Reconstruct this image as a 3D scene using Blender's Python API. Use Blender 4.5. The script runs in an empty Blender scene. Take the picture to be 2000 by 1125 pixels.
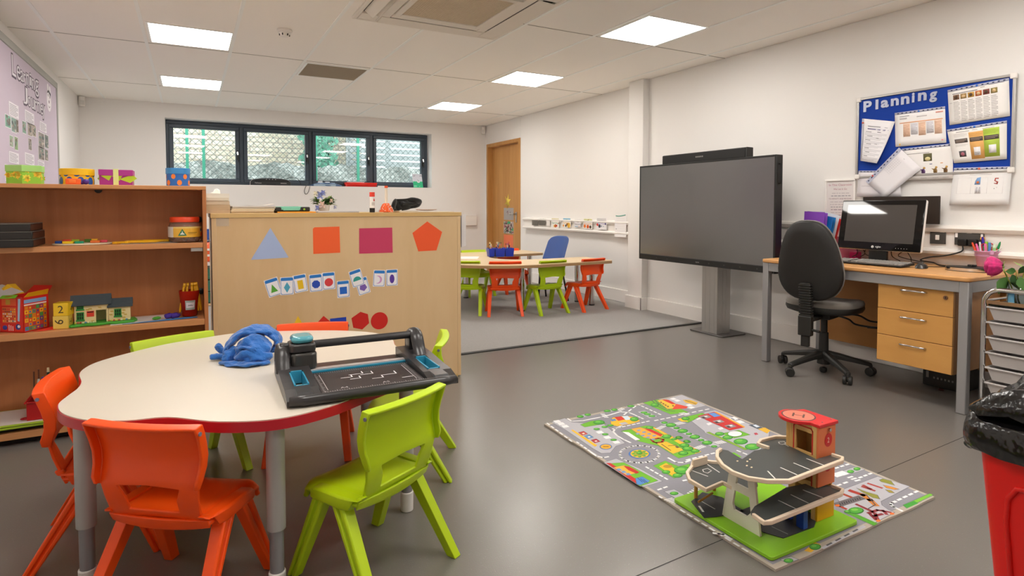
import bpy, math, random
from mathutils import Vector, Matrix, Euler
from math import sin, cos, pi, radians, atan2, sqrt
random.seed(7)
SC = bpy.context.scene
COL = SC.collection
PI = pi

# ---------------------------------------------------------------- camera model (2000 x 1125 frame)
FPX, PCX, PCY, CAM_H = 1149.0, 1000.0, 447.0, 1.11
PITCH, YAW = radians(2.2), radians(28.7)
FW = Vector((sin(YAW)*cos(PITCH), cos(YAW)*cos(PITCH), -sin(PITCH)))
RT = Vector((cos(YAW), -sin(YAW), 0))
UP = RT.cross(FW)
CAM = Vector((0, 0, CAM_H))
def ray(px, py): return FW + RT*((px-PCX)/FPX) - UP*((py-PCY)/FPX)
def onZ(px, py, z):
    d = ray(px, py); return CAM + d*((z-CAM_H)/d.z)
def onX(px, py, x):
    d = ray(px, py); return CAM + d*(x/d.x)
def onY(px, py, y):
    d = ray(px, py); return CAM + d*(y/d.y)

# ---------------------------------------------------------------- colours and materials
def lin(c):
    if isinstance(c, str):
        c = c.lstrip('#'); c = [int(c[i:i+2], 16)/255 for i in (0, 2, 4)]
    return tuple(v/12.92 if v <= .04045 else ((v+.055)/1.055)**2.4 for v in c)
_M = {}
def _new(name):
    m = bpy.data.materials.new(name); m.use_nodes = True
    nt = m.node_tree; b = nt.nodes['Principled BSDF']
    return m, nt, b
def link(nt, a, b): nt.links.new(a, b)
def noise_bump(nt, b, scale, strength, dist=.002, detail=3):
    tc = nt.nodes.new('ShaderNodeTexCoord'); n = nt.nodes.new('ShaderNodeTexNoise')
    n.inputs['Scale'].default_value = scale; n.inputs['Detail'].default_value = detail
    link(nt, tc.outputs['Object'], n.inputs['Vector'])
    bu = nt.nodes.new('ShaderNodeBump'); bu.inputs['Strength'].default_value = strength; bu.inputs['Distance'].default_value = dist
    link(nt, n.outputs['Fac'], bu.inputs['Height']); link(nt, bu.outputs['Normal'], b.inputs['Normal'])
    return n
def mat(name, col, rough=.5, metal=0, bump=None, spec=.5, trans=0, alpha=1, coat=0, emit=0, ior=1.45, var=None, sheen=0):
    """plain material; bump=(scale,strength,dist); var=(scale, amount) mottles the colour"""
    if name in _M: return _M[name]
    m, nt, b = _new(name); c = lin(col)
    b.inputs['Base Color'].default_value = (*c, 1)
    b.inputs['Roughness'].default_value = rough; b.inputs['Metallic'].default_value = metal
    b.inputs['Specular IOR Level'].default_value = spec; b.inputs['IOR'].default_value = ior
    b.inputs['Transmission Weight'].default_value = trans; b.inputs['Alpha'].default_value = alpha
    b.inputs['Coat Weight'].default_value = coat; b.inputs['Coat Roughness'].default_value = .08
    b.inputs['Sheen Weight'].default_value = sheen
    if emit:
        b.inputs['Emission Color'].default_value = (*c, 1); b.inputs['Emission Strength'].default_value = emit
    if bump: noise_bump(nt, b, *bump)
    if var:
        tc = nt.nodes.new('ShaderNodeTexCoord'); n = nt.nodes.new('ShaderNodeTexNoise'); r = nt.nodes.new('ShaderNodeValToRGB')
        n.inputs['Scale'].default_value = var[0]; n.inputs['Detail'].default_value = 4
        lo = tuple(v*(1-var[1]) for v in c); hi = tuple(min(1, v*(1+var[1])) for v in c)
        r.color_ramp.elements[0].position = .3; r.color_ramp.elements[1].position = .7
        r.color_ramp.elements[0].color = (*lo, 1); r.color_ramp.elements[1].color = (*hi, 1)
        link(nt, tc.outputs['Object'], n.inputs['Vector']); link(nt, n.outputs['Fac'], r.inputs['Fac']); link(nt, r.outputs['Color'], b.inputs['Base Color'])
    _M[name] = m; return m
def wood(name, c0, c1, scale=(30, 30, 2.2), rough=.4, spec=.4, big=.5):
    """grain stretched along the axis with the small scale"""
    if name in _M: return _M[name]
    m, nt, b = _new(name)
    tc = nt.nodes.new('ShaderNodeTexCoord'); mp = nt.nodes.new('ShaderNodeMapping'); n = nt.nodes.new('ShaderNodeTexNoise')
    mp.inputs['Scale'].default_value = scale
    n.inputs['Scale'].default_value = 1.0; n.inputs['Detail'].default_value = 6; n.inputs['Roughness'].default_value = .62; n.inputs['Distortion'].default_value = .6
    r = nt.nodes.new('ShaderNodeValToRGB'); r.color_ramp.elements[0].position = .3; r.color_ramp.elements[1].position = .72
    r.color_ramp.elements[0].color = (*lin(c0), 1); r.color_ramp.elements[1].color = (*lin(c1), 1)
    n2 = nt.nodes.new('ShaderNodeTexNoise'); mp2 = nt.nodes.new('ShaderNodeMapping'); mp2.inputs['Scale'].default_value = tuple(s*.14 for s in scale)
    n2.inputs['Scale'].default_value = 1; n2.inputs['Detail'].default_value = 2
    mx = nt.nodes.new('ShaderNodeMix'); mx.inputs['Factor'].default_value = big
    link(nt, tc.outputs['Object'], mp.inputs['Vector']); link(nt, mp.outputs['Vector'], n.inputs['Vector'])
    link(nt, tc.outputs['Object'], mp2.inputs['Vector']); link(nt, mp2.outputs['Vector'], n2.inputs['Vector'])
    link(nt, n.outputs['Fac'], mx.inputs['A']); link(nt, n2.outputs['Fac'], mx.inputs['B'])
    link(nt, mx.outputs['Result'], r.inputs['Fac']); link(nt, r.outputs['Color'], b.inputs['Base Color'])
    b.inputs['Roughness'].default_value = rough; b.inputs['Specular IOR Level'].default_value = spec
    _M[name] = m; return m
def colattr(name, rough=.6, spec=.4, bump=None, sheen=0):
    """material whose colours are the print / paint stored on the faces"""
    if name in _M: return _M[name]
    m, nt, b = _new(name)
    a = nt.nodes.new('ShaderNodeAttribute'); a.attribute_name = 'Print'
    link(nt, a.outputs['Color'], b.inputs['Base Color'])
    b.inputs['Roughness'].default_value = rough; b.inputs['Specular IOR Level'].default_value = spec; b.inputs['Sheen Weight'].default_value = sheen
    if bump: noise_bump(nt, b, *bump)
    _M[name] = m; return m
PRINT = colattr('printed_paper', .6, .35)
GLOSSP = colattr('glossy_print', .28, .5)
RUGP = colattr('printed_rug_pile', .95, .1, (900, .5, .002), .2)
PAINT = colattr('painted_wood', .45, .4)
PLAST = colattr('coloured_plastic', .35, .5)

# ---------------------------------------------------------------- mesh builder
_TXT = {}
def _text_geo(s, off=0):
    if (s, off) in _TXT: return _TXT[s, off]
    cu = bpy.data.curves.new('txt', 'FONT'); cu.body = s; cu.resolution_u = 3; cu.offset = off
    o = bpy.data.objects.new('txt', cu); COL.objects.link(o)
    dg = bpy.context.evaluated_depsgraph_get()
    me = bpy.data.meshes.new_from_object(o.evaluated_get(dg))
    vs = [(v.co.x, v.co.y) for v in me.vertices]; fs = [tuple(p.vertices) for p in me.polygons]
    bpy.data.objects.remove(o); bpy.data.curves.remove(cu); bpy.data.meshes.remove(me)
    if vs:
        x0 = min(v[0] for v in vs); x1 = max(v[0] for v in vs); y0 = min(v[1] for v in vs); y1 = max(v[1] for v in vs)
    else: x0 = y0 = 0; x1 = y1 = 1
    _TXT[s, off] = (vs, fs, x0, x1, y0, y1); return _TXT[s, off]

class MB:
    def __init__(self, m=None):
        self.v = []; self.f = []; self.fm = []; self.fc = []; self.m = m; self.c = (1, 1, 1)
        self.T = None; self.O = None
    def col(self, c): self.c = lin(c); return self
    def use(self, m): self.m = m; return self
    def addv(self, p):
        p = Vector(p)
        if self.T is not None: p = self.T @ p
        self.v.append(p); return len(self.v)-1
    def face(self, idx, m=None, c=None):
        self.f.append(tuple(idx)); self.fm.append(m or self.m); self.fc.append(lin(c) if c else self.c)
    def poly(self, pts, m=None, c=None):
        self.face([self.addv(p) for p in pts], m, c); return self
    def box(self, c, s, rot=None, m=None, cl=None):
        c = Vector(c); hx, hy, hz = s[0]/2, s[1]/2, s[2]/2
        R = Euler(rot).to_matrix() if rot else None
        ids = []
        for z in (-hz, hz):
            for x, y in ((-hx, -hy), (hx, -hy), (hx, hy), (-hx, hy)):
                p = Vector((x, y, z))
                if R: p = R @ p
                ids.append(self.addv(c+p))
        a = ids
        for q in ((3, 2, 1, 0), (4, 5, 6, 7), (0, 1, 5, 4), (1, 2, 6, 5), (2, 3, 7, 6), (3, 0, 4, 7)):
            self.face([a[i] for i in q], m, cl)
        return self
    def bb(self, x0, x1, y0, y1, z0, z1, m=None, cl=None):
        return self.box(((x0+x1)/2, (y0+y1)/2, (z0+z1)/2), (abs(x1-x0), abs(y1-y0), abs(z1-z0)), None, m, cl)
    def ring(self, c, ax, r, n, ref=None, ph=0, sy=1):
        ax = Vector(ax).normalized()
        ref = Vector(ref) if ref else (Vector((0, 0, 1)) if abs(ax.z) < .9 else Vector((1, 0, 0)))
        u = (ref - ax*ref.dot(ax)).normalized(); w = ax.cross(u)
        return [self.addv(Vector(c)+u*(r*cos(2*PI*i/n+ph))+w*(r*sy*sin(2*PI*i/n+ph))) for i in range(n)]
    def bridge(self, a, b, m=None, cl=None):
        n = len(a)
        for i in range(n): self.face((a[i], a[(i+1) % n], b[(i+1) % n], b[i]), m, cl)
    def cyl(self, p0, p1, r0, r1=None, n=16, caps=True, m=None, cl=None):
        r1 = r0 if r1 is None else r1; p0 = Vector(p0); p1 = Vector(p1); ax = p1-p0
        a = self.ring(p0, ax, r0, n); b = self.ring(p1, ax, r1, n)
        self.bridge(a, b, m, cl)
        if caps: self.face(a[::-1], m, cl); self.face(b, m, cl)
        return self
    def tube(self, pts, r, n=8, m=None, cl=None, closed=False, caps=True, sy=1):
        pts = [Vector(p) for p in pts]; L = len(pts); rr = r if isinstance(r, (list, tuple)) else [r]*L
        rings = []; ref = None
        for i, p in enumerate(pts):
            if closed: t = pts[(i+1) % L]-pts[i-1]
            else: t = pts[min(i+1, L-1)]-pts[max(i-1, 0)]
            t = t.normalized() if t.length > 1e-9 else Vector((0, 0, 1))
            if ref is None: ref = Vector((0, 0, 1)) if abs(t.z) < .9 else Vector((1, 0, 0))
            ref = (ref - t*ref.dot(t))
            ref = ref.normalized() if ref.length > 1e-6 else Vector((1, 0, 0))
            rings.append(self.ring(p, t, rr[i], n, ref, 0, sy))
        for i in range(L-1): self.bridge(rings[i], rings[i+1], m, cl)
        if closed: self.bridge(rings[-1], rings[0], m, cl)
        elif caps: self.face(rings[0][::-1], m, cl); self.face(rings[-1], m, cl)
        return self
    def lathe(self, prof, c=(0, 0, 0), n=24, m=None, cl=None, caps=True, sx=1, sy=1):
        c = Vector(c); rings = []
        for r, z in prof:
            rings.append([self.addv(c+Vector((r*sx*cos(2*PI*i/n), r*sy*sin(2*PI*i/n), z))) for i in range(n)])
        for a, b in zip(rings, rings[1:]): self.bridge(a, b, m, cl)
        if caps: self.face(rings[0][::-1], m, cl); self.face(rings[-1], m, cl)
        return self
    def prism(self, pts, z0, z1, m=None, cl=None, mtop=None, ctop=None, scale0=1):
        """pts counter-clockwise in XY"""
        ar = sum(pts[i-1][0]*pts[i][1]-pts[i][0]*pts[i-1][1] for i in range(len(pts)))
        if ar < 0: pts = pts[::-1]
        a = [self.addv((p[0], p[1], z0)) for p in pts]; b = [self.addv((p[0], p[1], z1)) for p in pts]
        self.bridge(a, b, m, cl); self.face(a[::-1], m, cl); self.face(b, mtop or m, ctop or cl); return self
    def grid(self, fn, nu, nv, m=None, cl=None, skip=None):
        ids = [[self.addv(fn(i/nu, j/nv)) for j in range(nv+1)] for i in range(nu+1)]
        for i in range(nu):
            for j in range(nv):
                if skip and skip(i, j): continue
                self.face((ids[i][j], ids[i+1][j], ids[i+1][j+1], ids[i][j+1]), m, cl)
        return self
    def sphere(self, c, r, nu=12, nv=8, m=None, cl=None, s=(1, 1, 1)):
        c = Vector(c); prof = []
        rows = []
        for j in range(1, nv):
            t = PI*j/nv
            rows.append([self.addv(c+Vector((r*s[0]*sin(t)*cos(2*PI*i/nu), r*s[1]*sin(t)*sin(2*PI*i/nu), -r*s[2]*cos(t)))) for i in range(nu)])
        b = self.addv(c-Vector((0, 0, r*s[2]))); tp = self.addv(c+Vector((0, 0, r*s[2])))
        for a, bb in zip(rows, rows[1:]): self.bridge(a, bb, m, cl)
        for i in range(nu):
            self.face((b, rows[0][(i+1) % nu], rows[0][i]), m, cl); self.face((tp, rows[-1][i], rows[-1][(i+1) % nu]), m, cl)
        return self
    # ---- printing on a plane: origin o, axes u and v, drawn in layers a hair above one another
    def plane(self, o, u, v, step=.0003):
        u = Vector(u).normalized(); v = Vector(v).normalized()
        self.O = (Vector(o), u, v, u.cross(v), step); return self
    def P(self, a, b, lay=1):
        o, u, v, n, st = self.O; return o+u*a+v*b+n*(st*lay)
    def pp(self, pts, c, lay=1, m=None):
        ar = sum(pts[i-1][0]*pts[i][1]-pts[i][0]*pts[i-1][1] for i in range(len(pts)))
        if ar < 0: pts = pts[::-1]
        self.poly([self.P(a, b, lay) for a, b in pts], m, c); return self
    def pr(self, a0, b0, a1, b1, c, lay=1, m=None): return self.pp([(a0, b0), (a1, b0), (a1, b1), (a0, b1)], c, lay, m)
    def pe(self, a, b, ra, rb, c, lay=1, n=20, m=None, rot=0):
        return self.pp([(a+ra*cos(2*PI*i/n)*cos(rot)-rb*sin(2*PI*i/n)*sin(rot), b+ra*cos(2*PI*i/n)*sin(rot)+rb*sin(2*PI*i/n)*cos(rot)) for i in range(n)], c, lay, m)
    def pl(self, pts, w, c, lay=1, closed=False, m=None):
        """printed line"""
        n = len(pts); k = n if closed else n-1
        for i in range(k):
            a = Vector((*pts[i], 0)); b = Vector((*pts[(i+1) % n], 0)); d = b-a
            if d.length < 1e-9: continue
            d.normalize(); q = Vector((-d.y, d.x, 0))*(w/2); e = d*(w*.4)
            self.pp([(p.x, p.y) for p in (a-q-e, b-q+e, b+q+e, a+q-e)], c, lay, m)
        return self
    def pt(self, s, a, b, h, c, lay=1, w=None, al='c', m=None, rot=0, cap=None):
        """text of glyph height h (or fitted to width w) with its centre / left at a, base line at b"""
        vs, fs, x0, x1, y0, y1 = _text_geo(s)
        k = h/.70; kx = k
        if w: kx = w/(x1-x0)
        W = (x1-x0)*kx; off = a-W/2 if al == 'c' else a
        ca, sa = cos(rot), sin(rot); ids = []
        for x, y in vs:
            X = off+(x-x0)*kx-a; Y = y*k
            ids.append(self.addv(self.P(a+X*ca-Y*sa, b+X*sa+Y*ca, lay)))
        for f in fs: self.face([ids[i] for i in f], m, c)
        return self
    def build(self, name, parent=None, loc=None, rot=None, bevel=0, seg=2, smooth=35, sub=0, solid=0, world=False):
        me = bpy.data.meshes.new(name)
        if parent is None and loc is None and rot is None:      # origin at the foot of the thing
            lo = [min(p[i] for p in self.v) for i in range(3)]; hi = [max(p[i] for p in self.v) for i in range(3)]
            loc = Vector(((lo[0]+hi[0])/2, (lo[1]+hi[1])/2, lo[2])); self.v = [p-loc for p in self.v]
        if world and parent is not None:                        # drawn in room coordinates
            W = Matrix(); q = parent
            while q is not None: W = q.matrix_basis @ W; q = q.parent
            W = W.inverted(); self.v = [W @ p for p in self.v]
        me.from_pydata([tuple(p) for p in self.v], [], self.f)
        ms = []
        for x in self.fm:
            if x not in ms: ms.append(x)
        for x in ms: me.materials.append(x)
        me.polygons.foreach_set('material_index', [ms.index(x) for x in self.fm])
        if any('printed' in x.name or x in (GLOSSP, PAINT, PLAST) for x in ms):
            at = me.color_attributes.new('Print', 'FLOAT_COLOR', 'CORNER')
            buf = []
            for f, c in zip(self.f, self.fc): buf.extend((*c, 1.0)*len(f))
            at.data.foreach_set('color', buf)
        if smooth:
            me.polygons.foreach_set('use_smooth', [True]*len(self.f))
            if smooth < 180: me.set_sharp_from_angle(angle=radians(smooth))
        me.validate(); me.update()
        o = bpy.data.objects.new(name, me); COL.objects.link(o)
        if parent: o.parent = parent
        if loc: o.location = loc
        if rot: o.rotation_euler = rot
        if solid:
            s = o.modifiers.new('solid', 'SOLIDIFY'); s.thickness = solid; s.offset = 0
        if bevel:
            b = o.modifiers.new('bevel', 'BEVEL'); b.width = bevel; b.segments = seg; b.limit_method = 'ANGLE'; b.angle_limit = radians(40); b.use_clamp_overlap = True
        if sub:
            s = o.modifiers.new('sub', 'SUBSURF'); s.levels = sub; s.render_levels = sub
        return o

def tag(o, label, cat, group=None, kind=None):
    o['label'] = label; o['category'] = cat
    if group: o['group'] = group
    if kind: o['kind'] = kind
    return o
def thing(name, label, cat, loc=(0, 0, 0), rz=0, group=None, rot=None):
    o = bpy.data.objects.new(name, None); COL.objects.link(o); o.empty_display_size = .05
    o.location = loc; o.rotation_euler = rot or (0, 0, rz)
    return tag(o, label, cat, group)
def struct(o): o['kind'] = 'structure'; return o
def lab(o, s): o['label'] = s; return o
def dup(root, loc, rz, label, group=None):
    r = root.copy(); COL.objects.link(r); r.location = loc; r.rotation_euler = (0, 0, rz); r['label'] = label
    if group: r['group'] = group
    for ch in list(root.children):
        c = ch.copy(); COL.objects.link(c); c.parent = r
        for g in list(ch.children):
            d = g.copy(); COL.objects.link(d); d.parent = c
    return r
def rrect(x0, y0, x1, y1, r, n=4):
    pts = []
    for cx, cy, a0 in ((x1-r, y1-r, 0), (x0+r, y1-r, 90), (x0+r, y0+r, 180), (x1-r, y0+r, 270)):
        for i in range(n+1):
            a = radians(a0+90*i/n); pts.append((cx+r*cos(a), cy+r*sin(a)))
    return pts
def catmull(pts, k=6, closed=False):
    P = [Vector(p) for p in pts]; n = len(P); out = []
    rng = range(n if closed else n-1)
    for i in rng:
        g = (lambda j: P[j % n]) if closed else (lambda j: P[min(max(j, 0), n-1)])
        p0, p1, p2, p3 = g(i-1), g(i), g(i+1), g(i+2)
        for j in range(k):
            t = j/k
            out.append(.5*((2*p1)+(p2-p0)*t+(2*p0-5*p1+4*p2-p3)*t*t+(3*p1-p0-3*p2+p3)*t**3))
    if not closed: out.append(P[-1].copy())
    return out
# ---------------------------------------------------------------- materials of the room
WALL = mat('wall_paint', '#edeae7', .75, bump=(220, .08, .001))
CEIL = mat('ceiling_tile', '#fbf7f1', .9, bump=(400, .15, .001))
TBAR = mat('ceiling_bar', '#f8f9f6', .35)
WHITE = mat('white_plastic', '#efebe6', .4)
WHITEG = mat('white_gloss_wood', '#f2eeea', .35)
GREYP = mat('anthracite_frame', '#3d4854', .4)
BLACK = mat('black_plastic', '#1c1b1a', .4)
BLACKM = mat('black_matt', '#171616', .7)
CHROME = mat('chrome', '#d5d3d2', .12, 1)
ALU = mat('brushed_aluminium', '#b9b7b4', .35, .9, bump=(300, .05, .001))
PAPER = mat('paper', '#efebea', .8)
OAK = wood('oak_veneer', '#b07a3e', '#d09d5e', (26, 26, 1.6), .45)

def floor_mat():
    m, nt, b = _new('grey_vinyl')
    tc = nt.nodes.new('ShaderNodeTexCoord')
    v = nt.nodes.new('ShaderNodeTexVoronoi'); v.inputs['Scale'].default_value = 85
    r = nt.nodes.new('ShaderNodeValToRGB'); r.color_ramp.elements[0].position = .05; r.color_ramp.elements[1].position = .11
    r.color_ramp.elements[0].color = (*lin('#a39e98'), 1); r.color_ramp.elements[1].color = (*lin('#7a7570'), 1)
    n = nt.nodes.new('ShaderNodeTexNoise'); n.inputs['Scale'].default_value = 500
    mx = nt.nodes.new('ShaderNodeMix'); mx.data_type = 'RGBA'; mx.blend_type = 'MULTIPLY'; mx.inputs[0].default_value = .35
    link(nt, tc.outputs['Object'], v.inputs['Vector']); link(nt, tc.outputs['Object'], n.inputs['Vector'])
    link(nt, v.outputs['Distance'], r.inputs['Fac']); link(nt, r.outputs['Color'], mx.inputs[6]); link(nt, n.outputs['Color'], mx.inputs[7])
    link(nt, mx.outputs[2], b.inputs['Base Color'])
    bu = nt.nodes.new('ShaderNodeBump'); bu.inputs['Strength'].default_value = .16; bu.inputs['Distance'].default_value = .0015
    n3 = nt.nodes.new('ShaderNodeTexNoise'); n3.inputs['Scale'].default_value = 260; link(nt, tc.outputs['Object'], n3.inputs['Vector'])
    link(nt, n3.outputs['Fac'], bu.inputs['Height']); link(nt, bu.outputs['Normal'], b.inputs['Normal'])
    b.inputs['Roughness'].default_value = .28; b.inputs['Specular IOR Level'].default_value = .9
    return m
VINYL = floor_mat()
CARPET = mat('grey_carpet', '#aca9a6', .98, bump=(700, .9, .004), spec=.1, var=(420, .33))
HC, XL, XR, XF, YB, YN = 2.45, -1.17, 4.28, 4.36, 8.90, -2.0

# ---------------------------------------------------------------- shell
b = MB(VINYL); b.bb(XL-.2, XF+.3, YN-.2, YB+.3, -.12, 0)
s0, s1 = onZ(1850, 867, .0006), onZ(1403, 1057, .0006); d = (s1-s0).normalized(); q = Vector((-d.y, d.x, 0))*.0016
a0, a1 = s0-d*1.6, s1+d*.9
b.poly([a0-q, a1-q, a1+q, a0+q][::-1], mat('floor_seam', '#2b2a29', .8))
struct(b.build('floor'))
b = MB(CARPET); b.bb(XL, XF, 4.03, YB, 0.0004, .007); struct(b.build('carpet'))
b = MB(mat('carpet_edging', '#3a3937', .6)); b.bb(XL, XR-.02, 3.995, 4.03, 0.0004, .009); struct(b.build('trim_1', bevel=.003))
# ceiling: tiles with their bars
b = MB(CEIL); b.bb(XL-.2, XF+.3, YN-.2, YB+.3, HC, HC+.15)
for k in range(-2, 7):
    x = .335+.62*k
    if XL < x < XF: b.bb(x-.012, x+.012, YN, YB, HC-.004, HC+.001, TBAR)
for y in (-.05, 1.88, 3.80, 5.715, 7.66): b.bb(XL, XF, y-.0035, y+.0035, HC-.0015, HC+.001, mat('ceiling_gap', '#8d857c', .9))
struct(b.build('ceiling'))
b = MB(WALL); b.bb(XL-.2, XL, YN, YB, 0, HC); struct(b.build('wall_left'))
b = MB(WALL); b.bb(XL, XF, YN-.2, YN, 0, HC); struct(b.build('wall_front'))
WX0, WX1, WZ0, WZ1 = -.262, 3.408, 1.405, 2.262
b = MB(WALL); T = .34
b.bb(XL-.2, WX0, YB, YB+T, 0, HC); b.bb(WX1, XF+.25, YB, YB+T, 0, HC); b.bb(WX0, WX1, YB, YB+T, 0, WZ0); b.bb(WX0, WX1, YB, YB+T, WZ1, HC)
struct(b.build('wall_back'))
DY0, DY1, DZ = 7.70, 8.83, 2.135
b = MB(WALL)
b.bb(XR, XF+.25, YN, 4.80, 0, HC)
b.bb(4.2, XF+.25, 4.80, 5.03, 0, HC)                       # shallow pier
b.bb(XF, XF+.25, 5.03, DY0, 0, HC); b.bb(XF, XF+.25, DY1, YB, 0, HC); b.bb(XF, XF+.25, DY0, DY1, DZ, HC)
struct(b.build('wall_right', bevel=.004))
# skirting boards
b = MB(WHITEG); h = .14
b.bb(XR-.022, XR, YN, 4.80, .0005, h); struct(b.build('baseboard_right', bevel=.004))
b = MB(WHITEG); b.bb(4.178, 4.2, 4.78, 5.05, .0005, h); b.bb(4.178, XR-.001, 4.778, 4.80, .0005, h); b.bb(4.2, XF, 5.03, 5.052, .0005, h); struct(b.build('baseboard_pier', bevel=.004))
b = MB(WHITEG); b.bb(XF-.022, XF, 5.053, DY0, .0075, h+.01); struct(b.build('baseboard_far', bevel=.004))
b = MB(WHITEG); b.bb(XL+.02, XF, YB-.022, YB, .0075, h+.01); struct(b.build('baseboard_back', bevel=.004))
b = MB(WHITEG); b.bb(XL, XL+.02, YN, YB, .0095, h); struct(b.build('baseboard_left', bevel=.004))

# ---------------------------------------------------------------- door in the far right corner
fr = MB(OAK)
fr.bb(XF-.012, XF+.13, DY0, DY0+.055, .0075, DZ); fr.bb(XF-.012, XF+.13, DY1-.055, DY1, .0075, DZ); fr.bb(XF-.012, XF+.13, DY0+.055, DY1-.055, DZ-.055, DZ)
door = fr.build('door_1', bevel=.003); struct(door)
lf = MB(OAK); lf.bb(XF+.075, XF+.12, DY0+.06, DY1-.06, .015, DZ-.06); leaf = lf.build('door_leaf', door, world=True, bevel=.002)
hd = MB(ALU); p = onX(1008, 418, XF+.07)
hd.bb(p.x-.004, p.x+.004, p.y-.02, p.y+.02, p.z-.13, p.z+.03); hd.tube([(p.x, p.y, p.z), (p.x-.05, p.y, p.z), (p.x-.055, p.y+.03, p.z), (p.x-.055, p.y+.13, p.z)], .01)
lab(hd.build('door_handle', leaf, world=True), 'steel lever handle')
# things stuck on the door leaf
XD = XF+.0735
def door_sheet(px0, py0, px1, py1):
    a = onX(px0, py0, XD); c = onX(px1, py1, XD); return a.y, c.y, a.z, c.z
def sheet(name, o, u, v, w, h, col, th=.0006):
    """a sheet of paper lying in the plane (o = lower left corner of its face)"""
    m = MB(PRINT); m.plane(o, u, v, .00025); n = m.O[3]; O = Vector(o); U = m.O[1]*w; V = m.O[2]*h; B = -n*th
    m.col(col)
    c = [O, O+U, O+U+V, O+V]; d = [p+B for p in c]
    m.poly(c); m.poly(d[::-1])
    for i in range(4): m.poly([d[i], d[(i+1) % 4], c[(i+1) % 4], c[i]])
    return m
dirR, dirZ = (0, -1, 0), (0, 0, 1)
y0, y1, z1, z0 = door_sheet(984, 406, 1003, 430)
m = sheet('s', (XD, y0, z0), dirR, dirZ, y0-y1, z1-z0, '#aba6a4'); W_, H_ = y0-y1, z1-z0
m.pt('9', W_*.42, H_*.42, H_*.3, '#8a5a5c'); m.pt('S', W_*.68, H_*.4, H_*.28, '#5c5556'); m.pl([(W_*.3, H_*.62), (W_*.42, H_*.75)], .008, '#5c4a50')
tag(m.build('door_paper'), 'grey paper square with a hand drawn 9 and S on the door', 'paper', 'papers stuck on the oak door')
y0, y1, z1, z0 = door_sheet(983.5, 432, 1003, 457)
m = sheet('s', (XD, y0, z0), dirR, dirZ, y0-y1, z1-z0, '#b9a9a2'); W_, H_ = y0-y1, z1-z0
for i in range(60): m.pe(random.uniform(.05, .95)*W_, random.uniform(.05, .95)*H_, .012, .028, random.choice(['#b8606c', '#57413f', '#4d9a72', '#d8c6c0', '#8e5c60', '#6d5a58']), 1+i % 3, 8, rot=random.random()*3)
m.pp([(W_*.4, H_), (W_*.72, H_), (W_*.6, H_*.75)], '#3fa873', 5); m.pp([(W_*.98, H_*.5), (W_*.98, H_*.2), (W_*.78, H_*.35)], '#3fa873', 5)
tag(m.build('door_paper'), 'speckled red and green collage square on the door', 'paper', 'papers stuck on the oak door')
y0, y1, z1, z0 = door_sheet(984, 458, 1002, 485)
m = sheet('s', (XD, y0, z0), dirR, dirZ, y0-y1, z1-z0, '#f0815a')
tag(m.build('door_paper'), 'plain orange paper rectangle lowest on the door', 'paper', 'papers stuck on the oak door')
c = onX(991.5, 394, XD); m = MB(PRINT); m.plane((XD, c.y, c.z), dirR, dirZ); pts = [((.13 if i % 2 == 0 else .05)*sin(PI*i/6+.2)*.85, (.13 if i % 2 == 0 else .05)*cos(PI*i/6+.2)) for i in range(12)]
m.pp(pts, '#efd65a', 2); m.pp([(x*1.02, y*1.02) for x, y in pts], '#d9bc48', 1)
tag(m.build('paper_star', solid=.0006), 'yellow six pointed paper star above the papers on the door', 'star')

# ---------------------------------------------------------------- window in the back wall
def pane_mat():
    m = bpy.data.materials.new('window_glass'); m.use_nodes = True; nt = m.node_tree; nt.nodes.clear()
    o = nt.nodes.new('ShaderNodeOutputMaterial'); t = nt.nodes.new('ShaderNodeBsdfTransparent'); g = nt.nodes.new('ShaderNodeBsdfGlossy')
    g.inputs['Roughness'].default_value = .01; f = nt.nodes.new('ShaderNodeFresnel'); f.inputs['IOR'].default_value = 1.6; x = nt.nodes.new('ShaderNodeMixShader')
    t.inputs['Color'].default_value = (.93, .97, .95, 1)
    link(nt, f.outputs[0], x.inputs[0]); link(nt, t.outputs[0], x.inputs[1]); link(nt, g.outputs[0], x.inputs[2]); link(nt, x.outputs[0], o.inputs['Surface'])
    return m
PANE = pane_mat()
YW = 9.10
w = MB(GREYP); t = .055
w.bb(WX0, WX1, YW, YW+.07, WZ0, WZ0+.035); w.bb(WX0, WX1, YW, YW+.07, WZ1-.05, WZ1); w.bb(WX0, WX0+.035, YW, YW+.07, WZ0+.035, WZ1-.05); w.bb(WX1-.06, WX1, YW, YW+.07, WZ0+.035, WZ1-.05)
edges = [WX0+.035, .652, 1.582, 2.49, WX1-.06]
for x in edges[1:4]: w.bb(x-.025, x+.025, YW, YW+.07, WZ0+.035, WZ1-.05)
win = struct(w.build('window_1', bevel=.004))
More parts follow.
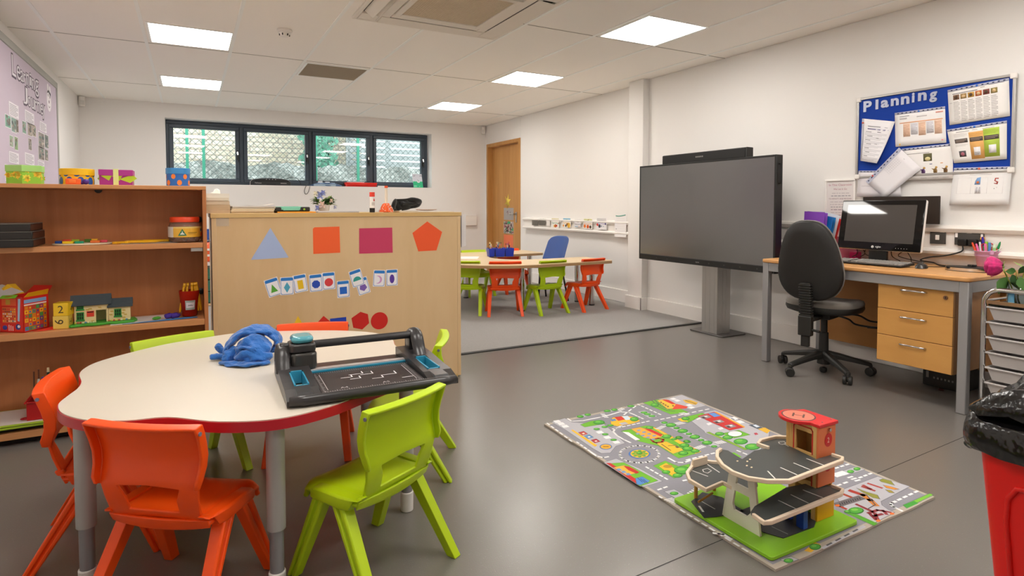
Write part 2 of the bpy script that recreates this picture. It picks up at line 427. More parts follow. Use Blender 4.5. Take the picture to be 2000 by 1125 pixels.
for i in range(4):
    x0 = edges[i]+(.025 if i else 0)+.002; x1 = edges[i+1]-(.025 if i < 3 else 0)-.002; z0, z1 = WZ0+.037, WZ1-.052
    s = MB(GREYP); t = .05; ya, yb = YW-.022, YW+.05
    s.bb(x0, x1, ya, yb, z0, z0+t); s.bb(x0, x1, ya, yb, z1-t, z1); s.bb(x0, x0+t, ya, yb, z0+t, z1-t); s.bb(x1-t, x1, ya, yb, z0+t, z1-t)
    sh = s.build('sash', win, world=True, bevel=.006)
    g = MB(PANE); g.poly([(x0+t-.004, YW+.03, z0+t-.004), (x1-t+.004, YW+.03, z0+t-.004), (x1-t+.004, YW+.03, z1-t+.004), (x0+t-.004, YW+.03, z1-t+.004)]); g.build('pane', sh, world=True, smooth=0)
    hn = MB(CHROME); xh = x1-t/2; zh = (z0+z1)/2-.02
    hn.tube([(xh, ya-.002, zh+.06), (xh, ya-.025, zh+.055), (xh+.004, ya-.03, zh+.02)], .011, 8); hn.use(BLACK); hn.bb(xh-.013, xh+.013, ya-.012, ya-.0005, zh-.05, zh+.075); hn.tube([(xh+.004, ya-.03, zh+.02), (xh+.008, ya-.028, zh-.075)], .009, 8)
    hn.build('window_handle', sh, world=True)

# ---------------------------------------------------------------- outside the window
STONE = None
def stone_mat(name, c0, c1, cm, sc):
    m, nt, b = _new(name); tc = nt.nodes.new('ShaderNodeTexCoord'); mp = nt.nodes.new('ShaderNodeMapping'); mp.inputs['Rotation'].default_value = (PI/2, 0, 0)
    br = nt.nodes.new('ShaderNodeTexBrick'); br.inputs['Scale'].default_value = sc; br.inputs['Color1'].default_value = (*lin(c0), 1); br.inputs['Color2'].default_value = (*lin(c1), 1); br.inputs['Mortar'].default_value = (*lin(cm), 1)
    br.inputs['Mortar Size'].default_value = .035; br.inputs['Mortar Smooth'].default_value = .6; br.inputs['Row Height'].default_value = .17; br.inputs['Brick Width'].default_value = .46; br.offset = .37; br.squash = .7; br.squash_frequency = 3
    link(nt, tc.outputs['Object'], mp.inputs['Vector']); link(nt, mp.outputs['Vector'], br.inputs['Vector']); link(nt, br.outputs['Color'], b.inputs['Base Color'])
    n = noise_bump(nt, b, 25, .8, .03); b.inputs['Roughness'].default_value = .95; return m
HOUSE = stone_mat('buff_stone', '#c3b9a6', '#aca189', '#95897a', 1.6)
m = MB(mat('outdoor_ground', '#7f817c', .95, bump=(30, .5, .02))); m.bb(-8, 12, YB+.36, 22, -.2, .6); struct(m.build('ground'))
m = MB(HOUSE); m.bb(-7, 3.6, 14, 14.4, .6, 6); struct(m.build('wall_outside'))
rub = MB(mat('rubble_stone', '#8b8d87', .95, bump=(14, 1, .05), var=(18, .5)))
def rf(u, v):
    x = -6+16*u; z = .6+1.33*v; return (x, 12.4+.06*sin(x*7.3+v*13)+.05*sin(x*17+v*31), z+.04*sin(x*5)+.02*sin(x*23))
rub.grid(rf, 120, 12); rub.grid(lambda u, v: tuple(Vector(rf(u, 1))+Vector((0, .4*v, .01*sin(u*300)))), 120, 1); rub.grid(lambda u, v: tuple(Vector(rf(1-u, v))+Vector((0, .4, 0))), 120, 3)
struct(rub.build('wall_garden', smooth=180))
# slatted timber fence on the right, standing behind the rubble wall
f = thing('slat_fence', 'pale slatted timber fence outside behind the right window panes', 'fence', (4.4, 13.4, .6))
SL = mat('weathered_slat', '#8e9391', .9, var=(8, .15))
for x in (3.15, 4.05, 5.0, 5.9): MB(SL).bb(x-.06, x+.06, 13.36, 13.42, .6, 3.2).build('post', f, world=True)
sl = MB(SL)
for k in range(17): sl.box((4.55, 13.34, .78+k*.145), (2.8, .018, .118), (radians(14), 0, 0))
sl.build('slat_panel', f, world=True)
# ivy on the stone wall
iv = MB(mat('ivy_leaf', '#4a7f68', .7)); rnd = random.Random(3)
for i in range(1500):
    u, v = rnd.gauss(0, 1), rnd.random()
    z = 1.3+v*2.6; wd = .38+.22*sin(z*2.4)+.1*sin(z*7); x = 2.45+u*wd*.55; y = 13.2-rnd.random()*.25; a = rnd.random()*6; r = .05+.05*rnd.random()
    t = Vector((cos(a), rnd.uniform(-.5, .5), sin(a))).normalized(); s_ = Vector((-sin(a), rnd.uniform(-.6, .6), cos(a))).normalized()
    iv.poly([Vector((x, y, z))+t*r, Vector((x, y, z))+s_*r*.7, Vector((x, y, z))-t*r, Vector((x, y, z))-s_*r*.7])
iv.use(mat('ivy_stem', '#5d5240', .9)); 
for k in range(5): iv.tube([(2.2+k*.12, 13.3, .6), (2.3+k*.1, 13.25, 2), (2.1+k*.2, 13.25, 3.4)], .02, 5)
tag(iv.build('ivy', smooth=0), 'green ivy growing on the stone wall outside the window', 'ivy', kind='stuff')
# chain link fence: posts and mesh
cf = thing('chain_link_fence', 'green wire mesh fence standing just outside the window', 'fence', (2, 10.6, .6))
PG = mat('green_post', '#2f7f66', .5)
for x in (-.02, .21, 1.93, 2.66, 4.6): MB(PG).bb(x-.022, x+.022, 10.58, 10.625, .6, 3.1).build('post', cf, world=True)
wr = MB(mat('fence_wire', '#3f4d48', .6))
for k in range(-30, 75):
    for sg in (1, -1):
        xa = k*.1; h_ = 2.0; x0, z0, x1, z1 = xa, .9, xa+sg*h_, 2.9
        wr.tube([(x0, 10.61+.004*sg, z0), (x1, 10.61+.004*sg, z1)], .0048, 3, caps=False)
wr.build('wire_mesh', cf, world=True, smooth=0)

# ---------------------------------------------------------------- ceiling fittings
LIT = mat('light_diffuser', '#fffaf3', .5, emit=8.5)
def light_panel(x, y, label):
    t = thing('ceiling_light', label, 'light', (x, y, HC), 0, 'square LED ceiling panels')
    f = MB(TBAR); a, c = .295, .278
    for s in (1, -1):
        f.bb(s*c, s*a, -a, a, -.006, -.0005); f.bb(-c, c, s*c, s*a, -.006, -.0005)
    f.build('frame', t); MB(LIT).bb(-c, c, -c, c, -.004, -.0008).build('diffuser', t)
    return t
for x, y, l in ((3.135, 3.49, 'large bright ceiling panel nearest the television wall'), (.035, 5.36, 'bright ceiling panel left of the smoke alarm'),
                (3.15, 5.42, 'middle bright ceiling panel of the right hand row'), (3.15, 7.36, 'smallest bright ceiling panel near the door corner'), (.045, 7.34, 'bright ceiling panel above the left end of the window')):
    light_panel(x, y, l)
for x, y in ((.035, 1.45), (3.14, 1.5), (1.58, 1.5), (.035, 3.4), (1.58, -.45), (3.14, -.45)): light_panel(x, y, 'square ceiling light panel further back in the room')
# smoke alarm
t = thing('smoke_alarm', 'round white smoke alarm on the ceiling', 'smoke alarm', (.655, 4.79, HC))
MB(WHITE).lathe([(.052, 0), (.055, -.012), (.05, -.022), (.036, -.026), (.034, -.04)], n=28).build('base', t)
s = MB(WHITE); s.lathe([(.034, -.04), (.031, -.052), (.012, -.056)], n=28)
for k in range(6): s.box((.033*cos(k*PI/3), .033*sin(k*PI/3), -.042), (.012, .006, .014), (0, 0, k*PI/3), BLACK)
s.build('sensor_head', t)
# extract vent
t = thing('ceiling_vent', 'square louvred vent grille in the ceiling', 'vent', (1.272, 6.06, HC))
v = MB(TBAR)
for s in (1, -1): v.bb(s*.28, s*.298, -.298, .298, -.008, 0); v.bb(-.28, .28, s*.28, s*.298, -.008, 0)
v.build('frame', t)
v = MB(mat('vent_slat', '#dcd2c2', .6))
for k in range(30): v.box((0, -.27+k*.0186, -.004), (.56, .0125, .0015), (radians(32), 0, 0))
v.build('louvre', t); MB(mat('vent_dark', '#b0a595', .9)).bb(-.28, .28, -.28, .28, -.0009, -.0002).build('backing', t)
# ceiling cassette air conditioner
ac = thing('air_conditioner', 'white square ceiling cassette air conditioner with tan grille', 'air conditioner', (1.585, 3.66, HC))
ACW = mat('cassette_white', '#e4ddd3', .45)
a = MB(ACW); o_, i_ = .56, .33
for s in (1, -1): a.bb(s*.53, s*o_, -o_, o_, -.022, 0); a.bb(-.53, .53, s*.53, s*o_, -.022, 0)
for s in (1, -1): a.bb(s*i_, s*.40, -.53, .53, -.022, 0); a.bb(-i_, i_, s*i_, s*.40, -.022, 0)
for sx in (1, -1):
    for sy in (1, -1): a.bb(sx*.40, sx*.53, sy*.40, sy*.53, -.022, 0)
a.build('casing', ac, bevel=.006)
a = MB(mat('slot_dark', '#2a2420', .9))
for s in (1, -1): a.bb(s*.401, s*.529, -.399, .399, -.006, -.0005); a.bb(-.399, .399, s*.401, s*.529, -.006, -.0005)
a.build('air_slot', ac)
for k in range(4):
    f = MB(ACW); A = [(1, 0), (0, 1), (-1, 0), (0, -1)][k]; tilt = radians(38)
    if A[0]:
        f.box((A[0]*(.485 if k == 2 else .465), 0, -.026), (.075 if k == 2 else .118, .78, .006), (0, -A[0]*tilt if k == 2 else A[0]*radians(4), 0)); 
        if k == 2: f.box((A[0]*.43, 0, -.02), (.05, .78, .005), (0, -A[0]*tilt, 0))
    else: f.box((0, A[1]*(.485 if k == 3 else .465), -.026), (.78, .075 if k == 3 else .118, .006), (-A[1]*radians(4) if k != 3 else A[1]*tilt, 0, 0))
    f.build('flap', ac, bevel=.002)
a = MB(ACW)
for s in (1, -1): a.bb(s*.285, s*.326, -.326, .326, -.03, -.004); a.bb(-.285, .285, s*.285, s*.326, -.03, -.004)
a.build('grille_frame', ac, bevel=.004)
g = MB(mat('grille_tan', '#dccdb6', .7)); g.bb(-.285, .285, -.285, .285, -.022, -.004)
for k in range(38): g.bb(-.283, .283, -.28+k*.0151-.002, -.28+k*.0151+.002, -.0245, -.021); g.bb(-.28+k*.0151-.0015, -.28+k*.0151+.0015, -.283, .283, -.024, -.021)
g.build('grille', ac)
n = MB(PRINT); n.plane((0, -.305, -.0305), (1, 0, 0), (0, -1, 0)); n.pr(-.03, .001, .03, .009, '#8a7c74'); n.pp([(-.05, 0), (-.035, 0), (-.0425, .014)], '#7b2f2a'); n.build('badge', ac)
# corner movement sensors
def pir(px, py, x, y, label, rz):
    p = onY(px, py, y); t = thing('movement_sensor', label, 'sensor', (x, y, p.z), rz)
    m = MB(WHITE); m.prism([(-.032, 0), (.032, 0), (.032, -.03), (.02, -.045), (-.02, -.045), (-.032, -.03)], -.06, .06); m.build('housing', t, bevel=.006)
    MB(mat('sensor_lens', '#d9d5d0', .3)).bb(-.022, .022, -.047, -.04, -.045, .01).build('lens', t)
pir(157, 198, XL+.034, YB-.04, 'small white movement sensor in the corner above the lilac board', radians(20))
pir(946, 255, XF-.045, YB-.03, 'small white movement sensor in the corner above the door', radians(-30))
# ---------------------------------------------------------------- bookcase on the left
CHERRY = wood('cherry_laminate', '#a9663b', '#c4804f', (24, 24, 1.5), .42)
CHERRYH = wood('cherry_laminate_across', '#c08050', '#d59a66', (1.5, 24, 24), .4)
BKY, BKX0, BKX1, BKD = 3.45, -1.145, .076, .30
bc = thing('bookcase', 'cherry wood bookcase with open shelves of toys against the left side', 'bookcase', ((BKX0+BKX1)/2, BKY+BKD/2, 0))
def bk(name, m, *a, lb=None, bv=.0015):
    o = MB(m).bb(*a).build(name, bc, world=True, bevel=bv)
    if lb: lab(o, lb)
    return o
y0, y1 = BKY, BKY+BKD
bk('side_panel', CHERRY, BKX1-.018, BKX1, y0, y1, .0005, 1.195); bk('side_panel', CHERRY, BKX0, BKX0+.018, y0, y1, .0005, 1.195)
bk('top_panel', CHERRYH, BKX0, BKX1, y0-.002, y1, 1.195, 1.214)
bk('back_panel', CHERRY, BKX0+.018, BKX1-.018, y1-.008, y1, .06, 1.195)
S1, S2, S3 = .921, .521, .064
bk('shelf', CHERRYH, BKX0+.0185, BKX1-.0185, y0+.004, y1-.009, S1-.026, S1); bk('shelf', CHERRYH, BKX0+.0185, BKX1-.0185, y0+.004, y1-.009, S2-.03, S2)
bk('shelf', CHERRYH, BKX0+.0185, BKX1-.0185, y0+.002, y1-.009, S3-.032, S3)
bk('plinth', BLACKM, BKX0+.02, BKX1-.02, y0+.05, y0+.065, .0005, S3-.033)
for x, y, z in ((onY(192, 370, y1-.02).x, y1-.02, onY(192, 371, y1-.02).z), (BKX1-.03, y1-.02, S1+.115), (BKX1-.03, y1-.02, S2+.112)):
    m = MB(BLACK); m.lathe([(.014, 0), (.017, .004), (.017, .016), (.01, .02)], n=14); o = m.build('cam_fixing', bc, loc=(x-bc.location.x, y-bc.location.y+.01, z), rot=(PI/2, 0, 0)); lab(o, 'black round fixing')
lab(MB(ALU).bb(BKX1-.075, BKX1-.0185, y0+.02, y0+.04, S1-.046, S1-.0265).build('bracket', bc, world=True, bevel=.002), 'small metal shelf bracket')
def dots(m, w, h, c, spots, lay=1):
    for a, b_, r in spots: m.pe(a*w, b_*h, r, r, c, lay, 18)
# gift boxes standing on the top
def star_pts(r0, r1, n, ph=0, cx=0, cy=0): return [(cx+(r0 if i % 2 == 0 else r1)*sin(PI*i/n+ph), cy+(r0 if i % 2 == 0 else r1)*cos(PI*i/n+ph)) for i in range(2*n)]
TOPZ = 1.2145
def wrap_print(m, pts, fn):
    """draw on every wall of a prism box standing on the outline pts"""
    for i in range(len(pts)):
        p, q = Vector((*pts[i], 0)), Vector((*pts[(i+1) % len(pts)], 0)); d = q-p; L = d.length
        m.plane((p.x, p.y, 0), d, (0, 0, 1)); fn(m, L, i)
def gift(px, w, hgt, label, body, lid, outline, lidh, deco, extra=None, y=BKY+.12):
    c = onY(px, 357, y); t = thing('gift_box', label, 'box', (c.x, y, TOPZ), 0, 'patterned gift boxes on top of the bookcase')
    m = MB(PAINT); m.col(body); m.prism(outline, 0, hgt-lidh*.6); wrap_print(m, outline, deco); m.build('box_body', t)
    k = 1.05; m = MB(PAINT); m.col(lid); m.prism([(x*k, y_*k) for x, y_ in outline], hgt-lidh, hgt); lab(m.build('lid', t, bevel=.001), 'box lid')
    if extra: extra(t)
    return t
rnd = random.Random(5)
def d_star(m, L, i):
    for k in range(5):
        a, b_ = rnd.uniform(.12, .88)*L, rnd.uniform(.02, .065)
        m.pp(star_pts(.014, .007, 5, rnd.random(), a, b_), rnd.choice(['#f0cf3a', '#efc02e', '#e7d94a']), 1)
so = [(.105*(1 if i % 2 == 0 else .78)*cos(PI*i/6+PI/6)*.71, .066*(1 if i % 2 == 0 else .78)*sin(PI*i/6+PI/6)) for i in range(12)]
gift(50, .22, .088, 'lime green star patterned gift box, leftmost on the bookcase', '#8cc63a', '#9ccf74', so, .03, d_star)
cir = [(.068*cos(2*PI*i/28), .068*sin(2*PI*i/28)) for i in range(28)]
def d_dot(m, L, i):
    if i % 3 == 0: m.pe(L/2, .058, L*1.0, .02, '#2f5fae', 1, 18)
    if i % 3 == 1: m.pe(L/2, .016, L*1.0, .022, '#2f5fae', 1, 18)
gift(151, .18, .078, 'round yellow gift box with blue dots on the bookcase', '#f2c21c', '#eebd1a', cir, .032, d_dot)
sq = [(-.068, -.055), (.068, -.055), (.068, .055), (-.068, .055)]
def d_lime(m, L, i):
    for a in (.2, .52, .86):
        x = a*L; m.pp([(x-.035, .03), (x+.02, .055), (x+.04, .035), (x+.01, .012)] if a > .6 else [(x-.03, .052), (x+.03, .06), (x+.012, .022)], '#b7d433', 1)
def d_rib(t):
    m = MB(PAINT); m.col('#dfe79a'); m.bb(-.011, .011, -.0592, .0592, 0, .0802); lab(m.build('ribbon', t), 'pale lime ribbon')
gift(229, .2, .077, 'magenta rectangular gift box with lime ribbon on the bookcase', '#a8328c', '#ab3690', sq, .03, d_lime, d_rib)
cir2 = [(.054*cos(2*PI*i/24), .054*sin(2*PI*i/24)) for i in range(24)]
def d_or(m, L, i):
    if i % 4 == 0: m.pe(L/2, .05, L*.75, .013, '#f08a3c', 1, 16)
    if i % 4 == 2: m.pe(L/2, .018, L*.8, .014, '#f08a3c', 1, 16)
gift(348, .14, .094, 'round blue gift box with orange spots beside the window', '#2f6fc4', '#3f8fd0', cir2, .03, d_or)
c = onY(143, 356, BKY+.035); m = MB(PAINT); m.col('#f0682a'); m.prism(rrect(-.03, -.012, .03, .012, .004), 0, .028); m.col('#f7813a'); m.bb(-.018, .012, -.0135, .0135, .006, .022)
tag(m.build('toy_block', loc=(c.x, BKY+.04, TOPZ), bevel=.003), 'small orange toy block in front of the yellow gift box', 'toy')
c = onY(157, 352, BKY+.03); m = MB(mat('purple_toy', '#4b2a86', .4)); m.sphere((0, 0, .014), .0138); m.cyl((-.03, .004, .006), (.0, .0, .01), .006, .006, 8)
tag(m.build('toy_ball', loc=(c.x+.02, BKY+.04, TOPZ)), 'small purple toy ball in front of the yellow gift box', 'toy')
# black box files, upper shelf
for k, (dx, l) in enumerate(((.004, 'black box file at the bottom of the stack of three'), (.003, 'black box file in the middle of the stack of three'), (-.004, 'black box file on top of the stack of three'))):
    x1 = onY(62, 470, BKY-.03).x+dx
    t = thing('box_file', l, 'box file', (x1-.16, BKY+.1, S1+.001+k*.0365), 0, 'black box files stacked on the upper shelf')
    MB(mat('box_file_black', '#25211f', .4)).bb(-.16, .16, -.13, .13, 0, .033).build('case', t, bevel=.003)
    m = MB(mat('file_rim', '#6f6a64', .35)); m.bb(-.161, .161, -.131, .131, .033, .0358); lab(m.build('lid', t, bevel=.001), 'grey edged lid')
    m = MB(mat('file_page_edge', '#4a2a1c', .6)); m.bb(.1602, .1612, -.12, .125, .003, .03); lab(m.build('page_edge', t), 'brown side')
# peg board puzzle
def ats(px, py, z, y=None): return onZ(px, py, z)
PL = onY(160, 478, BKY+.07)
m = MB(mat('puzzle_board', '#e9dcc0', .5)); m.prism([(.125*cos(2*PI*i/36), .085*sin(2*PI*i/36)) for i in range(36)], 0, .007)
tag(m.build('puzzle_board', loc=(PL.x, BKY+.12, S1+.001), bevel=.002), 'pale oval wooden puzzle board on the upper shelf', 'puzzle')
for px, dy, c, nm, s in ((114, .0, '#16408f', 'dark blue block at left edge of the oval puzzle board', (.026, .02, .012)), (133, -.05, '#f3c81f', 'yellow block at front left of the oval puzzle board', (.044, .022, .012)), (131, .03, '#d8452c', 'red block behind the yellow block on the puzzle board', (.034, .018, .017)),
                         (155, -.055, '#1d9a72', 'teal green block at front middle of the oval puzzle board', (.036, .02, .011)), (147, .04, '#9cb52c', 'olive green block at the back of the oval puzzle board', (.034, .02, .016)), (172, .045, '#4f7a2a', 'dark green block at the back right of the puzzle board', (.028, .018, .016)),
                         (186, -.025, '#ef7a35', 'orange block at front right of the oval puzzle board', (.04, .022, .012)), (185, .03, '#f0b32a', 'amber block behind the orange block on the puzzle board', (.026, .018, .017)), (203, .0, '#dc4a5c', 'pink block at the right edge of the oval puzzle board', (.03, .022, .012))):
    x = onY(px, 470, BKY+.12+dy).x
    m = MB(PAINT); m.col(c); m.prism(rrect(-s[0]/2, -s[1]/2, s[0]/2, s[1]/2, .004), 0, s[2])
    tag(m.build('puzzle_block', loc=(x, BKY+.12+dy, S1+.0085), bevel=.0015), nm, 'block', 'coloured blocks on the puzzle board')
# yellow toy tweezers lying on the upper shelf, on a sheet
m = sheet('s', (0, 0, 0), (1, 0, 0), (0, 1, 0), .30, .16, '#c9c3bd'); tag(m.build('paper_sheet', loc=(onY(235, 480, BKY+.05).x, BKY+.045, S1+.0017)), 'grey white paper sheet lying under the yellow tweezers', 'paper')
YEL = mat('tweezer_yellow', '#f2b51c', .35)
def tweezers(name, label, loc, rz, L=.13, rx=0, group='yellow tweezers lying on the upper shelf', ry=0):
    m = MB(YEL)
    for s in (1, -1):
        pts = [(0, 0, .0065), (L*.3, s*.008, .0065), (L*.6, s*.013, .0065), (L*.9, s*.006, .0065), (L, s*.004, .0065)]
        m.tube(catmull(pts, 4), [.006]*13+[.0055, .005, .004, .004], 6)
    m.cyl((-.004, 0, .001), (-.004, 0, .012), .011, .011, 12)
    o = m.build(name, loc=loc, rot=(rx, ry, rz)); return tag(o, label, 'tweezers', group)
tweezers('tweezers', 'yellow tweezers at the left end of the pair on the shelf', (onY(226, 478, BKY+.08).x, BKY+.08, S1+.0001), radians(4), .075)
tweezers('tweezers', 'long yellow tweezers at the front on the grey sheet', (onY(249, 476, BKY+.07).x, BKY+.072, S1+.0028), radians(6), .13)
tweezers('tweezers', 'yellow tweezers behind the front pair on the grey sheet', (onY(252, 472, BKY+.11).x, BKY+.115, S1+.0028), radians(3), .15)
tweezers('tweezers', 'yellow tweezers reaching furthest right towards the jar', (onY(285, 472, BKY+.12).x, BKY+.15, S1+.0028), radians(-3), .13)
# jar
jx = onY(364, 450, BKY+.1).x-.007
t = thing('jar', 'clear jar with orange screw lid and yellow label', 'jar', (jx, BKY+.1, S1+.001))
JG = mat('jar_plastic', '#f3cdb8', .08, trans=.85, ior=1.3); 
MB(JG).lathe([(.062, 0), (.073, .006), (.076, .02), (.076, .085), (.068, .102), (.06, .108)], n=36).build('jar_body', t)
MB(mat('jar_lid', '#ee4a22', .35)).lathe([(.062, .104), (.068, .106), (.069, .128), (.066, .132)], n=40).build('lid', t, smooth=50)
def cylwrap(m, r, z0, z1, a0, a1, c, n=16, lay=0):
    R = r+.0004*lay
    for i in range(n):
        A, B = a0+(a1-a0)*i/n, a0+(a1-a0)*(i+1)/n
        m.poly([(R*cos(A), R*sin(A), z0), (R*cos(B), R*sin(B), z0), (R*cos(B), R*sin(B), z1), (R*cos(A), R*sin(A), z1)], None, c)
m = MB(GLOSSP); cylwrap(m, .0772, .028, .082, radians(170), radians(370), '#efb73a', 20, 0); cylwrap(m, .0772, .028, .082, radians(170), radians(228), '#ddd6d0', 8, 1); cylwrap(m, .0772, .074, .082, radians(228), radians(370), '#f0d07a', 12, 1)
jl = m.build('jar_label', t); lab(jl, 'yellow label with green triangle')
m = MB(GLOSSP); ang = radians(262); m.plane((.0785*cos(ang), .0785*sin(ang), .05), (-sin(ang), cos(ang), 0), (0, 0, 1), .0004)
m.pp([(-.02, -.014), (.02, -.014), (0, .022)], '#2f7a5a', 1); m.pp([(-.011, -.008), (.011, -.008), (.007, -.001), (-.007, -.001)], '#e9e6df', 2); m.pp([(-.004, -.002), (.004, -.002), (0, .012)], '#e9e6df', 2)
ang2 = radians(300); m.plane((.0785*cos(ang2), .0785*sin(ang2), .05), (-sin(ang2), cos(ang2), 0), (0, 0, 1), .0005); m.pr(-.028, .0, .018, .003, '#8a6a2a'); m.pr(-.026, -.007, .012, -.0045, '#b08a3a')
m.build('logo', jl, smooth=0); m = MB(GLOSSP); ang3 = radians(338); m.plane((.0785*cos(ang3), .0785*sin(ang3), .05), (-sin(ang3), cos(ang3), 0), (0, 0, 1), .0005); m.pe(0, .014, .008, .008, '#1f4f9a', 2); m.pe(.004, -.01, .01, .011, '#e2602c', 2)
m.build('printed_ball', jl, smooth=0)
m = MB(PLAST)
for k in range(26):
    a, r = rnd.random()*6.3, rnd.uniform(.0, .055); m.col(rnd.choice(['#e8541f', '#ef6a24', '#c23b22', '#f0892e'])); m.box((r*cos(a), r*sin(a), .012+.014*(k//7)), (.02, .02, .013), (rnd.random(), rnd.random(), rnd.random()))
lab(m.build('contents', t, bevel=.002), 'orange counting pieces inside')
m = sheet('s', (0, 0, 0), (1, 0, 0), (0, 1, 0), .20, .15, '#d3ccc8'); tag(m.build('paper_sheet', loc=(jx-.02, BKY+.1, S1+.0004)), 'white paper sheet under the clear jar', 'paper')

# ---- middle shelf
ax = onY(45, 620, BKY+.05)
t = thing('alphabet_box', 'open red activity box with picture squares and torn flaps', 'box', (ax.x-.005, BKY+.11, S2+.0008), radians(-36))
m = MB(GLOSSP); m.col('#d8281f'); bw, bd, bh = .125, .13, .165
m.bb(-bw/2, bw/2, -bd/2, bd/2, 0, .003)
for a in ((-bw/2, -bw/2+.002, -bd/2, bd/2), (bw/2-.002, bw/2, -bd/2, bd/2), (-bw/2, bw/2, -bd/2, -bd/2+.002), (-bw/2, bw/2, bd/2-.002, bd/2)): m.bb(*a, 0, bh)
m.plane((-bw/2, -bd/2, 0), (1, 0, 0), (0, 0, 1), .0003)          # front face
m.pr(.012, .125, .088, .158, '#e8623a'); m.pr(.034, .13, .058, .154, '#c79a3a', 2); m.pr(.014, .045, .088, .118, '#e0683c')
for i in range(7):
    for j in range(6): m.pr(.017+i*.01, .05+j*.011, .0235+i*.01, .057+j*.011, rnd.choice(['#f2c23a', '#d83a2c', '#e9e1d0', '#57a0a8', '#8a3a2a', '#ef8f3a', '#f4d9a0']), 2)
m.pp([(.094, .055), (.104, .052), (.112, .158), (.099, .158)], '#a9cbe8'); m.pe(.026, .022, .013, .011, '#3a3f9a', 1, 10); m.pe(.096, .027, .014, .014, '#2b3f8f', 1, 14); m.pe(.1, .029, .007, .007, '#dfe2f0', 2)
for i, x in enumerate((.046, .056, .066)): m.pr(x, .008, x+.004, .036-.003*i, '#f0d8d0')
m.plane((bw/2, -bd/2, 0), (0, 1, 0), (0, 0, 1), .0003)           # right face: coloured squares
m.pr(.004, .135, .118, .152, '#7fa8d8'); m.pr(.004, .124, .118, .130, '#f2e2da')
cs = ['#3f78c0', '#e08a2a', '#efb32c', '#8a3f7a', '#f0c22a', '#4f9a4a', '#35489a', '#c04a3a', '#7a4a8a', '#d84a38', '#58a06a', '#dc7a2a']
for i in range(6):
    for j in range(6): m.pr(.006+i*.019, .006+j*.0195, .024+i*.019, .0245+j*.0195, cs[(i*5+j*7+i*j) % 12], 1); m.pr(.011+i*.019, .011+j*.0195, .019+i*.019, .019+j*.0195, cs[(i*3+j*4+5) % 12], 2)
m.build('box_body', t)
def flap(pts, c, nm, l):
    m = MB(GLOSSP); m.col(c); n = (Vector(pts[1])-Vector(pts[0])).cross(Vector(pts[2])-Vector(pts[0])).normalized()*.0012
    a = [m.addv(p) for p in pts]; b_ = [m.addv(Vector(p)-n) for p in pts]; m.face(a); m.face(b_[::-1]); m.bridge(a, b_); lab(m.build(nm, t, smooth=0), l); return m
flap([(-.061, .064, .165), (.061, .064, .165), (.05, .1, .2), (-.05, .1, .2)], '#c32a22', 'flap', 'red back flap')
flap([(-.0625, -.06, .165), (-.0625, .06, .165), (-.1, .05, .212), (-.09, .0, .216), (-.1, -.03, .19)], '#e8b92e', 'flap', 'yellow left flap')
flap([(.0625, .06, .165), (.0625, -.06, .165), (.075, -.05, .185), (.075, .055, .19)], '#efb020', 'flap', 'yellow right flap')
m = sheet('s', (0, 0, 0), (1, 0, 0), (0, 1, 0), .1, .13, '#c9c5c3', .001); tag(m.build('card', loc=(ax.x-.075, BKY+.05, S2+.168), rot=(radians(14), radians(-8), radians(48))), 'grey white card lying in the top of the open red box', 'card')
m = MB(GLOSSP); m.col('#6fb02c'); m.prism(rrect(-.03, -.015, .03, .015, .004), 0, .002); m.plane((0, 0, .0021), (1, 0, 0), (0, 1, 0)); m.pe(0, 0, .016, .009, '#8a7a2a'); tag(m.build('card', loc=(ax.x-.045, BKY+.028, S2+.171), rot=(radians(20), 0, radians(-10))), 'small green card at the front lip of the red box', 'card')
m = MB(GLOSSP); m.col('#e03a2c'); m.poly([(0, 0, .001), (.1, .02, .0008), (.13, .09, .02), (.05, .09, .001)]); m.poly([(0, 0, .0001), (.05, .09, .0001), (.13, .09, .0191), (.1, .02, .0001)])
tag(m.build('card', loc=(ax.x+.035, BKY+.03, S2+.0005), smooth=0), 'bent red card lying beside the red box', 'card')
m = sheet('s', (0, 0, 0), (1, 0, 0), (0, 1, 0), .2, .15, '#cfc8c2', .012); tag(m.build('paper_pad', loc=(-.99, BKY+.03, S2+.0128)), 'white pad at the left edge of the middle shelf', 'paper')
# number cubes
for k, (px, z, c, ch, sd, rz, l) in enumerate(((122, 0, '#e6c455', '6', 'E', radians(-10), 'pale yellow number cube with a sideways 6, lower of two'), (124, .0625, '#efc417', '2', 'A', radians(-14), 'bright yellow number cube showing 2, upper of two'))):
    x = onY(px, 630, BKY+.06).x; s = .062
    t = thing('number_cube', l, 'cube', (x, BKY+.075, S2+.0008+z), rz, 'yellow number cubes stacked beside the farmhouse')
    m = MB(GLOSSP); m.col(c); m.bb(-s/2, s/2, -s/2, s/2, 0, s); m.build('block', t, bevel=.002)
    m = MB(GLOSSP); m.plane((-s/2, -s/2-.0002, 0), (1, 0, 0), (0, 0, 1))
    if k == 0: m.pt('6', s*.68, s*.52, .036, '#33260f', rot=radians(80), al='c')
    else: m.pt('2', s/2, .014, .036, '#33260f')
    m.plane((s/2+.0002, -s/2, 0), (0, 1, 0), (0, 0, 1)); m.pt('H' if k == 0 else '4', s/2, .016, .03, '#33260f')
    lab(m.build('digit', t, smooth=0), 'black printed digits')
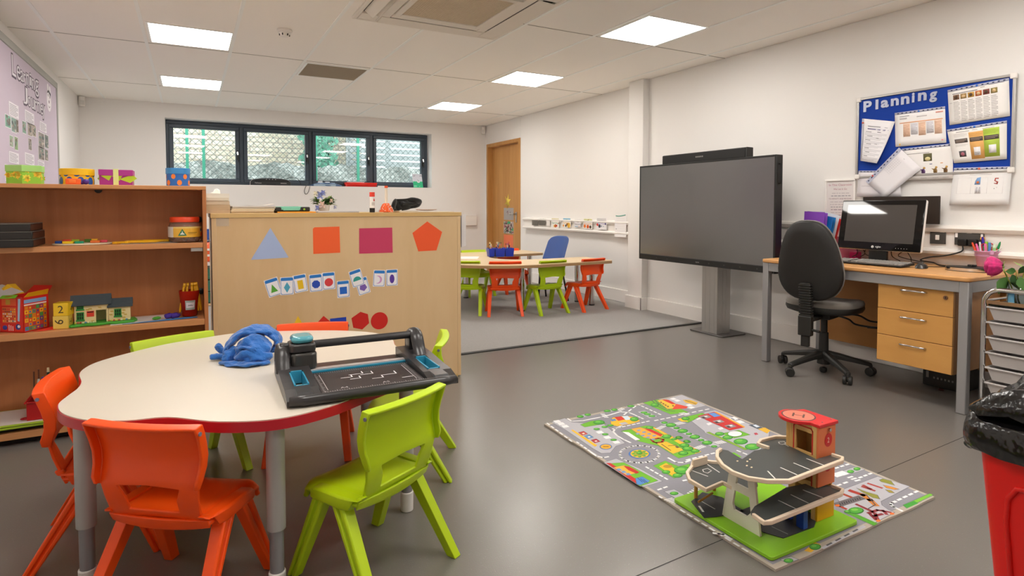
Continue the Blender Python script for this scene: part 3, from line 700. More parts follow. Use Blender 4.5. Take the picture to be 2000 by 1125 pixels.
# toy farmhouse
fx = onY(195, 630, BKY+.1).x
t = thing('toy_farmhouse', 'cream wooden toy farmhouse with dark slate roofs on green base', 'toy house', (fx+.006, BKY+.125, S2+.0018), radians(3)); t.scale = (.84, .84, .84)
FW_ = '#e4cf9a'
m = MB(PAINT); m.col('#47a336'); gp = [(-.165, -.075)]+[(-.165+.33*i/14, -.083-.006*sin(i*1.3)) for i in range(1, 14)]+[(.165, -.07), (.18, -.03), (.165, .05), (-.15, .05)]
m.prism(gp, 0, .014); m.build('base', t, bevel=.003)
def house(x0, x1, d, hw, hr, dorr, wins, name):
    m = MB(PAINT); m.col(FW_); yf = -d/2; dz = .014; th = .006
    holes = sorted(dorr)
    # front wall with a doorway, three other walls
    if holes:
        a, b_, h = holes[0]; m.bb(x0, a, yf, yf+th, dz, hw); m.bb(b_, x1, yf, yf+th, dz, hw); m.bb(a, b_, yf, yf+th, h, hw)
    else: m.bb(x0, x1, yf, yf+th, dz, hw)
    m.bb(x0, x1, d/2-th, d/2, dz, hw)
    for xx in (x0, x1-th):
        m.bb(xx, xx+th, yf+th, d/2-th, dz, hw); pts = [(yf, hw), (d/2, hw), (0, hr-.004)]
        a = [m.addv((xx, p, q)) for p, q in pts]; b2 = [m.addv((xx+th, p, q)) for p, q in pts]; m.bridge(a, b2); m.face(a[::-1]); m.face(b2)
    m.plane((x0, yf-.0003, dz), (1, 0, 0), (0, 0, 1), .0003)
    for (px_, pz) in ([(.075, .085), (.12, .09), (.062, .08), (.085, .012)] if dorr else [(.015, .06), (.075, .062), (.07, .045), (.082, .035), (.01, .04), (.075, .018)]):
        m.pr(px_-.008, pz-.003, px_+.008, pz+.001, '#c49f45'); m.pr(px_-.004, pz-.007, px_+.01, pz-.003, '#cdac58')
    m.build(name, t, smooth=0)
    for a, z, w, h in wins:
        w_ = MB(PAINT); w_.col('#2f8a3c'); w_.plane((a, yf-.0006, z), (1, 0, 0), (0, 0, 1), .0004); w_.bb(a-w/2, a+w/2, yf-.0035, yf-.0005, z, z+h)
        w_.bb(a-w/2-.003, a+w/2+.003, yf-.006, yf-.0005, z-.002, z+.005); w_.plane((a-w/2, yf-.0036, z), (1, 0, 0), (0, 0, 1))
        for i in range(3):
            for j in range(2): w_.pr(.004+i*(w-.006)/3, .008+j*(h-.01)/2, .001+(i+1)*(w-.006)/3, .005+(j+1)*(h-.01)/2, '#17200f')
        lab(w_.build('toy_window', t, smooth=0), 'green window with black panes')
house(-.128, .035, .09, .128, .17, [(-.025, .025, .086)], [(-.1, .03, .036, .05), (-.1, .092, .034, .034)], 'main_house')
house(.036, .145, .082, .105, .138, [], [(.082, .036, .036, .048)], 'side_house')
SLATE = mat('slate_roof', '#454f55', .55, bump=(90, .3, .001))
def roof(x0, x1, d, ze, zr, name):
    for s in (-1, 1):
        m = MB(SLATE); pts = [(x0, s*(d/2+.014), ze), (x1, s*(d/2+.014), ze), (x1, 0, zr), (x0, 0, zr)]; n = Vector((0, s*(zr-ze), d/2)).normalized()*.005
        a = [m.addv(p) for p in pts]; b2 = [m.addv(Vector(p)+n) for p in pts]; m.bridge(a, b2); m.face(a[::-1]); m.face(b2)
        for k in range(1, 7):
            u = k/7; y = s*(d/2+.014)*(1-u); z = ze+(zr-ze)*u; m.box((((x0+x1)/2), y+n.y*1.05, z+n.z*1.05), (x1-x0-.002, .0012, .0012))
        m.build(name, t, smooth=0)
roof(-.148, .05, .09, .117, .172, 'roof'); roof(.03, .158, .082, .095, .14, 'roof')
m = MB(PAINT); m.plane((-.07, -.0456, .05), (1, 0, 0), (0, 0, 1), .0004); m.pr(0, 0, .036, .034, '#d8402c'); m.pr(.003, .024, .033, .030, '#3a1a14', 2); lab(m.build('notice', t, smooth=0), 'red notice beside the door')
m = MB(PAINT)
for k in range(22):
    x = -.125+k*.0125
    if -.03 < x < .03: continue
    m.col(rnd.choice(['#e8d53a', '#4f9ad0', '#d8673a', '#f0f0c0', '#c8452f'])); m.sphere((x, -.05+.002*sin(k), .0185), .005, 6, 4)
lab(m.build('flower_strip', t), 'row of tiny coloured flowers')
# sheets and dough on the shelf
p = onZ(300, 625, S2)
m = sheet('s', (0, 0, 0), (1, 0, 0), (0, 1, 0), .30, .2, '#e6e0de', .001); m.pl([(.02, .1), (.05, .115), (.08, .11), (.12, .09)], .002, '#7a706c'); tag(m.build('paper_sheet', loc=(fx+.05, BKY+.035, S2+.0005), rot=(0, 0, radians(4))), 'large white drawing sheet on the middle shelf by the farmhouse', 'paper')
m = MB(PRINT); m.col('#3f83c6'); m.prism([(0, 0), (.24, .022), (.33, .035), (.33, .055), (.26, .065), (.0, .006)], 0, .001); tag(m.build('paper_sheet', loc=(fx+.1, BKY+.022, S2+.0025), smooth=0), 'blue sheet edge showing under the red pot', 'paper')
for px, py, c, s, l in ((329, 622, '#4c2a8f', (.02, .018, .014), 'dark purple ball of dough on the drawing sheet'), (341, 622, '#47319c', (.028, .02, .014), 'long purple lump of dough right of the ball')):
    x = onY(px, py, BKY+.1).x; m = MB(mat('purple_dough', '#4a2d92', .7)); m.sphere((0, 0, s[2]*.9), 1, 12, 8, s=s); 
    for v in m.v: v += Vector((sin(v.y*300), cos(v.x*280), sin(v.x*250)))*.0018
    tag(m.build('dough_lump', loc=(x, BKY+.1, S2+.003)), l, 'dough', 'purple dough on the drawing sheet')
x = onY(306, 626, BKY+.08).x; m = MB(mat('green_dough', '#4b9a2c', .6)); m.sphere((0, 0, .008), 1, 12, 8, s=(.022, .01, .008)); tag(m.build('dough_lump', loc=(x, BKY+.085, S2+.003), rot=(0, 0, radians(25))), 'small green lump of dough beside the purple dough', 'dough')
# red pot with yellow tweezers
px_ = onY(370, 600, BKY+.13).x
t = thing('pot', 'red see-through pot with a white label on the middle shelf', 'pot', (px_, BKY+.135, S2+.0045))
m = MB(mat('red_clear_plastic', '#d5301c', .15, trans=.45, ior=1.25)); m.lathe([(.034, 0), (.037, .002), (.05, .135), (.0475, .135), (.035, .004), (.0, .004)], n=32, caps=False); m.build('pot_body', t, smooth=60)
m = MB(PRINT)
def rz_(z): return .037+.013*z/.135
for i in range(10):
    A, B = radians(245+i*6.2), radians(245+(i+1)*6.2)
    f = lambda a, z, k: ((rz_(z)+k)*cos(a), (rz_(z)+k)*sin(a), z)
    m.poly([f(A, .035, .0012), f(B, .035, .0012), f(B, .085, .0012), f(A, .085, .0012)], None, '#a3b0a8'); m.poly([f(A, .046, .0018), f(B, .046, .0018), f(B, .074, .0018), f(A, .074, .0018)], None, '#e4dfe4') if 1 <= i <= 8 else None
pl_ = m.build('pot_label', t, smooth=60)
m = MB(PRINT); a = radians(276); m.plane(((rz_(.058)+.0035)*cos(a), (rz_(.058)+.0035)*sin(a), .056), (-sin(a), cos(a), 0), (0, 0, 1)); m.pl([(-.011, 0), (-.008, .006), (-.005, .001), (-.002, .005), (.001, .001), (.004, .006), (.007, .001), (.011, .003)], .0018, '#3a3640'); m.build('lettering', pl_, smooth=0)
for k, (x, y, rz) in enumerate(((-.06, .0, 0), (-.03, .006, 8), (.02, .004, 0), (.045, .0, 5), (.06, .006, -6))):
    tweezers('tweezers', ['leftmost yellow tweezers standing in the red pot', 'second yellow tweezers from the left in the red pot', 'middle yellow tweezers in the red pot', 'fourth yellow tweezers from the left in the red pot', 'rightmost yellow tweezers leaning out of the red pot'][k], (px_+x*.35+.01*(k-2)*.4, BKY+.135+y, S2+.165), radians(rz), .14, 0, 'yellow tweezers standing in the red pot', radians(90-[-9, -5, 1, 6, 8][k]))
# ---- bottom shelf
x = onY(40, 830, BKY+.1).x
for k in range(2):
    m = MB(PLAST); m.col('#9ab52a'); m.prism(rrect(-.2, -.13, .2, .13, .015), 0, .009); m.plane((0, 0, .0091), (1, 0, 0), (0, 1, 0)); m.pp(rrect(-.19, -.12, .19, .12, .012), '#ded8d4')
    tag(m.build('whiteboard', loc=(x+.03, BKY+.125, S3+.02+k*.0105), rot=(0, 0, radians(1-k*2)), bevel=.002), ['lime edged whiteboard underneath on the bottom shelf', 'lime edged whiteboard on top carrying the red tray'][k], 'whiteboard', 'lime edged whiteboards on the bottom shelf')
m = MB(mat('dark_board', '#2b2018', .7)); m.bb(-.2, .2, -.1, .1, 0, .017); tag(m.build('board_block', loc=(x+.05, BKY+.13, S3+.0008)), 'dark flat box under the lime edged whiteboards', 'box')
t = thing('pen_tray', 'deep red plastic tray holding pens on the bottom shelf', 'tray', (onY(52, 800, BKY+.02).x+.075, BKY+.125, S3+.042))
m = MB(mat('red_tray', '#b3161a', .35)); w, d_, h = .075, .1, .085
m.bb(-w, w, -d_, d_, 0, .003)
for s in (1, -1): m.bb(s*w-.0015, s*w+.0015, -d_, d_, 0, h); m.bb(-w, w, s*d_-.0015, s*d_+.0015, 0, h)
m.build('tray_body', t)
m = MB(mat('red_tray', '#b3161a', .35))
for s in (1, -1): m.bb(s*w-.002, s*w+s*.009, -d_-.009, d_+.009, h-.004, h+.003); m.bb(-w, w, s*d_-.002, s*d_+s*.009, h-.004, h+.003)
m.build('rim', t, bevel=.0015)
def pen(x, y, z, L, r, c, tilt, rz, label, capc=None, group=None, name='pen', tip=None):
    t = thing(name, label, name if name in ('pen', 'pencil') else 'pen', (x, y, z), 0, group, rot=(tilt, 0, rz))
    m = MB(PLAST); m.col(c); m.cyl((0, 0, 0), (0, 0, L), r, r, 8); m.build('barrel', t)
    if capc: m = MB(PLAST); m.col(capc); m.cyl((0, 0, L+.0003), (0, 0, L+.022), r*1.08, r*.8, 8); m.build('cap' if name == 'pen' else 'tip', t)
    return t
q = t.location
for k, (dx, L, c, cc, l) in enumerate(((-.05, .14, '#1f6a4a', '#d6d2c8', 'green pen with white end in the red tray'), (-.035, .145, '#3a3aa8', '#3a3ab0', 'blue pen in the red tray'), (-.015, .185, '#0e2a1c', '#e0c89a', 'tall dark green pencil in the red tray'), (-.065, .2, '#5a3320', None, 'thin brown stick at the left of the red tray'), (-.048, .205, '#6b3a26', None, 'thin brown stick behind the green pen'))):
    pen(q.x+dx, q.y+.0+.012*(k % 3), q.z+.004, L, .0035 if k > 2 else .006, c, radians(-4), radians(4*k-6), l, cc, 'pens in the red tray')
t2 = thing('scissors', 'orange handled tool leaning in the red tray', 'scissors', (q.x+.02, q.y+.01, q.z+.02), 0, rot=(0, radians(42), 0)); MB(mat('orange_handle', '#ef5a2c', .4)).cyl((0, 0, 0), (0, 0, .11), .01, .011, 10).build('handle', t2)
m = MB(mat('red_ring', '#b5242c', .5)); m.tube([(.02*cos(2*PI*i/20), .012*sin(2*PI*i/20), .003) for i in range(20)], .003, 6, closed=True)
tag(m.build('ring', loc=(onZ(44, 823, S3+.045).x+.005, BKY+.06, S3+.0409)), 'small dark red ring on the whiteboard beside the red tray', 'ring')
# ---------------------------------------------------------------- maple cabinet seen from its back
MAPLE = wood('maple_panel', '#cdab7e', '#dcbf95', (9, 9, 1.6), .42, big=.6)
MAPLEE = wood('maple_edge', '#c9a468', '#d6b57e', (3, 20, 20), .42)
CX0, CX1, CY, CZ = .098, 1.538, 3.50, 1.072
cb = thing('storage_cabinet', 'pale maple storage cabinet with paper shapes stuck on its back', 'cabinet', ((CX0+CX1)/2, CY+.22, 0))
for a in ((CX0+.001, CX0+.024), (CX1-.024, CX1-.001)): MB(MAPLE).bb(*a, CY, CY+.44, .0075, CZ-.026).build('side_panel', cb, world=True, bevel=.001)
MB(MAPLEE).bb(CX0-.004, CX1+.004, CY-.004, CY+.45, CZ-.025, CZ).build('top_panel', cb, world=True, bevel=.002)
MB(MAPLE).bb(CX0+.0245, CX1-.0245, CY+.002, CY+.012, .02, CZ-.0255).build('back_panel', cb, world=True)
MB(MAPLEE).bb(CX0+.0245, CX1-.0245, CY+.0005, CY+.43, .0005, .0195).build('bottom_panel', cb, world=True)
MB(MAPLEE).bb(CX0+.0245, CX1-.0245, CY+.02, CY+.42, .5, .518).build('shelf', cb, world=True)
YF = CY+.0012
def cab(px, py): p = onY(px, py, YF); return p
def cabprint(name, pts_px, col, label, cat='paper shape', group='paper shapes on the cabinet back', lay=0):
    pts = [cab(*p) for p in pts_px]; cx = sum(p.x for p in pts)/len(pts); cz = sum(p.z for p in pts)/len(pts)
    m = MB(PRINT); m.col(col); y = YF-lay*.0008
    a = [m.addv((p.x, y-.0004, p.z)) for p in pts]; b_ = [m.addv((p.x, y+.0003, p.z)) for p in pts]
    n = (pts[1]-pts[0]).cross(pts[2]-pts[0])
    if n.y > 0: m.face(a[::-1]); m.face(b_); m.bridge(b_, a)
    else: m.face(a); m.face(b_[::-1]); m.bridge(a, b_)
    return tag(m.build(name, smooth=0), label, cat, group)
cabprint('paper_triangle', [(528, 445), (564, 503), (490, 507.5)], '#a5b6dc', 'pale blue paper triangle at top left of the cabinet back')
cabprint('paper_square', [(614, 444), (663, 442.5), (664.5, 493.5), (612, 496), (611, 447)], '#f0622f', 'orange paper square on the cabinet back')
cabprint('paper_rectangle', [(701.5, 446), (766, 444.5), (767, 493.5), (701.5, 495.5)], '#c43c62', 'crimson pink paper rectangle on the cabinet back')
cabprint('paper_pentagon', [(834.5, 432.5), (863.5, 453), (852.5, 489), (817, 491), (805.5, 455)], '#ee5a2c', 'orange paper pentagon at top right of the cabinet back')
cabprint('paper_triangle', [(582, 617), (602, 652), (563, 655)], '#efc32c', 'small yellow triangle above the blue clothing')
cabprint('paper_pentagon', [(632, 617), (646, 628.5), (640, 650), (626, 651), (620, 630)], '#d02a20', 'small red pentagon above the orange chair back')
cabprint('paper_square', [(644.5, 622.5), (676, 619), (677, 650), (646, 652)], '#1c3fb0', 'small blue square above the orange chair back', lay=1)
cabprint('paper_hexagon', [(704, 609), (718.5, 613.5), (721, 631), (707.5, 643.5), (690, 640), (686.5, 621.5)], '#c8221c', 'small red hexagon low on the cabinet back')
cp = cab(741, 626.5); r = cab(757.5, 626.5).x-cp.x
m = MB(PRINT); m.col('#cb241d'); m.cyl((cp.x, YF+.0003, cp.z), (cp.x, YF-.0004, cp.z), r, r, 40); tag(m.build('paper_circle'), 'small red circle low on the cabinet back', 'paper shape', 'paper shapes on the cabinet back')
cardset = [(533.5, 561, 16, 'tri', '#58a83a', 'shape card with a green triangle, leftmost', 0), (560.5, 558.5, 0, 'dia', '#4fa6c4', 'shape card with a pale blue diamond', 1), (586.5, 553.5, 8, 'rect', '#e5bd1e', 'shape card with a yellow rectangle', 0), (617, 552.5, 3, 'oct', '#2b4db4', 'shape card with a dark blue octagon', 0),
           (642, 548.5, 2, 'circ', '#d64044', 'shape card with a red circle', 1), (670.5, 564.5, 2, 'sq', '#2364c4', 'shape card with a blue square, lowest of the row', 0), (708.5, 558.5, 15, 'pent', '#7c5fb4', 'shape card with a purple pentagon, half covered', 0), (696.5, 543, 16, 'semi', '#2f9c94', 'shape card with a teal semicircle, overlapping another', 1),
           (740.5, 543.5, -4, 'moon', '#d39ed0', 'shape card with a pink crescent moon', 0), (765.5, 542, 0, 'oval', '#5a3a9c', 'shape card with a purple oval, rightmost', 0)]
sc_ = cab(770, 550).x-cab(770-1, 550).x
for px, py, an, sh, c, l, lay in cardset:
    p = cab(px, py); w, h = .073, .101; a = radians(an)
    u = Vector((cos(a), 0, sin(a))); v = Vector((-sin(a), 0, cos(a))); y = YF-.0008*lay-.0006-(.0008 if sh == 'semi' else 0)
    o = Vector((p.x, y, p.z))-u*w/2-v*h/2
    m = sheet('s', o, u, v, w, h, '#e9e6ec', .0006); k = .0035
    m.pp([(x+w/2, y_+h/2) for x, y_ in rrect(-w/2+k, -h/2+k, w/2-k, h/2-k, .009)], '#3f86cc'); m.pp([(x+w/2, y_+h/2) for x, y_ in rrect(-w/2+k*1.7, -h/2+k*1.7, w/2-k*1.7, h/2-k*1.7, .008)], '#efedf2', 2)
    m.pp([(x+w/2, y_+h/2) for x, y_ in rrect(-w/2+k, h/2-.021, w/2-k, h/2-k, .007)], '#2a79c8', 3)
    x0, z0 = w/2, h*.42
    if sh == 'tri': m.pp([(x0-.019, z0-.02), (x0+.019, z0-.02), (x0-.002, z0+.026)], c, 3)
    elif sh == 'dia': m.pp([(x0, z0-.03), (x0+.017, z0), (x0, z0+.03), (x0-.017, z0)], c, 3)
    elif sh == 'rect': m.pr(x0-.015, z0-.024, x0+.015, z0+.026, c, 3)
    elif sh == 'sq': m.pr(x0-.021, z0-.021, x0+.021, z0+.021, c, 3)
    elif sh == 'oct': m.pe(x0, z0, .024, .024, c, 3, 8, rot=PI/8)
    elif sh == 'circ': m.pe(x0, z0, .024, .024, c, 3, 28)
    elif sh == 'pent': m.pp([(x0+.024*sin(2*PI*i/5+PI), z0+.024*cos(2*PI*i/5+PI)) for i in range(5)], c, 3)
    elif sh == 'semi': m.pp([(x0+.025*cos(PI*i/14), z0-.008+.025*sin(PI*i/14)) for i in range(15)], c, 3)
    elif sh == 'moon': m.pp([(x0-.006+.024*cos(radians(t_)), z0+.024*sin(radians(t_))) for t_ in range(-110, 111, 10)]+[(x0-.0145+.0205*cos(radians(t_)), z0+.0205*sin(radians(t_))) for t_ in range(95, -96, -10)], c, 3)
    else: m.pe(x0, z0, .015, .027, c, 3, 24)
    tag(m.build('shape_card', smooth=0), l, 'card', 'shape cards in a row on the cabinet back')
p = cab(431, 428); m = MB(mat('clear_sleeve', '#d9cfc0', .25, alpha=.45)); m.plane((p.x-.045, YF-.0003, p.z-.038), (1, 0, 0), (0, 0, 1)); m.pr(0, 0, .085, .065, '#ffffff'); m.use(PRINT); m.pr(.035, .046, .062, .049, '#a79a8c', 2); m.pr(.038, .040, .06, .043, '#a79a8c', 2)
tag(m.build('label_sleeve', smooth=0), 'clear label sleeve at the top left corner of the cabinet back', 'label')

# things on the cabinet top
Z = CZ+.0006
def topx(px, y): return onY(px, 409, y).x
def stack(name, x0, x1, y0, y1, z, hs, cols, label, jitter=.004, bend=None):
    t = thing(name, label, 'paper', ((x0+x1)/2, (y0+y1)/2, z))
    zz = 0
    for h, c in zip(hs, cols):
        dx, dy = rnd.uniform(-jitter, jitter), rnd.uniform(-jitter, jitter)
        m = MB(PRINT); m.col(c); w, d = (x1-x0)/2, (y1-y0)/2
        n = max(2, int(h/.003)); 
        for i in range(n):
            e = rnd.uniform(-.0012, .0012); m.bb(-w+dx+e, w+dx+e, -d+dy, d+dy, zz+h*i/n, zz+h*(i+1)/n-.0002)
        m.build('ream', t, smooth=0); zz += h+.0004
    return t
ys = CY+.12
stack('paper_stack', topx(401, CY+.02)+.0, topx(449, CY+.02), CY+.02, CY+.30, Z, (.018, .028, .02, .016, .022), ('#c9ad8c', '#c8ac88', '#e4d0b4', '#e6dac4', '#efe8da'), 'tall stack of cream paper at the left end of the cabinet top')
t = thing('tape_dispenser', 'small white tape dispenser standing on the tall paper stack', 'tape', (topx(423, CY+.1), CY+.1, Z+.107)); m = MB(WHITE); m.prism([(-.032, 0), (.02, 0), (.018, .018), (.006, .026), (-.008, .024), (-.014, .01)], -.012, .012); o = m.build('dispenser_body', t, rot=(PI/2, 0, 0), bevel=.003)
stack('paper_stack', topx(452, CY+.02), topx(536, CY+.02), CY+.02, CY+.26, Z, (.008, .007, .008, .007, .006), ('#e0c8a0', '#e9d8bc', '#e2cba6', '#ece0cc', '#d8ccbf'), 'low stack of cream paper beside the tall stack', .006)
m = MB(PRINT); m.grid(lambda u, v: (topx(453, CY+.03)+(topx(537, CY+.03)-topx(453, CY+.03))*u, CY+.03+.2*v, Z+.041+.010*max(0, u-.5)**1.5*3+.002*sin(u*6)), 14, 4, cl='#d6c9bd'); tag(m.build('loose_sheet', solid=.001), 'curled loose sheet on the low paper stack', 'paper')
# rugged tablet on an orange folder
m = MB(mat('orange_folder', '#e89a1c', .5)); xa, xb = topx(541, CY+.02), topx(606, CY+.02); m.bb(xa, xb+.03, CY+.012, CY+.25, Z, Z+.007); tag(m.build('folder', bevel=.002), 'orange yellow folder under the black and mint tablet', 'folder')
t = thing('tablet', 'black and mint rugged tablet lying on the orange folder', 'tablet', ((xa+xb)/2-.008, CY+.13, Z+.0076))
w = (xb-xa)/2+.01
m = MB(mat('tablet_rubber', '#2a2823', .6)); m.prism(rrect(-w, -.11, w, .11, .02), 0, .026); m.build('case', t, bevel=.006)
m = MB(mat('mint_shell', '#7fc9ae', .35)); m.prism(rrect(-w+.03, -.1125, w-.045, .1, .02), .010, .0285); m.bb(-w+.05, w-.06, -.1135, -.11, .006, .022); lab(m.build('shell', t, bevel=.003), 'mint green shell')
m = MB(mat('tablet_screen', '#2a3430', .1)); m.bb(-w+.06, w-.06, -.07, .08, .0287, .0295); m.build('screen', t)
m = MB(mat('lime_mark', '#9ac23a', .5)); m.cyl((w-.035, -.112, .013), (w-.035, -.109, .013), .006, .006, 10); m.build('button', t)
# flower pot arrangement, grey folder
xf = topx(634, CY+.16)
t = thing('flower_arrangement', 'small artificial flower arrangement with blue, white and pink blooms', 'flowers', (xf, CY+.19, Z))
MB(mat('flower_pot_white', '#d9d4cf', .5)).lathe([(.03, 0), (.034, .02), (.038, .045), (.034, .045), (.02, .04)], n=20).build('pot', t)
LEAFS = [mat('leaf_green', '#4f7a3a', .55), mat('leaf_dark', '#2f5426', .55), mat('leaf_pale', '#8aa45a', .55)]
def leaf(m, p, d, L, w, mt, droop=.3, side=None):
    d = Vector(d).normalized(); s = Vector(side)-d*d.dot(side) if side else d.cross(Vector((0, 0, 1))); s = s.normalized() if s.length > .1 else Vector((1, 0, 0)); n = s.cross(d)
    P_ = [Vector(p)+d*(L*t_)-Vector((0, 0, droop*L*t_*t_)) for t_ in (0, .25, .5, .75, 1)]; ws = (.1, .8, 1, .65, .02); rows = []
    for q, k in zip(P_, ws): rows.append((m.addv(q-s*w*k/2+n*w*.12*k), m.addv(q), m.addv(q+s*w*k/2+n*w*.12*k)))
    for a, b_ in zip(rows, rows[1:]): m.face((a[0], a[1], b_[1], b_[0]), mt); m.face((a[1], a[2], b_[2], b_[1]), mt)
m = MB(LEAFS[0]); r2 = random.Random(11)
for i in range(84):
    a = r2.uniform(-1.3, 1.9) if i % 4 else r2.uniform(2.2, 3.6); e = r2.uniform(.1, 1.4); c = Vector((r2.uniform(-.01, .045) if i % 4 else -.035, r2.uniform(-.04, .02), .045+r2.uniform(0, .03)))
    leaf(m, c, (cos(a)*cos(e), sin(a)*cos(e)-.2, sin(e)), r2.uniform(.034, .054), .026, LEAFS[i % 3], .35)
lab(m.build('foliage', t, smooth=180), 'mixed green leaves')
def bloom(c, r, col, nm, l):
    m = MB(mat(nm+'_petal', col, .7)); c = Vector(c)
    for ring, (k, rad, up) in enumerate(((6, 1, .1), (5, .7, .45), (4, .4, .8))):
        for i in range(k):
            a = 2*PI*i/k+ring*.5; d = Vector((cos(a)*.9, -.35+.3*ring*.2, sin(a)*.9)); leaf(m, c+Vector((0, -.004*ring, 0)), d, r*rad, r*.85*rad+.004, m.m, -.1)
    m.sphere(c+Vector((0, -.006, 0)), r*.3, 8, 6); lab(m.build(nm, t, smooth=180), l)
bloom((-.03, -.045, .1), .03, '#a3aede', 'blue_flower', 'pale blue bloom at the top'); bloom((-.012, -.055, .115), .022, '#aab4dc', 'blue_flower', 'pale blue bloom in the middle'); bloom((-.02, -.06, .045), .027, '#f0d8c8', 'rose', 'cream pink rose'); bloom((-.055, -.05, .11), .02, '#f2ecd6', 'white_flower', 'cream bloom at the left')
bloom((-.05, -.07, .025), .022, '#b7bde2', 'blue_flower', 'pale blue bloom hanging lowest'); bloom((.035, -.05, .07), .016, '#e8cfc0', 'pink_bud', 'pale pink bud')
bloom((.06, -.04, .03), .014, '#c9cde6', 'blue_bud', 'small lilac bud at the right')
m = MB(mat('grey_folder', '#b9b4b6', .5)); x0, x1 = topx(621, CY+.02), topx(701, CY+.02); m.bb(x0, x1, CY+.014, CY+.1, Z, Z+.009); tag(m.build('folder', bevel=.002), 'grey folder lying in front of the flower arrangement', 'folder')
# glue stick
t = thing('glue_stick', 'white glue stick with red cap and black base', 'glue', (topx(727, CY+.06), CY+.06, Z)); rg = .0155
MB(BLACK).cyl((0, 0, 0), (0, 0, .027), rg*1.02, rg*1.02, 20).build('base', t); m = MB(WHITE); m.cyl((0, 0, .0275), (0, 0, .095), rg, rg, 24); bd_ = m.build('tube', t)
m = MB(GLOSSP); cylwrap(m, rg, .042, .062, radians(245), radians(320), '#c9c2bc', 8, 1); a = radians(300); m.plane(((rg+.0008)*cos(a), (rg+.0008)*sin(a), .075), (-sin(a), cos(a), 0), (0, 0, 1)); m.pp([(-.006, -.006), (.006, -.006), (.004, .004), (0, .012), (-.005, .003)], '#d2433c', 1); lab(m.build('tube_label', bd_, smooth=0), 'red drop mark and grey print')
MB(mat('red_cap', '#e8432f', .35)).cyl((0, 0, .0955), (0, 0, .123), rg*1.04, rg*1.02, 24).build('cap', t, bevel=.001)
# orange hand bell shaped shaker with stick
t = thing('folded_paper_toy', 'orange and white spotted paper bell with a cream stick handle', 'toy', (topx(754.5, CY+.06), CY+.06, Z))
m = MB(PRINT); n = 24
for i in range(n):
    a0_, a1_ = 2*PI*i/n, 2*PI*(i+1)/n; k0, k1 = (1.12 if i % 2 else .9), (.9 if i % 2 else 1.12)
    prof = [(.038, .002), (.036, .012), (.03, .03), (.022, .048), (.014, .056)]
    for (ra, za), (rb, zb) in zip(prof, prof[1:]):
        m.poly([(ra*k0*cos(a0_), ra*k0*sin(a0_), za), (ra*k1*cos(a1_), ra*k1*sin(a1_), za), (rb*k1*cos(a1_), rb*k1*sin(a1_), zb), (rb*k0*cos(a0_), rb*k0*sin(a0_), zb)], None, '#ee6a34')
r3 = random.Random(4)
for i in range(70):
    a = r3.random()*6.28; z = r3.uniform(.004, .053); rr_ = (.045 if z < .014 else .045-.0265*((z-.014)/.04)); c = Vector((rr_*cos(a), rr_*sin(a), z)); m.sphere(c, .0028, 6, 4, None, '#f6e6dc')
lab(m.build('bell', t, smooth=0), 'pleated orange skirt with white spots')
MB(mat('cream_stick', '#eee0cc', .5)).cyl((0, 0, .05), (0, 0, .15), .0085, .0085, 14).build('stick', t); MB(mat('orange_cap', '#ee5a26', .4)).cyl((0, 0, .1505), (0, 0, .163), .0105, .0105, 14).build('cap', t)
m = MB(BLACKM); m.cyl((0, 0, 0), (0, 0, .004), .018, .018, 14); m.build('base', t)
# black cloth glove
cx = topx(786, CY+.1); m = MB(mat('black_cloth', '#1d1c1b', .9, bump=(120, .4, .002), sheen=.3))
pts = catmull([(-.035, 0, .012), (-.05, 0, .045), (-.03, 0, .066), (.02, 0, .072), (.07, 0, .07), (.105, 0, .06), (.085, .005, .042), (.05, 0, .04), (.0, 0, .044), (-.022, 0, .03), (-.03, 0, .012)], 5)
m.tube([p+Vector((0, .006*sin(i*.8), 0)) for i, p in enumerate(pts)], [.011+.004*sin(i*.35) for i in range(len(pts))], 10, sy=2.6)
m.tube(catmull([(.1, 0, .06), (.075, .01, .052), (.03, .01, .05), (-.01, 0, .052)], 5), .015, 10, sy=2.4)
tag(m.build('cloth_glove', loc=(cx, CY+.12, Z+.0015), smooth=180), 'crumpled black cloth glove on the cabinet top', 'glove')
# papers at right end
x0, x1 = topx(781, CY+.02), topx(886, CY+.02)
m = sheet('s', (0, 0, 0), (1, 0, 0), (0, 1, 0), x1-x0, .17, '#e6dccb', .004); tag(m.build('paper_sheets', loc=(x0, CY+.012, Z+.0043)), 'thin pile of white sheets at the right end of the cabinet top', 'paper')
m = sheet('s', (0, 0, 0), (1, 0, 0), (0, 1, 0), .13, .16, '#e0cfae', .003); m.pl([(0, 0), (.13, 0)], .003, '#8a7a52'); tag(m.build('paper_sheets', loc=(x0-.005, CY+.03, Z+.0081), rot=(0, 0, radians(3))), 'cream sheets crossing the white pile beside the black glove', 'paper')
t = thing('paper_plate', 'white and red patterned paper plate on the sheets', 'plate', (topx(833, CY+.1), CY+.1, Z+.0086)); m = MB(PRINT); m.col('#eee2dc'); m.lathe([(.02, .0), (.045, .001), (.07, .009), (.071, .0105), (.045, .003), (.0, .002)], n=36, caps=False); m.build('plate_body', t, smooth=60)
m = MB(PRINT)
for i in range(36):
    a = 2*PI*i/36; m.sphere((.062*cos(a), .062*sin(a), .0075), .0032, 6, 4, None, '#c9604a' if i % 2 else '#a08a7a')
lab(m.build('rim_print', t), 'red rim pattern')
m = sheet('s', (0, 0, 0), (0, 1, 0), (0, 0, 1), .14, .21, '#c9c5c8', .0006)
tag(m.build('hanging_sheets', loc=(CX1+.012, CY+.05, onY(905, 483, CY+.1).z), rot=(0, 0, radians(-32))), 'grey white sheets hanging off the right side of the cabinet', 'paper')
m = sheet('s', (0, 0, 0), (0, 1, 0), (0, 0, 1), .14, .215, '#d9d4d2', .0006)
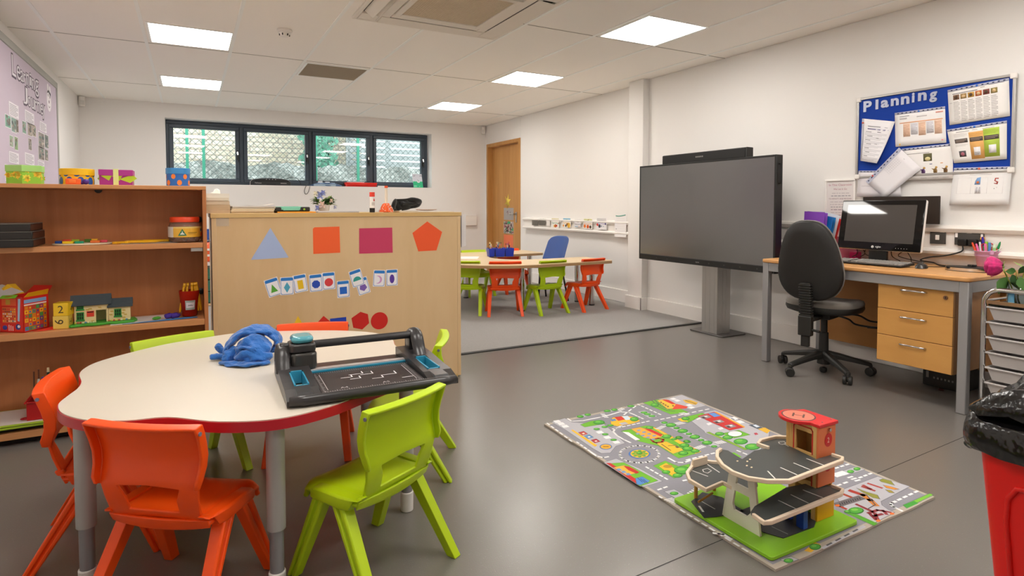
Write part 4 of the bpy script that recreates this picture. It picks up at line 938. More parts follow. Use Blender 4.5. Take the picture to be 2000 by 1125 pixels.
tag(m.build('hanging_sheets', loc=(CX1+.03, CY+.055, onY(905, 483, CY+.1).z+.004), rot=(0, 0, radians(-36))), 'pale sheets hanging furthest out at the side of the cabinet', 'paper')

# ---------------------------------------------------------------- window sill things
SZ = WZ0+.0006
def sill(px, y=YB+.06): return onY(px, 360, y).x
t = thing('laminator', 'black laminator standing on the window sill', 'laminator', ((sill(489)+sill(568))/2, YB+.11, SZ))
w = (sill(568)-sill(489))/2
m = MB(mat('laminator_black', '#2c2e31', .35)); m.prism([(-w, 0), (-w, .055), (-w+.05, .085), (-w*.5, .098), (0, .103), (w*.5, .098), (w-.05, .085), (w, .055), (w, 0)], -.06, .07); m.build('body', t, rot=(PI/2, 0, 0), bevel=.008)
m = MB(BLACKM); m.bb(-w+.06, w-.03, -.0722, -.0705, .055, .068); m.bb(-.06, .06, -.0722, -.0705, .0, .014); m.build('slot', t)
m = MB(PRINT); m.plane((0, -.0722, 0), (1, 0, 0), (0, 0, 1)); m.pt('Fellowes', -w+.1, .024, .017, '#c9c8c6'); m.pr(w-.14, .026, w-.06, .036, '#9a9998')
for k in range(4): m.pe(-.06+.04*k, .083, .006, .006, '#b5b5b5', 1, 8)
m.build('marking', t, smooth=0)
m = MB(CHROME); m.tube([(-w-.004, -.06, .0), (-w-.002, -.06, .05), (-w+.04, -.06, .09)], .005, 6); m.build('edge_trim', t)
def cable(name, pts, r, label, cat='cable', mt=None, k=6): m = MB(mt or BLACK); m.tube(catmull(pts, k), r, 6); return tag(m.build(name, smooth=180), label, cat)
X = lambda px, py, y: onY(px, py, y)
cable('power_cable', [X(560, 349, YB+.14), X(566, 347, YB+.15), X(576, 347, YB+.15), X(583, 351, YB+.14), X(588, 360, YB+.12)], .004, 'thin black cable arching behind the laminator')
pts = [X(600, 361, YB+.02)+Vector((0, 0, .005)), X(597, 365, YB-.012), X(594.5, 373, YB-.014), X(596.5, 379, YB-.014), X(601, 377, YB-.012), X(604, 369, YB-.012), X(605.5, 362, YB+.012)+Vector((0, 0, .004))]
cable('cable_loop', pts, .0035, 'thin dark cable loop hanging over the window sill')
m = MB(mat('bundle_blue', '#3a5a86', .4)); r4 = random.Random(8)
for k in range(9):
    xa, xb = sill(604+r4.random()*6), sill(668-r4.random()*14); y = YB+.04+r4.random()*.08; m.tube(catmull([(xa, y, .006), (xa+(xb-xa)*.3, y+.02, .016+r4.random()*.03), (xa+(xb-xa)*.65, y-.02, .008+r4.random()*.04), (xb, y, .008)], 5), .006, 6)
tag(m.build('ribbon_bundle', loc=(0, 0, SZ)), 'tangle of blue and navy lanyards on the window sill', 'lanyards', kind='stuff')
m = MB(mat('pale_blue_sheet', '#9fb6c9', .4)); m.bb(sill(612), sill(655), YB+.03, YB+.035, .001, .03); m.prism([(sill(624), YB+.12), (sill(656), YB+.12), (sill(656), YB+.16), (sill(624), YB+.16)], .0, .055); tag(m.build('plastic_wallets', loc=(0, 0, SZ), bevel=.003), 'pale blue plastic wallets among the lanyards', 'wallet')
for k, (a, b_) in enumerate(((624, 633), (638, 647))): m = MB(PAPER); m.prism([(sill(a), YB+.17), (sill(b_), YB+.17), (sill(b_), YB+.19), (sill(a), YB+.19)], 0, .078-.006*k); tag(m.build('white_card', loc=None, bevel=.004), ['left white card standing behind the lanyards', 'right white card standing behind the lanyards'][k], 'card')
for o in (COL.objects[-1], COL.objects[-2]): o.location.z = SZ
t = thing('paper_tray', 'bright red plastic tray with white sheets on the window sill', 'tray', ((sill(675)+sill(735))/2, YB+.1, SZ))
w = (sill(735)-sill(675))/2
m = MB(mat('bright_red_tray', '#ee2f27', .3)); d = .08; h = .062
for q in (((-w+.015, -d, .001), (w-.015, -d, .001), (w, -d-.012, h), (-w, -d-.012, h)), ((w-.015, d, .001), (-w+.015, d, .001), (-w, d+.012, h), (w, d+.012, h)), ((w-.015, -d, .001), (w-.015, d, .001), (w, d+.012, h), (w, -d-.012, h)), ((-w+.015, d, .001), (-w+.015, -d, .001), (-w, -d-.012, h), (-w, d+.012, h)), ((-w+.015, d, .001), (w-.015, d, .001), (w-.015, -d, .001), (-w+.015, -d, .001))): m.poly(q)
m.build('tray_body', t, solid=.003)
m = MB(PAPER); m.prism([(-w*.9, -.03), (w*.2, -.05), (w*.25, .06), (-w*.8, .07)], .05, .072); lab(m.build('sheets', t, bevel=.003), 'white sheets in the tray')
m = MB(PAPER); m.prism([(0, 0), (.1, .0), (.13, .04), (.02, .06)], 0, .02); tag(m.build('crumpled_paper', loc=(sill(737), YB+.05, SZ), bevel=.006), 'folded white paper right of the red tray', 'paper')
# leaflet leaning in the right corner
a = X(812, 334, YB+.17); w = .15; h = .2
m = sheet('s', (0, 0, 0), (1, 0, 0), (0, 0, 1), .17, .228, '#dfe2ee', .002); m.pr(0, 0, .17, .105, '#3cc28c'); m.pr(.008, .012, .06, .04, '#7fdcb8', 2); m.pe(.098, .1, .026, .018, '#eceef4', 3, 18); m.pe(.098, .114, .006, .008, '#2a2c34', 4, 10); m.pe(.088, .13, .004, .005, '#2a2c34', 4, 8); m.pl([(.02, .19), (.045, .197)], .006, '#23252c', 2); m.pl([(.13, .195), (.16, .205), (.165, .19)], .006, '#23252c', 2); m.pl([(.1, .015), (.12, .03)], .004, '#cfeee0', 2)
tag(m.build('leaflet', loc=(sill(808, YB+.1), YB+.1, SZ+.001), rot=(radians(-14), 0, radians(8))), 'green and white leaflet leaning at the right end of the sill', 'leaflet')

# ---------------------------------------------------------------- glimpse between bookcase and cabinet: low white unit with trays by the back wall
g0 = X(407, 500, 7.4); gw = .75
t = thing('tray_unit', 'low tray unit with green fronts glimpsed beside the bookcase', 'storage unit', (g0.x-.1, 7.5, 0))
zt = X(407, 513, 7.3).z
m = MB(MAPLE)
for x in (-.4, .4): m.bb(x-.01, x+.01, -.2, .2, .0075, zt-.02)
m.bb(-.39, .39, -.2, .2, .0075, .03); m.build('carcass', t, bevel=.002); m = MB(WHITE); m.bb(-.41, .41, -.21, .21, zt-.0195, zt); m.build('worktop', t, bevel=.002)
z = .04
for k in range(3):
    for x in (-.195, .195): m = MB(mat('green_tray', '#2f6a58', .4)); m.bb(x-.18, x+.18, -.195, .18, z, z+.12); m.build('tray', t, bevel=.006)
    z += .13
t = thing('toy_car', 'orange and white striped toy on the low tray unit', 'toy', (g0.x-.0, 7.42, zt+.001)); m = MB(mat('toy_orange', '#ef5f2c', .4)); m.sphere((0, 0, .11), 1, 16, 10, s=(.1, .07, .11)); m.build('body', t); m = MB(WHITE)
for z in (.075, .14): m.lathe([(.096, z-.012), (.1, z), (.096, z+.012)], n=20, sy=.74, caps=False)
m.build('stripe', t); MB(BLACKM).tube([(0, 0, .22), (.02, 0, .26), (.05, 0, .25)], .006, 6).build('antenna', t)
t = thing('blue_pot', 'small blue pot on the low tray unit behind the bookcase', 'pot', (g0.x-.03, 7.6, zt+.001)); MB(mat('pot_blue', '#2a55a8', .4)).lathe([(.05, 0), (.06, .36), (.055, .36), (.045, .01)], n=18, caps=False).build('pot_body', t); 

# ---------------------------------------------------------------- dado trunking
def trunk(name, x, ya, yb, z0, z1, label, d=.05):
    m = MB(WHITE); lo = .035; hi = .045
    prof = [(0, z0), (d*1.25, z0+.004), (d*1.35, z0+.02), (d*1.15, z0+lo), (d*.8, z0+lo+.004), (d*.8, z1-hi-.004), (d*1.1, z1-hi), (d*1.35, z1-.022), (d*1.2, z1-.005), (0, z1)]
    a = [m.addv((x-p, ya, z)) for p, z in prof]; b_ = [m.addv((x-p, yb, z)) for p, z in prof]; m.bridge(a, b_); m.face(a[::-1]); m.face(b_)
    o = m.build(name, smooth=25); return struct(o)
trunk('trim_2', XF, 5.05, 7.53, .785, .945, '')
trunk('trim_3', XR, YN, 4.78, .80, .99, '')
m = MB(WHITE); x0, x1 = X(895, 430, YB-.03).x, X(930, 430, YB-.03).x; m.bb(1.3, x1, YB-.06, YB, .79, .955); struct(m.build('trim_4', bevel=.008))
# ---------------------------------------------------------------- moulded children's chairs
ORANGE = mat('orange_polypropylene', '#f4500a', .38, bump=(900, .05, .0005)); GREEN = mat('lime_polypropylene', '#b1cd0e', .38, bump=(900, .05, .0005))
def sstep(a, b_, x):
    t_ = min(1, max(0, (x-a)/(b_-a))); return t_*t_*(3-2*t_)
def chair_parts(root, M_):
    SH = .284
    # seat: shallow dish with rolled front edge and sides
    def seat(u, v):
        x = (u-.5)*2; q = sstep(.78, 1, v); y = -.088+.262*v-.028*q*abs(x)**4; wd = .158-.014*q-.012*(1-v)
        z = SH-.010*(1-x*x)*sstep(0, .3, v)-.034*sstep(.78, 1, v)**2-.02*sstep(.82, 1, abs(x))
        return (x*wd, y, z)
    m = MB(M_); m.grid(seat, 18, 14); m.build('seat', root, solid=.016, bevel=.006, smooth=50)
    # rear skirt under the seat edge
    m = MB(M_); m.grid(lambda u, v: ((u-.5)*.29, -.090+.012*v-.012*(1-(2*u-1)**2), .282-.034*v*(1-.25*(2*u-1)**2)), 12, 3); m.build('seat_skirt', root, solid=.008, bevel=.002, smooth=50)
    # back: bent panel above an open slot, two uprights run down to the seat
    prof = [(-.084, .270), (-.100, .304), (-.112, .34), (-.121, .376), (-.116, .40), (-.107, .432), (-.106, .463), (-.113, .494), (-.123, .525), (-.132, .549)]
    hw = [.134, .134, .137, .142, .147, .151, .154, .156, .158, .159]
    us = [-1, -.93, -.78, -.64, -.42, -.21, 0, .21, .42, .64, .78, .93, 1]
    def bp(i, j):
        u = us[i]; y, z = prof[j]; a = abs(u)
        if 2 < i < 10 and j < 3: u *= .86
        if j == 3 and 3 < i < 9: z += .006*(1-a/.64)
        return (u*hw[j], y-.012+.018*a*a*sstep(1, 6, j)+.012*(1-sstep(1, 6, j)), z)
    m = MB(M_); ids = [[m.addv(bp(i, j)) for j in range(10)] for i in range(13)]
    for i in range(12):
        for j in range(9):
            if 1 <= j <= 2 and 3 <= i <= 8: continue
            m.face((ids[i][j], ids[i][j+1], ids[i+1][j+1], ids[i+1][j]))
    # flanges turned backwards round the panel: along the top and down both sides
    top = [ids[i][9] for i in range(13)]; fl = [m.addv(m.v[k]+Vector((0, -.028, -.004))) for k in top]
    for i in range(12): m.face((top[i], fl[i], fl[i+1], top[i+1]))
    for i, s in ((0, -1), (12, 1)):
        lo = [ids[i][j] for j in range(3, 10)]; fb = [m.addv(m.v[k]+Vector((s*.002, -.028+(.010 if n == 0 else 0), .004 if n == 0 else 0))) for n, k in enumerate(lo[:-1])]+[fl[i]]
        for k in range(6):
            q = (lo[k], fb[k], fb[k+1], lo[k+1]); m.face(q if s < 0 else q[::-1])
    bk_ = m.build('backrest', root, solid=.009, bevel=.003, smooth=40)
    for s in (1, -1):
        st = MB(mat('grey_stud', '#6f6f86', .5)); st.cyl((s*.158, -.140, .532), (s*.1665, -.140, .532), .0055, .0055, 10); lab(st.build('stud', bk_), 'small grey stud at a top corner')
    # angled legs with a groove, an upturned V on each side
    for s in (1, -1):
        for yt, yb in ((.062, .166), (-.012, -.176)):
            m = MB(M_); rings = []; sec = [(-.8, -1), (.8, -1), (1, -.8), (1, -.3), (.62, -.12), (.62, .12), (1, .3), (1, .8), (.8, 1), (-.8, 1)]
            for k in range(5):
                q = k/4; z = SH-.020-(SH-.020)*q; y = yt+(yb-yt)*q; x = s*(.140+.028*q); a = .021-.004*q; d_ = .026-.009*q
                rings.append([m.addv((x+s*cx*a, y+cy*d_, z)) for cx, cy in sec])
            for a, b_ in zip(rings, rings[1:]):
                if s > 0: m.bridge(b_, a)
                else: m.bridge(a, b_)
            m.face(rings[0] if s > 0 else rings[0][::-1]); m.face(rings[-1][::-1] if s > 0 else rings[-1]); m.build('leg', root, bevel=.002)
    # side rails joining the leg tops to the seat and to the uprights
    for s in (1, -1):
        m = MB(M_); rg = []
        for y, z, x, w, h in ((.100, .262, .143, .018, .012), (.085, .268, .145, .021, .018), (.04, .271, .146, .021, .02), (-.03, .270, .145, .021, .021), (-.065, .272, .142, .019, .022), (-.087, .285, .139, .016, .022), (-.099, .297, .136, .010, .012)):
            up = sstep(.055, .098, -y)
            rg.append([m.addv((s*x+s*w*cx, y-h*.8*up*cz, z+h*cz*(1-up))) for cx, cz in ((-.8, -1), (.7, -1), (1, -.7), (1, .7), (.7, 1), (-.8, 1))])
        for a, b_ in zip(rg, rg[1:]):
            if s > 0: m.bridge(a, b_)
            else: m.bridge(b_, a)
        m.face(rg[0][::-1] if s > 0 else rg[0]); m.face(rg[-1] if s > 0 else rg[-1][::-1])
        m.build('side_rail', root, smooth=60, bevel=.002)
def child_chair(name, M_, loc, rz, label, group):
    t = thing(name, label, 'chair', (*loc, .0006), radians(rz), group); chair_parts(t, M_); return t
GF = 'chairs around the flower shaped table'; GC = 'chairs around the corner table'
oc = child_chair('orange_chair', ORANGE, (-.035, 1.88), -37, 'orange plastic chair in the foreground with its back to the camera', GF)
gc = child_chair('green_chair', GREEN, (.485, 1.77), 28, 'lime green plastic chair in the foreground below the paper trimmer', GF)
dup(oc, (-.262, 2.36, .0006), radians(-93), 'orange plastic chair at the left end of the flower shaped table', GF)
dup(oc, (.47, 2.775, .0006), radians(164.3), 'orange plastic chair behind the blue clothing, facing the camera', GF)
dup(gc, (-.021, 2.775, .0006), radians(-158.8), 'lime green plastic chair between the flower table and the bookcase', GF)
dup(gc, (.81, 2.40, .0006), radians(64), 'lime green plastic chair at the right of the flower table, beside the cabinet', GF)
Zc = .0076
dup(gc, (2.515, 5.55, Zc), radians(-38), 'lime green plastic chair half hidden behind the cabinet edge', GC)
dup(oc, (2.815, 5.315, Zc), radians(-22), 'orange plastic chair seen straight from behind in front of the pencil caddy', GC)
dup(gc, (3.24, 5.19, Zc), radians(2), 'lime green plastic chair right of the chrome table leg', GC)
dup(oc, (3.715, 5.16, Zc), radians(8), 'orange plastic chair at the right end of the corner table', GC)
dup(gc, (3.12, 6.60, Zc), radians(176), 'lime green plastic chair on the far side of the corner table', GC)
dup(oc, (3.62, 6.60, Zc), radians(180), 'orange plastic chair on the far side of the corner table near the door', GC)

# ---------------------------------------------------------------- flower shaped table
TCX, TCY, TT = .2, 2.33, .53
t = thing('flower_table', 'flower shaped cream topped table with red edge and grey legs', 'table', (TCX, TCY, 0))
PET = [(3, .545), (16, .59), (30, .626), (45, .612), (58, .594), (78, .6), (93, .622), (106, .604), (120, .606), (136, .6), (148, .606), (157, .592), (165, .566), (175, .53), (184, .528), (192, .553), (200, .586), (210, .604), (221, .603), (231, .578), (241, .543), (256, .595), (270, .632), (284, .616), (300, .588), (316, .606), (330, .616), (346, .577)]
def petal(dr):
    q = catmull([((r+dr)*cos(radians(a)), (r+dr)*sin(radians(a)), 0) for a, r in PET], 6, True); return [(p.x, p.y) for p in q]
m = MB(mat('table_red_edge', '#b81e2c', .35)); m.prism(petal(.0), TT-.031, TT-.003, mtop=m.m); tp = m.build('tabletop', t, smooth=60); lab(tp, 'red edged core of the table top')
m = MB(mat('cream_laminate', '#d5ccbd', .3)); m.prism(petal(-.003), TT-.0028, TT); lab(m.build('laminate', tp, smooth=60), 'cream laminate face')
LEGG = mat('grey_tube', '#a9a6a3', .38, .25); LEGD = mat('grey_inner_tube', '#98979a', .3, .6)
for a in (30, 90, 150, 210, 270, 330):
    if a == 90: continue
    x, y = (.5 if a == 150 else .55)*cos(radians(a)), .55*sin(radians(a))-.02
    m = MB(LEGG); m.cyl((x, y, .195), (x, y, TT-.032), .0255, .0255, 24); lg = m.build('leg', t, bevel=.001)
    m = MB(LEGD); m.cyl((x, y, .05), (x, y, .1949), .0195, .0195, 20); m.build('inner_tube', lg)
    m = MB(mat('foot_cap', '#d5d1cc', .5)); m.cyl((x, y, .0006), (x, y, .072), .0225, .0235, 20); m.build('foot_cap', lg, bevel=.003)

# ---------------------------------------------------------------- rotary paper trimmer on the table
t = thing('paper_trimmer', 'black and teal rotary paper trimmer lying across the table edge', 'paper trimmer', (.245, 1.765, TT+.0006), radians(-2))
TRB = mat('trimmer_black', '#333132', .3); TEAL = mat('trimmer_teal', '#2f8fb0', .3); L, D = .50, .40
m = MB(TRB)
m.prism(rrect(.0855, .001, L-.0855, D, .003), .006, .02)
o = m.build('base', t, bevel=.004)
def endblock(x0, x1, slot):
    m = MB(TRB); n = 14; sx0, sx1, sy0, sy1 = slot
    # sloped end block built round the hand slot
    def zt(y): return .036+.012*sstep(.05, .34, y)
    for (a, b_, c, d_) in ((x0, sx0, .0, D), (sx1, x1, .0, D), (sx0, sx1, .0, sy0), (sx0, sx1, sy1, D)):
        k = 6
        for i in range(k):
            ya, yb = c+(d_-c)*i/k, c+(d_-c)*(i+1)/k
            q = [(a, ya), (b_, ya), (b_, yb), (a, yb)]
            lo = [m.addv((x, y, .004)) for x, y in q]; hi = [m.addv((x, y, zt(y)*(1 if y > .001 else .55))) for x, y in q]
            m.face(lo[::-1]); m.face(hi); m.bridge(lo, hi)
    b_ = m.build('end_block', t, smooth=18)
    m = MB(TEAL); w = .005
    for (a, e, c, d_) in ((sx0, sx0+w, sy0, sy1), (sx1-w, sx1, sy0, sy1), (sx0+w, sx1-w, sy0, sy0+w), (sx0+w, sx1-w, sy1-w, sy1)):
        m.bb(a, e, c, d_, .004, zt((c+d_)/2)+.0015)
    lab(m.build('hand_slot', b_, bevel=.0012), 'teal lined carrying slot')
endblock(-.012, .085, (.018, .062, .09, .235)); endblock(L-.085, L+.012, (L-.062, L-.018, .09, .235))
# rounded front rail
m = MB(TRB); m.tube([(-.005, .004, .018), (.04, -.003, .018), (L-.04, -.003, .018), (L+.005, .004, .018)], [.013, .0155, .0155, .013], 14); m.build('front_rail', t, smooth=180)
m = MB(mat('cutting_mat', '#2a2323', .5)); m.prism(rrect(.09, .022, L-.09, .262, .004), .0205, .0225)
cm = m.build('cutting_mat', t)
m = MB(PRINT); m.plane((.09, .022, .0227), (1, 0, 0), (0, 1, 0), .0001); Wm, Hm = L-.18, .24; c = '#bdb9bb'
for k in range(45): m.pr(.01+k*.0071, .012, .0114+k*.0071, .024 if k % 5 == 0 else .018, c); m.pr(.01+k*.0071, .218, .0112+k*.0071, .232, '#7a8a92')
for k in range(24): m.pr(.006, .02+k*.0085, .017 if k % 5 == 0 else .012, .0213+k*.0085, c); m.pr(Wm-.017, .02+k*.0085, Wm-.006, .0213+k*.0085, c)
m.pr(.02, .01, Wm-.02, .0115, c); m.pr(.02, .03, .0216, .21, c); m.pr(Wm-.022, .03, Wm-.0204, .21, '#c9c6c8')
def ell(x, y, a, b_, w=.0036): m.pl([(x, y), (x+a, y), (x+a, y+b_)], w, '#dedcdf')
ell(.08, .14, .035, .022); ell(.11, .165, .045, .025); ell(.105, .115, .032, .024); ell(.145, .15, .04, .028); ell(.17, .09, .035, .026); ell(.205, .116, .05, .03); ell(.26, .06, .035, .0)
m.pe(.17, .175, .012, .008, '#4a4a48', 1, 14); m.pt('A4', .07, .03, .014, c); m.pt('A5', .2, .03, .014, c)
m.build('scale_print', cm, smooth=0)
m = MB(TEAL); m.bb(.03, L-.03, .268, .276, .02, .0275); lab(m.build('cutting_strip', t, bevel=.001), 'teal cutting strip')
m = MB(mat('clamp_clear', '#b8b2b0', .25, .1)); m.bb(.05, L-.05, .278, .3, .02, .031); lab(m.build('paper_clamp', t, bevel=.001), 'grey clamp bar')
# right hand arm and the sliding rail
RZ = .105
m = MB(TRB); pts = catmull([(L-.03, .255, .034), (L-.03, .28, .06), (L-.03, .305, .098), (L-.03, .34, .114), (L-.03, .375, .098), (L-.03, .385, .04)], 5)
m.tube(pts, .014, 10, sy=1.7); m.bb(L-.052, L-.01, .33, .39, .03, .1); m.build('arm', t, smooth=180, bevel=.003)
m = MB(TRB); pts = catmull([(.005, .265, .034), (.005, .285, .06), (.01, .315, .095), (.01, .36, .1), (.01, .385, .045)], 5); m.tube(pts, .013, 10, sy=1.9); m.bb(-.008, .03, .3, .39, .03, .085); m.build('arm', t, smooth=180, bevel=.003)
m = MB(TRB); m.cyl((.0, .33, RZ), (L-.02, .33, RZ), .0135, .0135, 18); m.build('guide_rail', t, bevel=.002)
m = MB(mat('smoke_housing', '#3a3836', .18, coat=.5)); m.prism(rrect(.03, .278, .115, .372, .02, 5), .03, .088); bh = m.build('blade_head', t, bevel=.008, seg=3); lab(bh, 'smoky grey blade housing')
m = MB(TRB); m.prism(rrect(.026, .282, .112, .376, .02, 5), .0885, .118); m.build('carriage', bh, bevel=.006)
m = MB(mat('teal_knob', '#4f9fae', .2, coat=.6)); m.prism(rrect(.034, .286, .106, .372, .026, 6), .1185, .142); lab(m.build('press_button', bh, bevel=.012, seg=4, smooth=60), 'teal press button')
m = MB(BLACK)
for x in (.05, L-.03): m.cyl((x, .02, -.0001), (x, .02, .006), .009, .009, 12); m.cyl((x, D-.03, -.0001), (x, D-.03, .006), .009, .009, 12)
m.build('foot', t)

# ---------------------------------------------------------------- blue clothing heaped on the table
BL = mat('blue_cloth', '#2466b4', .85, bump=(45, .75, .012), sheen=.35, var=(9, .18))
t = thing('folded_shorts', 'crumpled bright blue clothing heaped on the flower table', 'clothing', (.2, 2.43, TT+.0008), radians(-12))
FOLD = bpy.data.textures.new('cloth_folds', 'CLOUDS'); FOLD.noise_scale = .05; FOLD.noise_type = 'HARD_NOISE'; FOLD.noise_depth = 2
def strip(name, pts, rx, rz, k=5, tw=0, seed=0, n=14, wr=.18):
    """a soft band of cloth with folds following a path"""
    r_ = random.Random(seed); P_ = catmull(pts, k); m = MB(BL); rings = []; L_ = len(P_); ph = r_.random()*6
    for i, p in enumerate(P_):
        d = (P_[min(i+1, L_-1)]-P_[max(i-1, 0)]).normalized(); up = Vector((0, 1, 0)); s = up-d*up.dot(d); s = s.normalized(); q = d.cross(s); e = sin(PI*(i+.6)/(L_+.2))**.35
        rg_ = []
        for j in range(n):
            a = 2*PI*j/n; w = 1+wr*sin(a*3+ph+i*.55)+wr*.7*sin(a*5-i*.9+ph)+wr*.5*sin(a*2+i*1.3)
            v = p+s*(rx*cos(a)*w*e)+q*(rz*sin(a)*w*e); v.z = max(v.z, .001); rg_.append(m.addv(v))
        rings.append(rg_)
    for a, b_ in zip(rings, rings[1:]): m.bridge(b_, a)
    m.face(rings[0]); m.face(rings[-1][::-1]); o = m.build(name, t, smooth=180, sub=2); d_ = o.modifiers.new('folds', 'DISPLACE'); d_.texture = FOLD; d_.strength = .008; d_.mid_level = .6; d_.texture_coords = 'LOCAL'; return o
strip('waistband', [(-.085, -.02, .012), (-.082, -.01, .05), (-.05, .0, .088), (.0, .01, .107), (.05, .015, .1), (.085, .01, .075), (.088, .005, .04), (.06, .0, .02)], .05, .014, 6, seed=2)
strip('rolled_leg', [(-.04, -.03, .035), (-.005, -.04, .05), (.03, -.045, .05), (.05, -.03, .035)], .055, .042, 7, seed=5, wr=.14, n=20)
strip('rolled_leg', [(-.045, -.05, .022), (-.01, -.085, .03), (.04, -.09, .027), (.065, -.06, .02)], .03, .024, 7, seed=9, wr=.2, n=16)
strip('cloth_fold', [(-.03, .0, .07), (.01, -.02, .084), (.04, -.03, .075), (.055, -.05, .05), (.06, -.08, .02)], .03, .009, 6, seed=12, wr=.25)
strip('cloth_fold', [(-.05, -.05, .055), (-.02, -.085, .062), (.02, -.1, .05), (.05, -.1, .02)], .012, .007, 6, seed=13, wr=.3)
strip('cloth_fold', [(-.09, -.05, .006), (-.04, -.095, .008), (.02, -.11, .008), (.07, -.1, .008)], .035, .007, 6, seed=15, wr=.25)
strip('cloth_fold', [(-.085, .0, .03), (-.07, -.035, .045), (-.07, -.06, .025), (-.085, -.075, .008)], .012, .02, 6, seed=17, wr=.2)
strip('drawstring', [(-.08, .02, .02), (-.11, .03, .028), (-.125, .035, .045), (-.13, .035, .05)], .012, .01, 5, seed=20, wr=.1)
strip('drawstring', [(-.08, -.01, .012), (-.11, .0, .014), (-.145, .0, .014)], .013, .011, 5, seed=21, wr=.1)

# ---------------------------------------------------------------- horseshoe table in the corner
t = thing('horseshoe_table', 'horseshoe shaped pale wood table in the carpeted corner', 'table', (3.2, 5.87, 0))
yo, yi = .885, .36; outer = [(.74, -yo)]; 
pts = [(.77, -yo+.03), (.74, -yo)]+[(-.15+yo*cos(radians(a)), yo*sin(radians(a))) for a in range(270, 89, -8)]+[(.64, yo), (.67, yo-.03), (.67, yi+.03), (.64, yi)]+[(.12+yi*cos(radians(a)), yi*sin(radians(a))) for a in range(94, 267, 8)]+[(.74, -yi), (.77, -yi-.03)]
m = MB(mat('pale_beech_laminate', '#e2c9a2', .35)); 
m.prism(pts, TT-.004, TT+.001); tp = m.build('tabletop', t, smooth=60)
m = MB(mat('table_edge_brown', '#a9855c', .4)); m.prism([(x*1.002, y*1.002) for x, y in pts], TT-.03, TT-.0042); lab(m.build('edge', tp, smooth=60), 'brown table edge')
for x, y in ((-.155, -.52), (.72, -.565), (.715, -.41+.12), (.6, .6), (-.3, .58), (-.8, 0)):
    m = MB(CHROME); m.cyl((x, y, .02), (x, y, TT-.0305), .03, .03, 24); lg = m.build('leg', t); MB(BLACK).cyl((x, y, .0076), (x, y, .0198), .032, .031, 20).build('foot', lg)
# pencil caddy
cx, cy = 3.145, 6.03
c0, c1 = onZ(958, 502, TT+.001), onZ(1005, 499, TT+.001); d = (c1-c0); w = .30
t = thing('pencil_caddy', 'royal blue pencil caddy with compartments on the corner table', 'caddy', (cx, cy, TT+.0016), radians(-14))
CB = mat('caddy_blue', '#2a3fb4', .35)
def tubbox(m, x0, x1, y0_, y1_, h, tp_=.008, th=.0025):
    lo = [(x0+tp_, y0_+tp_), (x1-tp_, y0_+tp_), (x1-tp_, y1_-tp_), (x0+tp_, y1_-tp_)]; hi = [(x0, y0_), (x1, y0_), (x1, y1_), (x0, y1_)]
    for k in range(2):
        e = th*k; sg = lambda q: [(x+(e if x < (x0+x1)/2 else -e), y+(e if y < (y0_+y1_)/2 else -e)) for x, y in q]
        a = [m.addv((x, y, e)) for x, y in sg(lo)]; b_ = [m.addv((x, y, h)) for x, y in sg(hi)]
        if k == 0: m.bridge(a, b_); m.face(a[::-1]); o_ = b_
        else: m.bridge(b_, a); m.face(a); m.bridge(o_, b_)
for (a, b_, c, d_) in ((-.15, -.075, -.07, .07), (-.075, .04, -.09, .0), (-.075, .04, .002, .09), (.042, .15, -.075, .075)):
    m = MB(CB); tubbox(m, a+.001, b_-.001, c, d_, .095); m.build('compartment', t, bevel=.002)
PC = ['#e0452c', '#f2a81c', '#3a8f3f', '#3fa3cf', '#22356f', '#ef7a34', '#8a3f9a', '#cfd6a0', '#d84a6a', '#6b4a2a', '#1d1d22', '#7ac0d6', '#e8d23a', '#2f5fae', '#f08fb0']
r5 = random.Random(21); names = ['orange', 'amber', 'green', 'sky blue', 'navy', 'light orange', 'purple', 'pale lime', 'pink', 'brown', 'black', 'pale blue', 'yellow', 'blue', 'rose pink']
for k in range(30):
    bx = [(-.15, -.075, -.06, .06), (-.07, .035, -.08, -.01), (-.07, .035, .012, .08), (.047, .145, -.065, .065)][k % 4]
    x, y = r5.uniform(bx[0]+.024, bx[1]-.024), r5.uniform(bx[2]+.02, bx[3]-.02); a = radians(-14); ci = (k*7+k//4) % 15
    o = pen(cx+x*cos(a)-y*sin(a), cy+x*sin(a)+y*cos(a), TT+.006, .105+.017*(k % 3), .0045, PC[ci], r5.uniform(-.1, .1), r5.uniform(-.16, .16), ['%s pencil standing in the left compartment of the blue caddy', '%s pencil standing in the front middle compartment of the blue caddy', '%s pencil standing in the rear middle compartment of the blue caddy', '%s pencil standing in the right compartment of the blue caddy'][k % 4] % names[ci], PC[(ci+4) % 15] if k % 2 else '#e8d0a0', 'coloured pencils in the blue caddy', 'pencil')
a = onZ(912, 503, TT+.0016); m = sheet('s', (0, 0, 0), (1, 0, 0), (0, 1, 0), .21, .297, '#f2f0ee', .0005); tag(m.build('paper_sheet', loc=(a.x-.15, a.y-.1, TT+.002), rot=(0, 0, radians(-30))), 'white paper sheet on the corner table beside the cabinet edge', 'paper')
